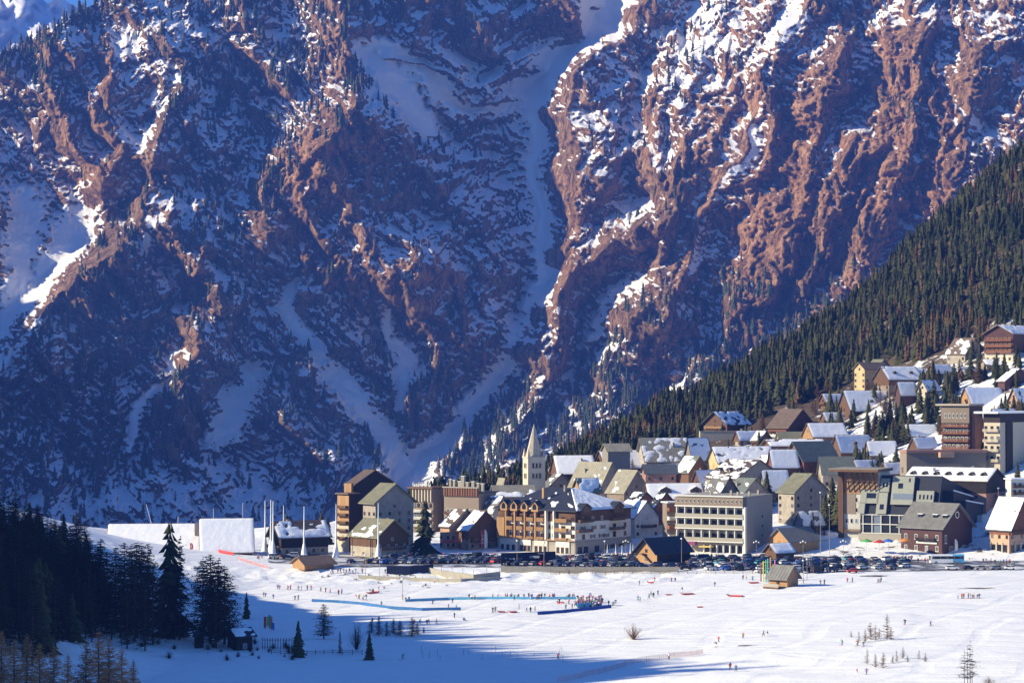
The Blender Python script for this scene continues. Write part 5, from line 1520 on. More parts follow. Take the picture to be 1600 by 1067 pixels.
for k, (px, D, yt) in enumerate([(182, 640, 852), (196, 620, 848), (206, 650, 850), (214, 612, 846), (222, 632, 848), (232, 618, 850), (190, 600, 880), (212, 596, 870), (240, 600, 880), (158, 630, 842), (168, 612, 862), (150, 604, 880), (176, 588, 905), (200, 580, 930), (228, 584, 925), (125, 580, 900), (145, 572, 925)]):
    c = on(px, D, -.3); h = CZ + ray(px, yt)[2] * D - c.z
    plant("larch_tree", c, h, k, dark_larch[k % 4], "dark larch in the clump right of the shaded left wood", "larches of the second clump", wide=1.0)
c = on(266, 622, -.3); plant("pine_tree", c, CZ + ray(266, 814)[2] * 622 - c.z, 1.0, big_pine[1], "tallest ragged pine standing before the snow roofed hall", wide=.95)
c = on(282, 618, -.3); plant("larch_tree", c, CZ + ray(282, 838)[2] * 618 - c.z, 2.0, dark_larch[2], "thin larch touching the tallest ragged pine", wide=.6)
for k, (px, D, yt) in enumerate([(318, 622, 872), (330, 612, 866), (342, 616, 872), (352, 610, 884), (338, 604, 890)]):
    c = on(px, D, -.3); plant("larch_tree", c, CZ + ray(px, yt)[2] * D - c.z, k, dark_larch[k % 4], "bushy dark larch in the round clump above the hut", "larches above the hut", wide=1.25)
for k, (px, D, yt) in enumerate([(4, 482, 985), (24, 478, 998), (44, 484, 990), (64, 480, 1004), (86, 483, 1008), (108, 478, 1022), (136, 484, 1002), (156, 480, 986), (172, 483, 994), (192, 479, 1012), (-14, 484, 976), (210, 482, 1030)]):
    c = on(px, D, -.3); plant("larch_tree", c, max(CZ + ray(px, yt)[2] * D - c.z, 5), k, sunlit_larch[k % 3], "larch tinted sunlit brown at the bottom left corner", "brown larches in the corner", wide=1.15)
# single trees on the piste
put("fir_tree", slim_fir[0], 385, 924, 966, "small fir beside the coloured boards on the blue snow")
put("fir_tree", slim_fir[1], 466, 968, 1027, "dark fir at the end of the slatted fence")
put("fir_tree", slim_fir[2], 577, 985, 1031, "dark fir at the right end of the rail fence")
put("larch_tree", dark_larch[1], 506, 943, 998, "broad larch standing alone on the blue snow", wide=1.5)
put("larch_tree", dark_larch[3], 531, 985, 1024, "leaning thin dead larch by the rail fence", wide=.5)
put("shrub", shrub[1], 557, 966, 1015, "thick dark shrub between the lone larch and the fir", cat="shrub", wide=.5, trunk=stub_me)
for k, (px, yt, yb) in enumerate([(580, 968, 990), (592, 964, 993), (604, 970, 994), (615, 966, 991), (625, 968, 994), (644, 963, 995), (652, 972, 992), (662, 978, 988)]):
    put("larch_sapling", dark_larch[k % 4], px, yt, yb, "young larch in the thin row at the edge of the shade", "young larches in the thin row", wide=1.5)
put("shrub", shrub[0], 990, 969, 999, "round bare bush alone on the sunny piste", cat="shrub", wide=.9, trunk=stub_me)
for k, (px, yt, yb) in enumerate([(1386, 959, 999), (1392, 978, 1000), (1360, 972, 1000), (1368, 975, 1001), (1352, 982, 1003), (1374, 980, 997), (1342, 985, 1003), (1330, 984, 995)]):
    put("larch_sapling", sapling[k % 3], px, yt, yb, "leafless sapling in the sunny thicket on the piste", "saplings of the upper thicket", wide=1.4, trunk=thin_me)
for k, (px, yt, yb) in enumerate([(1355, 1012, 1038), (1368, 1020, 1043), (1380, 1018, 1044), (1401, 1014, 1034), (1411, 1010, 1030), (1418, 1022, 1034), (1436, 1014, 1030), (1446, 1018, 1034), (1395, 1022, 1036)]):
    put("larch_sapling", sapling[k % 3], px, yt, yb, "leafless sapling scattered below the sunny thicket", "saplings below the thicket", wide=1.3, trunk=thin_me)
for k, (px, yt) in enumerate([(1507, 1014), (1516, 1000), (1512, 1008), (1519, 1010)]):
    put("larch_tree", bare_tree[k % 2], px, yt, 1072, "tall leafless tree in the small group at the bottom right", "leafless trees at the bottom right", wide=1.15, trunk=thin_me)
put("shrub", shrub[0], 1546, 1052, 1072, "low bush at the foot of the leafless trees", cat="shrub", trunk=stub_me)
for k in range(26):
    px = rnd.uniform(240, 480); yb = rnd.uniform(1006, 1034)
    put("shrub", shrub[1], px, yb - rnd.uniform(6, 16), yb, "low dark brush below the hut and slatted fence", "brush below the hut", cat="shrub", wide=.9, trunk=stub_me)
for k in range(22):
    px = rnd.uniform(500, 700); yb = 897 + rnd.uniform(2, 22)
    put("shrub", shrub[k % 2], px, yb - rnd.uniform(3, 6), yb, "tiny twigs poking through the snow bank under the car park", "twigs on the snow bank", cat="shrub", trunk=stub_me)
# trees between the houses
put("pine_tree", big_pine[0], 664, 780, 858, "big dark spruce before the flat roofed hotels", wide=1.15, D=884)
put("fir_tree", slim_fir[1], 1073, 688, 728, "single fir above the little timber chalet", wide=1.1)
for px, yt, yb, lb in [(1198, 735, 790, "tall fir left of the tall cream house"), (1172, 730, 768, "slim fir before the beige inn"), (1250, 733, 770, "fir below the red balconies"),
                       (1300, 745, 822, "dark spruce left of the bracket building"), (1311, 752, 830, "second dark spruce left of the bracket building"), (1289, 770, 826, "lower spruce beside the tall cream house"),
                       (1350, 788, 838, "narrow fir against the white lower facade"), (1590, 720, 752, "small fir under the yellow tower"), (1448, 757, 790, "fir beside the dark stepped roof"), (1536, 690, 730, "young fir at the foot of the brown tower"),
                       (502, 800, 850, "round topped pine behind the restaurant"), (512, 806, 850, "second pine behind the restaurant"), (448, 802, 840, "pointed fir above the restaurant roof"), (1186, 672, 700, "fir below the brown sweeping roof")]:
    put("fir_tree", slim_fir[int(px) % 3], px, yt, yb, lb, wide=1.15)
def cluster(n, x0, x1, y0, y1, hmin, hmax, label, group, larch=0.15):
    for k in range(n):
        px = rnd.uniform(x0, x1); yb = rnd.uniform(y0, y1)
        c = ground(px, yb); c.z -= .2
        lar = rnd.random() < larch
        plant("larch_tree" if lar else "pine_tree", c, rnd.uniform(hmin, hmax), rnd.uniform(0, 6.28), brown_larch[k % 3] if lar else (big_pine + slim_fir)[k % 7],
              label if not lar else label.replace("dark fir", "brown larch"), group, wide=rnd.uniform(.95, 1.3))
cluster(20, 1345, 1425, 668, 702, 9, 15, "dark fir in the grove left of the brown tower", "firs left of the brown tower")
cluster(12, 1290, 1345, 640, 680, 8, 13, "dark fir beside the wide snow striped roof", "firs by the striped roof")
cluster(30, 1430, 1500, 598, 655, 8, 14, "dark fir in the grove above the brown tower", "firs above the brown tower")
cluster(14, 1500, 1600, 585, 606, 7, 12, "dark fir between the upper chalets at the right", "firs between the upper chalets")
cluster(12, 1330, 1402, 716, 742, 7, 11, "dark fir before the white roofed cottage", "firs before the white cottage", 0)
cluster(10, 1545, 1600, 640, 660, 6, 10, "dark fir behind the yellow tower", "firs behind the yellow tower")
cluster(12, 1080, 1200, 664, 690, 5, 9, "dark fir among the upper left chalets", "firs among the upper left chalets", .6)
cluster(9, 1265, 1300, 735, 760, 5, 8, "dark fir behind the tall cream house", "firs behind the cream house", .8)
cluster(8, 1255, 1300, 824, 842, 4, 8, "dark fir in the garden of the tall cream house", "garden trees", .8)
cluster(8, 900, 1000, 726, 745, 5, 8, "dark fir below the wood near the snow roofed lodge", "firs near the snow roofed lodge", .3)
cluster(22, 1400, 1500, 640, 700, 7, 13, "dark fir on the bank between the grove and the brown tower", "firs on the bank by the tower")
cluster(16, 1490, 1600, 560, 600, 6, 11, "dark fir below the highest hotel", "firs below the highest hotel")
cluster(14, 1330, 1400, 600, 650, 6, 11, "dark fir around the snow striped roofs", "firs around the striped roofs", .3)
cluster(16, 1200, 1330, 610, 660, 4, 9, "dark fir on the snowy bank under the wood", "trees on the snowy bank", .6)
cluster(12, 1040, 1140, 700, 760, 4, 8, "dark fir between the crowded roofs left of the yellow gable inn", "trees between the crowded roofs", .5)
cluster(14, 740, 860, 770, 792, 5, 9, "dark fir behind the church nave", "firs behind the church", .2)
# ------------------------------------------------------------------ car park, walls, fences
ASPHALT = mat("wet_asphalt", (0.10, 0.10, 0.105), 0.6, 0.4, 0.15, 0.4, coord='Object')
_t = ASPHALT.node_tree; _b = _t.nodes["Principled BSDF"]; _n = _t.nodes.new("ShaderNodeTexNoise"); _n.inputs["Scale"].default_value = 0.12; _n.inputs["Detail"].default_value = 6
_g = _t.nodes.new("ShaderNodeNewGeometry"); _t.links.new(_g.outputs["Position"], _n.inputs["Vector"])
_r = _t.nodes.new("ShaderNodeMapRange"); _r.interpolation_type = 'SMOOTHSTEP'; _r.inputs[1].default_value = .5; _r.inputs[2].default_value = .58; _t.links.new(_n.outputs["Fac"], _r.inputs[0])
_m = _t.nodes.new("ShaderNodeMix"); _m.data_type = 'RGBA'; _src = _b.inputs["Base Color"].links[0].from_socket
_t.links.new(_r.outputs[0], _m.inputs[0]); _t.links.new(_src, _m.inputs[6]); _m.inputs[7].default_value = (.62, .62, .64, 1); _t.links.new(_m.outputs[2], _b.inputs["Base Color"])
def sheet(name, pxs, d0s, d1s, m, dz=0.06, nd=14):
    """ground-hugging sheet between two distances for a run of photo columns"""
    n = 90
    px = np.linspace(pxs[0], pxs[-1], n)
    a = np.interp(px, pxs, d0s); b_ = np.interp(px, pxs, d1s)
    tt_ = np.linspace(0, 1, nd)
    D = a[None] + (b_ - a)[None] * tt_[:, None] + 0.8 * fbm(px[None] / 30 + 0 * tt_[:, None], tt_[:, None] * 3 + 0 * px[None], 2, 601)
    X = (px[None] - 800) / F * D
    Z = height(X, D) + dz
    i_ = np.arange(n * nd).reshape(nd, n)
    q = np.stack([i_[:-1, :-1], i_[:-1, 1:], i_[1:, 1:], i_[1:, :-1]], -1).reshape(-1, 4)
    return tag(link(name, mesh_np(name, np.stack([X, D, Z], -1).reshape(-1, 3), q, [m], True)), kind="structure")
sheet("car_park", [420, 560, 800, 1080, 1300, 1480, 1640], [842, 822, 822, 816, 806, 806, 812], [884, 886, 880, 874, 868, 852, 850], ASPHALT, 0.16)

def run(pts, z_of=None):
    """ground points along photo pixels"""
    return [ground(px, py) for px, py in pts]
def wall_run(name, label, cat, pts, h, th, m, cap=None, z0=-1.5, dz=0.0, step=4.0):
    """a wall following ground points; pts are photo pixels of its foot"""
    P = run(pts)
    root = empty(name, P[0])
    v, f = [], []
    dense = []
    for a, b_ in zip(P[:-1], P[1:]):
        n = max(1, int((b_ - a).length / step))
        for i in range(n): dense.append(a.lerp(b_, i / n))
    dense.append(P[-1])
    o = P[0]
    for i, p in enumerate(dense):
        d = (dense[min(i + 1, len(dense) - 1)] - dense[max(i - 1, 0)]); d.z = 0; d.normalize()
        nrm = Vector((-d.y, d.x, 0)) * th / 2
        for sgn, zz in ((-1, z0), (1, z0), (1, h + dz), (-1, h + dz)):
            q = p + nrm * sgn - o
            v.append((q.x, q.y, p.z - o.z + zz))
    n = len(dense)
    for i in range(n - 1):
        a = i * 4; b_ = a + 4
        f += [[a, a + 3, b_ + 3, b_], [a + 1, b_ + 1, b_ + 2, a + 2], [a + 3, a + 2, b_ + 2, b_ + 3]]
    f += [[0, 1, 2, 3], [4 * n - 4, 4 * n - 1, 4 * n - 2, 4 * n - 3]]
    link("panel" if th < .3 else "wall_body", pydata(name, v, f, [m]), root)
    return tag(root, label, cat), dense
def posts(root, dense, h, w_, m, every=1, name="post"):
    o = root.location
    for p in dense[::every]:
        b_ = link(name, boxmesh(m), root)
        b_.location = (p.x - o.x - w_ / 2, p.y - o.y - w_ / 2, p.z - o.z - .3); b_.scale = (w_, w_, h + .3)
r, dn = wall_run("terrace_wall", "long pale wall along the front edge of the car park", "wall", [(783, 894), (860, 894), (960, 894), (1060, 893)], 1.7, .5, W['concrete'])
posts(r, dn, 2.9, .12, IRON); 
r, dn = wall_run("ramp_wall", "beige retaining wall with glass rail curving below the spruce", "wall", [(668, 893), (690, 900), (740, 905), (781, 902)], 1.7, .5, W['concrete'])
posts(r, dn, 3.5, .1, IRON)
r, dn = wall_run("rink_edge", "low pale kerb wall at the foot of the car park bank", "wall", [(560, 903), (640, 907), (720, 909), (780, 906)], 1.0, .4, W['concrete'])
posts(r, dn, 1.9, .1, IRON)
NAVY = mat("navy_board", (0.012, 0.018, 0.05), 0.6, 0.2, 0.4)
GREYTXT = mat("faded_lettering", (0.35, 0.36, 0.40), 0.7)
r, dn = wall_run("hoarding", "dark navy hoarding with faint pale lettering before the arcaded hotel", "hoarding", [(783, 884), (868, 881)], 4.6, .2, NAVY)
o0 = r.location; a, b_ = dn[0] - o0, dn[-1] - o0
for t0, t1, z0, z1 in ((.14, .25, 2.2, 2.7), (.30, .39, 2.3, 2.6), (.52, .70, 2.5, 3.3), (.66, .80, 3.9, 4.1), (.06, .1, 2.6, 2.75)):
    p = a.lerp(b_, t0); q = a.lerp(b_, t1)
    boxes("lettering", [(p.x, q.x, p.y - .2, p.y - .14, z0, z1)], GREYTXT, r)
wall_run("hoarding", "low navy hoarding beside the grey lodge in front of parked cars", "hoarding", [(604, 896), (640, 896), (677, 894)], 2.6, .2, NAVY)
BLUEMAT = mat("blue_mat", (0.035, 0.13, 0.32), 0.6, 0.2, 0.3)
CYANMAT = mat("cyan_mat", (0.10, 0.32, 0.50), 0.6, 0.2, 0.3)
DEEPBLUE = mat("deep_blue_mat", (0.03, 0.07, 0.30), 0.6, 0.2, 0.3)
wall_run("safety_mat", "long blue safety barrier winding down the beginner slope", "barrier", [(487, 940), (530, 942), (570, 946), (610, 951), (660, 954), (720, 954)], .9, .15, BLUEMAT)
wall_run("safety_mat", "pale blue barrier behind the waiting skiers", "barrier", [(634, 940), (700, 937), (760, 936), (830, 936), (900, 936)], .8, .15, CYANMAT)
wall_run("safety_mat", "deep blue barrier in front of the crowd of skiers", "barrier", [(840, 960), (880, 957), (920, 953), (955, 949)], .9, .15, DEEPBLUE)
wall_run("safety_mat", "short pale blue barrier inside the crowd of skiers", "barrier", [(902, 950), (920, 949), (940, 946)], 1.5, .15, CYANMAT)
REDNET = mat("red_net", (0.55, 0.06, 0.05), 0.8)
PINKNET = mat("pink_net", (0.60, 0.28, 0.26), 0.8)
def net(label, pts, h, m, w_=.05):
    """net fence: posts and thin strands"""
    P = run(pts); dense = []
    for a, b_ in zip(P[:-1], P[1:]):
        n = max(1, int((b_ - a).length / 1.6))
        for i in range(n): dense.append(a.lerp(b_, i / n))
    dense.append(P[-1])
    for q in dense: q.z = hz(q.x, q.y)
    root = tag(empty("net_fence", P[0]), label, "fence"); o = P[0]
    posts(root, dense, h, .07, m, 2)
    v, f = [], []
    for a, b_ in zip(dense[:-1], dense[1:]):
        for k in range(7):
            z = h * (.12 + .14 * k); k0 = len(v)
            for p_, zz in ((a, z), (b_, z), (b_, z + w_), (a, z + w_)):
                q = p_ - o; v.append((q.x, q.y, q.z + zz))
            f.append([k0, k0 + 1, k0 + 2, k0 + 3])
        for k in range(3):
            q = a.lerp(b_, k / 3) - o; k0 = len(v)
            v += [(q.x, q.y, q.z + .1), (q.x + w_, q.y, q.z + .1), (q.x + w_, q.y, q.z + h), (q.x, q.y, q.z + h)]
            f.append([k0, k0 + 1, k0 + 2, k0 + 3])
    link("net", pydata("net", v, f, [m]), root)
net("red net fence along the lip of the slope below the hall", [(290, 856), (320, 858), (345, 864), (365, 868)], 1.2, REDNET, .12)
net("pink net fence stepping down the slope below the masts", [(372, 874), (395, 882), (420, 890)], 1.1, PINKNET, .06)
net("faded red net fence along the shaded dip at the bottom", [(872, 1066), (905, 1060), (946, 1050), (980, 1040), (1040, 1030), (1098, 1022)], 1.3, PINKNET, .05)
# wooden fences by the hut
def rail_fence(label, pts, h, m, gap=2.0, rails=(.45, .9), slats=False):
    P = run(pts); dense = []
    for a, b_ in zip(P[:-1], P[1:]):
        n = max(1, int((b_ - a).length / gap))
        for i in range(n): dense.append(a.lerp(b_, i / n))
    dense.append(P[-1])
    for q in dense: q.z = hz(q.x, q.y)
    root = tag(empty("wooden_fence", P[0]), label, "fence")
    posts(root, dense, h, .14, m, 1, "slat" if slats else "post")
    for a, b_ in zip(dense[:-1], dense[1:]):
        for z in rails:
            bar(a - P[0] + Vector((0, 0, z)), b_ - P[0] + Vector((0, 0, z)), .1, m, "rail", root)
rail_fence("dark rail fence running across the blue snow between the firs", [(424, 1022), (466, 1024), (520, 1022), (566, 1023)], 1.2, W['dark'])
rail_fence("dark fence of tall upright slats behind the hut", [(410, 1014), (430, 1014), (456, 1014)], 3.0, W['dark'], .7, (.6, 2.4), True)
rail_fence("wooden rail fence along the front of the car park", [(860, 897), (960, 897), (1060, 897), (1190, 897)], 1.1, W['wood'], 3.0, (.5, 1.0))
rail_fence("orange rail fence beside the concrete hotel wall", [(1166, 872), (1196, 872)], 1.2, mat("orange_paint", (0.6, 0.2, 0.06), 0.7), 2.0, (.4, .8, 1.1))
# ------------------------------------------------------------------ masts, lamps, flags
def cyl(name, r0, r1, h, m, parent, loc=(0, 0, 0), n=8):
    v_, f_ = cone_arrays(r0, r1, h, n)
    o = link(name, mesh_np(name, v_, f_, [m]), parent); o.location = loc
    return o
WHITEP = mat("white_paint", (0.80, 0.80, 0.78), 0.5, 0.04)
for px, yt, yb, lb in [(414, 782, 862, "white mast with flared foot left of the pair of masts"), (423, 781, 868, "left one of the close pair of white masts"), (426.5, 783, 870, "right one of the close pair of white masts"),
                       (443, 790, 866, "white mast in front of the restaurant gable"), (475, 791, 873, "white mast before the middle of the restaurant"), (525, 788, 872, "white mast at the foot of the lower timber wing"),
                       (591, 786, 876, "tall white mast before the olive roofed lodge")]:
    c = ground(px, yb); h = (yb - yt) * c.y / F
    o = tag(empty("mast", c), lb, "mast", "white masts by the piste")
    cyl("pole", .42, .12, h, WHITEP, o)
    cyl("flared_foot", 1.5, .42, h * .3, WHITEP, o, (0, 0, -.2))
def lamp(px, yt, yb, lb, double=False):
    c = ground(px, yb); h = (yb - yt) * c.y / F
    o = tag(empty("street_lamp", c), lb, "lamp", "street lamps of the car park")
    cyl("pole", .10, .06, h, W['grey'], o, n=6)
    cyl("lamp_head", .45, .30, .5, W['trim'], o, (.0, 0, h - .1), 8)
    if double:
        cyl("lamp_head", .4, .28, .45, W['trim'], o, (-.9, 0, h - .5)); cyl("lamp_head", .4, .28, .45, W['trim'], o, (.9, 0, h - .5))
for px, yt, yb, lb, d_ in [(808, 845, 884, "thin lamp post before the navy hoarding", 0), (850, 848, 886, "thin lamp post at the right part of the navy hoarding", 0), (898, 845, 880, "lamp post before the shaded hotel front", 0), (945, 846, 878, "lamp post among the closed parasols", 0),
                         (978, 845, 872, "globe lamp by the hotel terrace", 1), (1065, 842, 882, "thin lamp post beside the corrugated roof", 0), (1182, 846, 872, "three headed lamp before the blank hotel wall", 1), (1255, 846, 872, "three headed lamp behind the wooden cabin", 1),
                         (1318, 845, 880, "lamp post left of the coloured parasols", 1), (1560, 764, 800, "street lamp beside the pink end wall", 0), (1282, 770, 866, "tall thin pole behind the wooden cabin", 0), (1296, 790, 868, "second tall thin pole near the bracket building", 0),
                         (1255, 876, 905, "pole right of the cabin on the snow", 0), (1261, 874, 906, "second pole right of the cabin on the snow", 0), (629, 905, 938, "thin pole at the end of the pale blue barrier", 0), (571, 868, 905, "pole at the corner of the rink wall", 0), (593, 872, 907, "second pole behind the rink wall", 0)]:
    lamp(px, yt, yb, lb, bool(d_))
REDFLAG = mat("red_flag", (0.60, 0.05, 0.05), 0.7)
def feather_flag(px, yt, yb, lb, m=REDFLAG, D=None):
    c = ground(px, yb) if D is None else on(px, D); h = (yb - yt) * c.y / F
    o = tag(empty("feather_flag", c), lb, "flag")
    cyl("pole", .06, .04, h, W['trim'], o, n=5)
    v = [(0, 0, h * .15), (1.1, 0.02, h * .18), (1.2, .05, h * .55), (1.0, .03, h * .85), (.55, .02, h * .97), (0, 0, h)]
    v += [(x, y + .04, z) for x, y, z in v]
    f = [[0, 1, 2, 3, 4, 5], [11, 10, 9, 8, 7, 6]] + [[i, 6 + i, 6 + (i + 1) % 6, (i + 1) % 6] for i in range(6)]
    link("banner", pydata("banner", v, f, [m]), o)
    boxes("emblem", [(.3, .8, -.05, -.02, h * .35, h * .42), (.3, .8, -.05, -.02, h * .5, h * .62), (.35, .75, -.05, -.02, h * .7, h * .76)], W['trim'], o)
feather_flag(317, 828, 858, "red feather flag with white mark before the long snow roof")
feather_flag(379, 829, 857, "red feather flag left of the two by the tepee")
feather_flag(393, 825, 855, "rightmost red feather flag by the tepee")
feather_flag(297, 848, 860, "short red marker banner on the slope lip")
feather_flag(752, 828, 860, "red banner before the pink chalet"); feather_flag(757, 827, 862, "white feather flag with red mark before the pink chalet", W['trim'])
feather_flag(1492, 842, 864, "white feather flag right of the bus", W['trim'])
c = ground(243, 845); o = tag(empty("leaning_pole", c), "thin white pole leaning left out of a red block", "pole")
bar((0, 0, .5), (-3.6, 0, 14), .16, WHITEP, "pole", o)
boxes("block", [(-1.3, 1.0, -.8, .8, -.3, 1.6)], REDFLAG, o)
# tepee
c = ground(375, 858); o = tag(empty("tepee", c), "white tepee tent beside the red feather flags", "tent")
v = [(3.4 * math.cos(6.283 * i / 10), 3.4 * math.sin(6.283 * i / 10), -.3) for i in range(10)] + [(0.15 * math.cos(6.283 * i / 10), .15 * math.sin(6.283 * i / 10), 5.4) for i in range(10)]
link("canvas", pydata("canvas", v, [[i, (i + 1) % 10, 10 + (i + 1) % 10, 10 + i] for i in range(10)], [WHITEP]), o)
for k in range(4): bar((.3 * math.cos(k * 1.6), .3 * math.sin(k * 1.6), 5.0), (-.5 * math.cos(k * 1.6), -.5 * math.sin(k * 1.6), 6.4), .09, W['wood'], "tent_pole", o)
# coloured boards and posts
cols = [("red", (0.5, .05, .05)), ("yellow", (.65, .45, .06)), ("teal", (.06, .35, .40)), ("blue", (.06, .14, .5)), ("green", (.12, .4, .1)), ("orange", (.65, .25, .05)), ("pink", (.6, .15, .3)), ("purple", (.22, .1, .35)), ("white", (.75, .75, .73)), ("black", (.02, .02, .022)), ("grey", (.22, .22, .23)), ("navy", (.02, .03, .09)), ("brown", (.14, .08, .05))]
CM = {n_: mat("paint_" + n_, c_, .55, .06, 1.0, .3) for n_, c_ in cols}
for k, (px, yt, yb, cn) in enumerate([(414, 963, 982, "red"), (418, 963, 979, "yellow"), (421, 961, 982, "teal"), (424, 963, 984, "orange"), (427, 973, 985, "blue")]):
    c = ground(px, yb); h = (yb - yt) * c.y / F
    o = tag(empty("play_board", c), "tall %s play board standing in the blue snow" % cn, "board")
    boxes("board", [(-.32, .32, -.1, .1, .3, h)], CM[cn], o); boxes("stake", [(-.06, .06, -.05, .05, -.5, .3)], W['wood'], o)
for px, yt, yb, cn in [(1189, 880, 908, "brown"), (1193, 878, 909, "yellow"), (1197, 876, 909, "green"), (1200, 874, 910, "teal"), (1204, 872, 908, "orange"), (1211, 876, 905, "pink")]:
    c = ground(px, yb); h = (yb - yt) * c.y / F
    o = tag(empty("painted_post", c), "tall %s painted post left of the cabin on the snow" % cn, "post")
    cyl("pole", .2, .2, h, CM[cn], o); cyl("cap", .27, .1, .35, CM[cn], o, (0, 0, h))
# parasols
for px, yt, yb, cn, closed in [(1354, 842, 868, "green", 0), (1374, 843, 869, "red", 0), (1388, 842, 869, "blue", 0), (1402, 843, 869, "white", 0), (1414, 841, 870, "orange", 0),
                              (949, 850, 868, "white", 1), (962, 850, 868, "white", 1), (972, 851, 869, "white", 1), (985, 848, 868, "white", 1), (989, 850, 869, "white", 1), (697, 843, 860, "red", 0), (712, 841, 860, "red", 0)]:
    c = ground(px, yb); h = (yb - yt) * c.y / F
    where = "in the row before the modern building" if px > 1300 else ("on the terrace of the arcaded hotel" if px > 900 else "before the salmon house")
    o = tag(empty("parasol", c), ("closed %s parasol " if closed else "open %s parasol ") % cn + where, "parasol", "parasols")
    cyl("pole", .06, .06, h, W['trim'], o, n=5)
    if closed: cyl("canopy", .15, .05, h * .55, CM[cn], o, (0, 0, h * .45)); cyl("hem", .32, .15, h * .3, CM[cn], o, (0, 0, h * .18))
    else: cyl("canopy", 2.3, .05, .9, CM[cn], o, (0, 0, h - .9), 8); cyl("valance", 2.3, 2.3, .3, CM[cn], o, (0, 0, h - 1.2), 8)
# ------------------------------------------------------------------ cars
TYRE = mat("tyre", (0.012, 0.012, 0.013), 0.9); CARGLASS = mat("car_glass", (0.02, 0.025, 0.03), 0.08, spec=0.7); LAMPM = mat("car_lamp", (0.6, 0.55, 0.5), 0.2)
def car_mesh(kind):
    prof = {"hatchback": [(-1.95, .45), (-1.98, .85), (-1.15, 1.0), (-.45, 1.48), (1.15, 1.5), (1.75, 1.02), (1.92, .9), (1.93, .4)],
            "estate": [(-2.2, .42), (-2.25, .82), (-1.2, .98), (-.5, 1.47), (1.7, 1.49), (2.1, 1.0), (2.2, .88), (2.2, .4)],
            "off-roader": [(-2.2, .55), (-2.25, 1.0), (-1.25, 1.12), (-.75, 1.8), (1.8, 1.82), (2.15, 1.15), (2.2, 1.0), (2.2, .5)],
            "van": [(-2.5, .5), (-2.5, 1.05), (-1.9, 1.3), (-1.2, 2.2), (2.4, 2.25), (2.45, 1.2), (2.45, .9), (2.45, .45)]}[kind]
    n = len(prof); hw = .88 if kind != "van" else .98
    v, f, mi = [], [], []
    for sgn in (-1, 1):
        for k, (x, z) in enumerate(prof):
            inset = .16 if k in (3, 4) else 0
            v.append((x, sgn * (hw - inset), z))
    f += [[0, 1, 2, 5, 6, 7], [n + 7, n + 6, n + 5, n + 2, n + 1, n]]; mi += [0, 0]      # lower sides
    f += [[2, 3, 4, 5], [n + 5, n + 4, n + 3, n + 2]]; mi += [1, 1]                    # side glass
    for k in range(n):
        j = (k + 1) % n
        f.append([k, n + k, n + j, j]); mi.append(1 if k in (2, 4) and kind != "van" or (k == 2) else 0)
    # roof pillars / sills as thin proud strips so the glass is framed
    def bx(x0, x1, y0, y1, z0, z1, m_):
        k = len(v)
        v.extend([(x0 + (x1 - x0) * a, y0 + (y1 - y0) * b_, z0 + (z1 - z0) * c) for a, b_, c in BOXV])
        for q in BOXF: f.append([i + k for i in q]); mi.append(m_)
    zr = prof[3][1]
    bx(prof[3][0] - .05, prof[4][0] + .05, -hw + .13, hw - .13, zr - .03, zr + .05, 0)
    for sgn in (-1, 1):
        for x in (.28, ):
            bx(x - .04, x + .04, min(sgn * (hw - .1), sgn * (hw - .02)), max(sgn * (hw - .1), sgn * (hw - .02)), prof[2][1], zr, 0)
        if kind == "van": bx(-.6, 2.38, min(sgn * (hw - .17), sgn * (hw + .01)), max(sgn * (hw - .17), sgn * (hw + .01)), 1.2, zr - .05, 0)
        bx(prof[0][0] - .03, prof[0][0] + .05, sgn * hw * .75 - .18, sgn * hw * .75 + .18, prof[1][1] - .22, prof[1][1] - .06, 3)
        bx(prof[-1][0] - .05, prof[-1][0] + .04, sgn * hw * .75 - .16, sgn * hw * .75 + .16, prof[-2][1] - .2, prof[-2][1] - .04, 4)
    # wheels
    for x in (prof[0][0] + .75, prof[-1][0] - .72):
        for sgn in (-1, 1):
            k = len(v); r = .33 if kind != "off-roader" else .38; m_ = 10
            for y in (sgn * (hw - .2), sgn * (hw + .03)):
                for i in range(m_): v.append((x + r * math.cos(6.283 * i / m_), y, r + r * math.sin(6.283 * i / m_)))
            for i in range(m_):
                j = (i + 1) % m_; f.append([k + i, k + j, k + m_ + j, k + m_ + i]); mi.append(2)
            f.append([k + m_ + i for i in range(m_)]); mi.append(2)
    me_ = pydata("car", v, f, [CM['grey'], CARGLASS, TYRE, LAMPM, CM['red']], mi)
    return me_
CARS = {k: car_mesh(k) for k in ("hatchback", "estate", "off-roader", "van")}
CARSNOW = {}
crnd = random.Random(21)
def car(px, D, yaw, where, col=None, kind=None):
    kind = kind or crnd.choices(["hatchback", "estate", "off-roader", "van"], [5, 4, 2.2, .5])[0]
    col = col or crnd.choices(["navy", "black", "grey", "white", "red", "brown", "blue", "teal"], [7, 6, 4, 3.2, .7, .5, 1, .3])[0]
    c = on(px, D, .17)
    o = link("parked_car", CARS[kind])
    o.location = c; o.rotation_euler = (0, 0, yaw)
    o.material_slots[0].link = 'OBJECT'; o.material_slots[0].material = CM[col]
    word = {"navy": "dark blue", "black": "black"}.get(col, col)
    nm = {"hatchback": "small car", "estate": "estate car", "off-roader": "boxy off-roader", "van": "van"}[kind]
    tag(o, "%s %s parked %s" % (word, nm, where), "van" if kind == "van" else "car", "cars parked " + where)
    return o
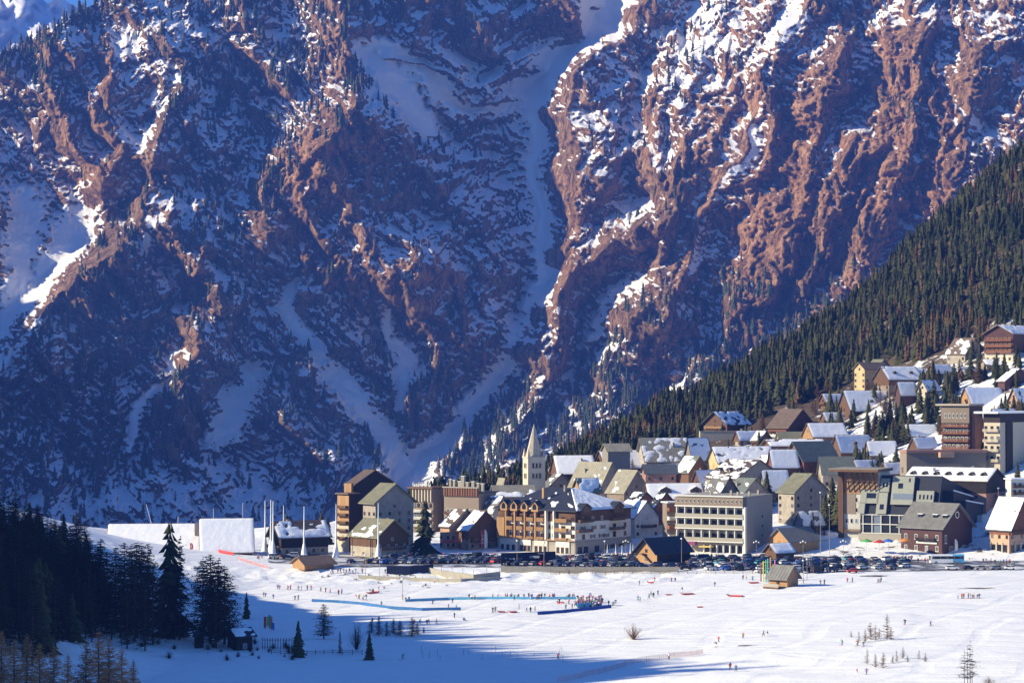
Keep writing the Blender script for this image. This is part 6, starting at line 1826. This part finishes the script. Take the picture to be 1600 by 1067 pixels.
zones = [  # columns, distances, where, heading
    (428, 520, [860, 868], "behind the white masts left of the lodge", .3, .7),
    (546, 606, [838, 845], "between the masts before the olive roofed lodge", .9, .9),
    (600, 700, [836, 842, 848, 856], "in the rows below the big spruce", .9, 1.0),
    (690, 782, [838, 845, 852, 862], "before the salmon and pink houses", .9, .95),
    (790, 866, [828], "in front of the navy hoarding", .9, 1.0),
    (866, 1000, [822, 827, 832, 838, 845, 852, 860], "in the dense rows before the arcaded hotel", .9, .96),
    (1000, 1075, [822, 814], "beside the corrugated barn", .2, .8),
    (1080, 1200, [812, 818, 825, 832, 840, 847, 854, 861], "in the rows below the concrete hotel", .5, .92),
    (1180, 1300, [806, 812, 819, 826, 833, 841, 849], "around the wooden cabin", .5, .92),
    (1300, 1420, [812, 819, 826, 834, 842, 850], "before the coloured parasols", .6, .9),
    (1440, 1600, [809], "along the snow bank below the bus", .1, .45),
    (1560, 1600, [895], "beside the pink end wall", .2, .8)]
for x0, x1, rows, where, yaw, fill in zones:
    for D in rows:
        px = x0 + crnd.uniform(0, 8)
        while px < x1:
            if crnd.random() < fill:
                car(px, D + crnd.uniform(-.6, .6), yaw + crnd.uniform(-.12, .12) + (math.pi if crnd.random() < .5 else 0), where)
            px += (2.9 if abs(math.sin(yaw)) > .6 else 4.6) * F / D * crnd.uniform(.95, 1.25)
for px, D in [(1470, 985), (1482, 985), (1492, 990), (1430, 960), (1442, 962)]:
    car(px, D, crnd.uniform(0, 6), "on the hillside lane near the upper villas")
car(1331, 803, .15, "alone at the front edge of the rows", "red", "hatchback")
# ------------------------------------------------------------------ the bus
c = on(1478, 838, .12); o = tag(empty("coach", c, math.radians(4)), "white coach with sky blue tail before the dark purple chalet", "bus")
SKYB = mat("sky_blue_paint", (0.10, 0.42, 0.72), .35, .03, spec=.5); BUSW = mat("coach_white", (0.78, 0.79, 0.80), .3, .03, spec=.5)
prism("body", [(-1.25, .35), (1.25, .35), (1.25, 2.9), (1.05, 3.35), (-1.05, 3.35), (-1.25, 2.9)], 'x', -6.2, 2.0, BUSW, o)
prism("tail", [(-1.25, .35), (1.25, .35), (1.25, 2.9), (1.05, 3.35), (-1.05, 3.35), (-1.25, 2.9)], 'x', 2.01, 6.2, SKYB, o)
boxes("window_band", [(-5.6, 5.8, -1.29, -1.26, 1.75, 2.75), (-5.6, 5.8, 1.26, 1.29, 1.75, 2.75)], CARGLASS, o)
boxes("windscreen", [(-6.26, -6.21, -1.1, 1.1, 1.2, 3.0)], CARGLASS, o)
for x in (-4.2, 2.9, 4.3):
    for y in (-1.18, .9):
        w_ = cyl("wheel", .5, .5, .28, TYRE, o, (x, y, .5), 14); w_.rotation_euler = (-math.pi / 2, 0, 0); w_.location = (x, y - .1 if y < 0 else y + .38, .5)
        if y > 0: w_.rotation_euler = (math.pi / 2, 0, 0)
        v_ = [(.5 * math.cos(6.283 * i / 14), .5 * math.sin(6.283 * i / 14), 0.0) for i in range(14)]
        link("rim", pydata("rim", v_, [list(range(14))], [CM['grey']]), w_).location = (0, 0, 0.004)
for x in (-5, -2.5, 0, 2.5, 5): boxes("window_post", [(x - .06, x + .06, -1.32, -1.292, 1.75, 2.75)], CM['grey'], o)
# ------------------------------------------------------------------ people
def body_mesh(pose):
    J = {"hip": (0, 0, .92), "chest": (0, 0, 1.28), "neck": (0, 0, 1.46), "head": (0, 0, 1.62), "top": (0, 0, 1.74),
         "hl": (.10, 0, .88), "kl": (.11, -.02, .5), "al": (.12, .02, .09), "tl": (.12, -.16, .04),
         "hr": (-.10, 0, .88), "kr": (-.11, -.02, .5), "ar": (-.12, .02, .09), "tr": (-.12, -.16, .04),
         "sl": (.20, 0, 1.40), "el": (.27, .03, 1.13), "wl": (.27, -.08, .90), "fl": (.27, -.12, .82),
         "sr": (-.20, 0, 1.40), "er": (-.27, .03, 1.13), "wr": (-.27, -.08, .90), "fr": (-.27, -.12, .82)}
    if pose == "walking":
        J.update(kl=(.11, -.2, .52), al=(.11, -.22, .1), tl=(.11, -.38, .06), kr=(-.11, .08, .48), ar=(-.11, .34, .16), tr=(-.11, .24, .05), el=(.27, .18, 1.15), wl=(.27, .16, .92), fl=(.27, .14, .84), er=(-.27, -.14, 1.15), wr=(-.26, -.32, 1.0), fr=(-.26, -.38, .95))
    if pose == "skiing":
        J.update(hip=(0, .16, .80), chest=(0, -.02, 1.12), neck=(0, -.12, 1.28), head=(0, -.18, 1.42), top=(0, -.2, 1.54), hl=(.1, .16, .77), hr=(-.1, .16, .77), kl=(.13, -.16, .5), kr=(-.13, -.16, .5),
                 al=(.13, .02, .12), ar=(-.13, .02, .12), tl=(.13, -.16, .06), tr=(-.13, -.16, .06), sl=(.2, -.06, 1.22), sr=(-.2, -.06, 1.22), el=(.33, -.1, 1.0), er=(-.33, -.1, 1.0), wl=(.36, -.36, .98), wr=(-.36, -.36, .98), fl=(.36, -.44, .98), fr=(-.36, -.44, .98))
    if pose == "holding poles":
        J.update(el=(.32, -.02, 1.15), wl=(.36, -.26, 1.08), fl=(.36, -.34, 1.08), er=(-.32, -.02, 1.15), wr=(-.36, -.26, 1.08), fr=(-.36, -.34, 1.08))
    if pose == "sitting":
        J.update(hip=(0, .0, .2), hl=(.1, 0, .18), hr=(-.1, 0, .18), chest=(0, .05, .56), neck=(0, .05, .74), head=(0, .02, .9), top=(0, .02, 1.02), kl=(.14, -.4, .34), kr=(-.14, -.4, .34), al=(.14, -.75, .09), ar=(-.14, -.75, .09), tl=(.14, -.85, .2), tr=(-.14, -.85, .2),
                 sl=(.2, .05, .68), sr=(-.2, .05, .68), el=(.28, .12, .42), er=(-.28, .12, .42), wl=(.28, -.1, .3), wr=(-.28, -.1, .3), fl=(.28, -.18, .28), fr=(-.28, -.18, .28))
    R = {"hip": .155, "chest": .17, "neck": .07, "head": .115, "top": .07, "hl": .10, "hr": .10, "kl": .075, "kr": .075, "al": .06, "ar": .06, "tl": .05, "tr": .05, "sl": .085, "sr": .085, "el": .065, "er": .065, "wl": .05, "wr": .05, "fl": .045, "fr": .045}
    E = [("hip", "chest"), ("chest", "neck"), ("neck", "head"), ("head", "top"), ("hip", "hl"), ("hl", "kl"), ("kl", "al"), ("al", "tl"), ("hip", "hr"), ("hr", "kr"), ("kr", "ar"), ("ar", "tr"),
         ("chest", "sl"), ("sl", "el"), ("el", "wl"), ("wl", "fl"), ("chest", "sr"), ("sr", "er"), ("er", "wr"), ("wr", "fr")]
    names = list(J)
    me_ = bpy.data.meshes.new("body_skeleton")
    me_.from_pydata([J[n_] for n_ in names], [(names.index(a), names.index(b_)) for a, b_ in E], [])
    ob = bpy.data.objects.new("body_skeleton", me_); COL.objects.link(ob)
    ob.modifiers.new("skin", 'SKIN')
    if not me_.skin_vertices: me_.skin_vertices.new() if hasattr(me_.skin_vertices, "new") else None
    sv = me_.skin_vertices[0].data
    for i, n_ in enumerate(names):
        sv[i].radius = (R[n_], R[n_] * (.72 if n_ in ("hip", "chest") else 1)); sv[i].use_root = (n_ == "hip")
    sub = ob.modifiers.new("sub", 'SUBSURF'); sub.levels = 1; sub.render_levels = 1
    dg = bpy.context.evaluated_depsgraph_get()
    dg.update()
    out = bpy.data.meshes.new_from_object(ob.evaluated_get(dg))
    bpy.data.objects.remove(ob)
    out.name = "person"
    out.materials.clear()
    for m_ in (CM['black'], CM['blue'], SKIN, CM['black'], CM['black']): out.materials.append(m_)
    hd, tp = Vector(J["head"]), Vector(J["top"]); hip = Vector(J["hip"])
    cor = lambda n_: Vector(J[n_])
    segs = [(0, "hip", "hl"), (0, "hl", "kl"), (0, "kl", "al"), (4, "al", "tl"), (0, "hr", "kr"), (0, "kr", "ar"), (4, "ar", "tr"), (1, "hip", "chest"), (1, "sl", "el"), (1, "el", "wl"), (3, "wl", "fl"), (1, "sr", "er"), (1, "er", "wr"), (3, "wr", "fr"), (1, "chest", "neck"), (2, "neck", "head"), (3, "head", "top")]
    for p in out.polygons:
        best, bd_ = 1, 9
        for m_, a, b_ in segs:
            a, b_ = cor(a), cor(b_); d = b_ - a; t_ = max(0, min(1, (p.center - a).dot(d) / d.length_squared))
            q = (p.center - a - d * t_).length
            if q < bd_: bd_, best = q, m_
        if best in (2, 3) and p.center.z > cor("neck").z - .02 and (p.center - hd).length < .3:
            best = 2 if (p.center.y < hd.y - .03 and p.center.z < hd.z + .04) else 3
        p.material_index = best
        p.use_smooth = True
    return out
SKIN = mat("skin", (0.5, 0.3, 0.2), 0.6)
POSES = {p: body_mesh(p) for p in ("standing", "walking", "skiing", "holding poles", "sitting")}
SKI = pydata("ski", [(x, y, z) for z in (0, .025) for (x, y) in ((-.04, -.9), (.04, -.9), (.04, .75), (-.04, .75))] + [(-.03, -1.05, .1), (.03, -1.05, .1)],
             [[3, 2, 1, 0], [4, 5, 6, 7], [1, 2, 6, 5], [3, 0, 4, 7], [2, 3, 7, 6], [0, 1, 9, 8], [4, 8, 9, 5]], [CM['red']])
prnd = random.Random(33)
def person(px, py, where, pose=None, jacket=None, skis=None, child=False):
    c = ground(px, py)
    return person_at(c, where, pose, jacket, skis, child)
def person_at(c, where, pose=None, jacket=None, skis=None, child=False):
    pose = pose or prnd.choices(["standing", "walking", "skiing", "holding poles"], [4, 3, 2, 2])[0]
    jacket = jacket or prnd.choices(["black", "navy", "red", "blue", "teal", "purple", "pink", "orange", "yellow", "grey", "white", "green"], [6, 5, 4, 3, 2, 1.5, 1.5, 1, .7, 2, 1, .7])[0]
    pants = prnd.choices(["black", "navy", "grey", "brown", "white", "blue"], [6, 4, 2, 1, .6, .8])[0]
    hat = prnd.choice(["black", "navy", "red", "white", "grey", "pink"])
    o = link("person", POSES[pose])
    c = Vector(c); o.location = c; o.rotation_euler = (0, 0, prnd.uniform(0, 6.283))
    k = prnd.uniform(.92, 1.06) * (.72 if child else 1)
    o.scale = (k * 1.18, k * 1.18, k)
    for i, m_ in enumerate((CM[pants], CM[jacket], SKIN, CM[hat], CM['black'])):
        o.material_slots[i].link = 'OBJECT'; o.material_slots[i].material = m_
    jw = {"navy": "dark blue"}.get(jacket, jacket); pw = {"navy": "dark blue"}.get(pants, pants)
    tag(o, " ".join(("%s in %s jacket %s %s" % ("small person" if child else "person", jw, pose, where)).split()[:16]), "person", "people " + where)
    if skis if skis is not None else pose in ("skiing", "holding poles"):
        for x in (-.13, .13):
            s_ = link("ski", SKI, o); s_.location = (x, 0, .0)
    return o
for x, y in [(434, 921), (437, 921), (450, 921), (454, 921), (466, 922), (471, 922), (480, 922), (486, 922), (501, 924), (509, 925), (516, 927), (529, 929), (534, 928)]: person(x, y, "in the thin line along the upper slope")
for x, y in [(412, 932), (415, 933), (427, 936), (461, 937), (466, 937)]: person(x, y, "on the shaded slope below the line")
for x, y in [(556, 936), (561, 936), (567, 937), (572, 937), (578, 926), (592, 924), (583, 927), (596, 947)]: person(x, y, "beside the start of the blue barrier")
for x, y in [(629, 936), (634, 940), (639, 939), (676, 944), (707, 942), (737, 937), (733, 936), (742, 937), (770, 935), (778, 935)]: person(x, y, "along the pale blue barrier")
for x, y in [(701, 951), (713, 952), (710, 965), (770, 957), (774, 956)]: person(x, y, "near the end of the long blue barrier")
person(725, 970, "on the snow below the barrier end", "sitting")
for x, y in [(582, 974), (592, 971), (647, 977), (656, 975), (667, 976), (670, 976), (682, 975)]: person(x, y, "behind the row of young larches")
person(629, 1030, "alone on the blue snow by the marker stakes"); person(872, 1029, "alone in the wide blue shade", "skiing"); person(1045, 1031, "alone at the lit end of the shade", "walking", "white")
for z in (40, 52, 70, 78, 95, 115, 122, 155, 185, 198, 205, 235, 243, 250, 262, 268, 285, 315, 335, 340, 345, 420, 432, 440, 460, 470): person(780 + z / 4, 936 + prnd.uniform(-2, 1), "waiting behind the pale blue barrier")
for k in range(60): person(prnd.uniform(898, 943), prnd.uniform(937, 950), "in the dense crowd at the centre of the piste")
for x, y in [(939, 936), (951, 946), (957, 947), (962, 943), (894, 951), (884, 952), (889, 944), (874, 942), (959, 946), (927, 934), (922, 933)]: person(x, y, "at the edge of the central crowd")
for x, y in [(811, 952), (823, 957), (829, 957), (836, 954), (874, 943)]: person(x, y, "between the two barriers in the centre")
for x, y in [(889, 899), (930, 900), (944, 896)]: person(x, y, "by the wooden rail under the car park wall")
for x, y in [(999, 914), (1023, 909), (1049, 909), (1055, 909), (1066, 925), (1117, 916), (1014, 936), (1021, 934), (1028, 929), (1000, 940), (1017, 931), (997, 938)]: person(x, y, "on the sledging area right of the crowd")
for x, y in [(1161, 905), (1166, 905), (1176, 907)]: person(x, y, "left of the coloured posts", "standing")
for x, y in [(1282, 913), (1288, 913), (1324, 910), (1332, 909), (1372, 910), (1375, 910), (1255, 911), (1377, 908)]: person(x, y, "on the snow right of the beige cabin")
for x, y in [(1497, 935), (1503, 935), (1506, 935), (1513, 935), (1517, 935), (1520, 935), (1522, 934), (1527, 934), (1530, 935)]: person(x, y, "in the small ski class at the right", "standing", skis=True, child=prnd.random() < .4)
for x, y, j in [(1414, 976, "black"), (1454, 978, "purple")]: person(x, y, "on the empty slope right of the thicket", "skiing", j)
for x, y, j in [(1193, 994, "grey"), (1199, 995, "black")]: person(x, y, "side by side above the tip of the shade", "walking", j)
for x, y, j in [(1316, 1008, "green"), (1340, 1009, "brown"), (1349, 1010, "navy")]: person(x, y, "just left of the sunny thicket", "skiing", j)
for x, y, j in [(1339, 1055, "pink"), (1354, 1054, "purple")]: person(x, y, "at the bottom below the scattered saplings", "walking", j)
for x, y, j in [(1141, 1046, "red"), (1150, 1049, "navy")]: person(x, y, "in the blue dip at the bottom", "walking", j)
for x, y in [(1123, 1003), (1161, 997), (1119, 1011)]: person(x, y, "on the ridge above the blue dip")
for x, y in [(517, 897), (520, 897), (528, 896), (532, 896), (537, 895), (541, 896), (546, 895), (551, 896), (556, 895), (602, 897), (566, 897)]: person(x, y, "outside the low brown shed")
def crowd(n, x0, x1, D0, D1, where):
    for k in range(n):
        D = prnd.uniform(D0, D1); c = on(prnd.uniform(x0, x1), D, .17)
        person_at(c, where, prnd.choice(["standing", "walking"]))
crowd(24, 1392, 1424, 846, 856, "in the crowd under the coloured parasols")
crowd(16, 636, 652, 868, 876, "in the lane left of the big spruce")
crowd(22, 936, 1004, 864, 872, "on the parasol terrace of the arcaded hotel")
crowd(14, 1085, 1130, 855, 866, "before the shops of the concrete hotel")
crowd(10, 690, 775, 866, 872, "under the red parasols before the salmon house")
crowd(8, 1425, 1450, 835, 845, "beside the coach")
crowd(12, 1500, 1600, 826, 842, "in the street before the arched chalet")
crowd(10, 395, 440, 850, 862, "among the masts and feather flags")
# sledges and small markers
SLEDGE = pydata("sledge", [(-.28, -.6, .12), (.28, -.6, .12), (.28, .6, .12), (-.28, .6, .12), (-.28, -.6, .26), (.28, -.6, .26), (.28, .6, .22), (-.28, .6, .22), (-.2, .85, .42), (.2, .85, .42), (-.2, -.55, 0), (.2, -.55, 0), (.2, .6, 0), (-.2, .6, 0)],
                [[0, 1, 5, 4], [1, 2, 6, 5], [3, 0, 4, 7], [0, 3, 2, 1], [3, 2, 9, 8], [0, 3, 13, 10], [1, 2, 12, 11], [7, 6, 9, 8]], [CM['red']])
for x, y, s_, w_ in [(1017, 911, 1.6, "near two walkers on the sledging area"), (1045, 930, 1.4, "left of the upper sledge runners"), (1075, 929, 3.2, "lying right of the sledging area"), (1150, 932, 3.6, "large and alone on the open piste"), (580, 927, 2.2, "by the group at the blue barrier"), (587, 926, 1.8, "at the right of the blue barrier group"), (1178, 911, 2.6, "below the coloured posts"), (876, 942, 1.6, "behind the crowd barrier"), (541, 941, 1.6, "on the long blue barrier"), (802, 957, 1.8, "on the snow left of the deep blue barrier"), (784, 957, 1.6, "far left of the deep blue barrier"), (1094, 949, 1.4, "dark in the middle of the open piste")]:
    c = ground(x, y); o = link("sledge", SLEDGE); o.location = c; o.scale = (s_, s_, min(s_, 1.6)); o.rotation_euler = (0, 0, prnd.uniform(1, 2.2))
    tag(o, "red sledge or mat " + w_, "sledge", "sledges on the piste")
for k in range(18):
    px = prnd.uniform(640, 900); y = prnd.uniform(1018, 1032) if px < 700 else prnd.uniform(1012, 1034)
    c = ground(px, y); o = tag(empty("marker_stake", c), "thin marker stake in the wide blue shade", "stake", "marker stakes in the shade")
    bar((0, 0, -.2), (0, 0, prnd.uniform(1.0, 2.0)), .07, CM['brown'] if prnd.random() < .6 else CM['orange'], "stake", o)
# ------------------------------------------------------------------ labels: alike things in small groups are told apart by their order in the photo
ORD = "first second third fourth fifth sixth seventh eighth ninth tenth eleventh twelfth thirteenth fourteenth fifteenth sixteenth seventeenth eighteenth nineteenth twentieth".split()
_by = {}
for o in COL.objects:
    if o.parent is None and "label" in o: _by.setdefault(o["label"], []).append(o)
for lb, os_ in _by.items():
    if 2 <= len(os_) <= 20:
        os_.sort(key=lambda o: o.location.x / max(o.location.y, 1))
        for k, o in enumerate(os_):
            pre = "leftmost" if k == 0 else ("rightmost" if k == len(os_) - 1 else ORD[k] + " from left,")
            new = pre + " " + lb
            if len(new.split()) <= 16: o["label"] = new
for o in COL.objects:
    if o.parent is None and "label" in o and len(o["label"].split()) > 16: print("LONG", o.name, o["label"])

_dep = sum(len(o.data.loops) - 2 * len(o.data.polygons) for o in {o.data.name: o for o in COL.objects if o.type == 'MESH'}.values())
print("TOTAL TRIS (unique meshes)", _dep)
haze_box(-3600, 3600, -80, 10800, -520, 1900)
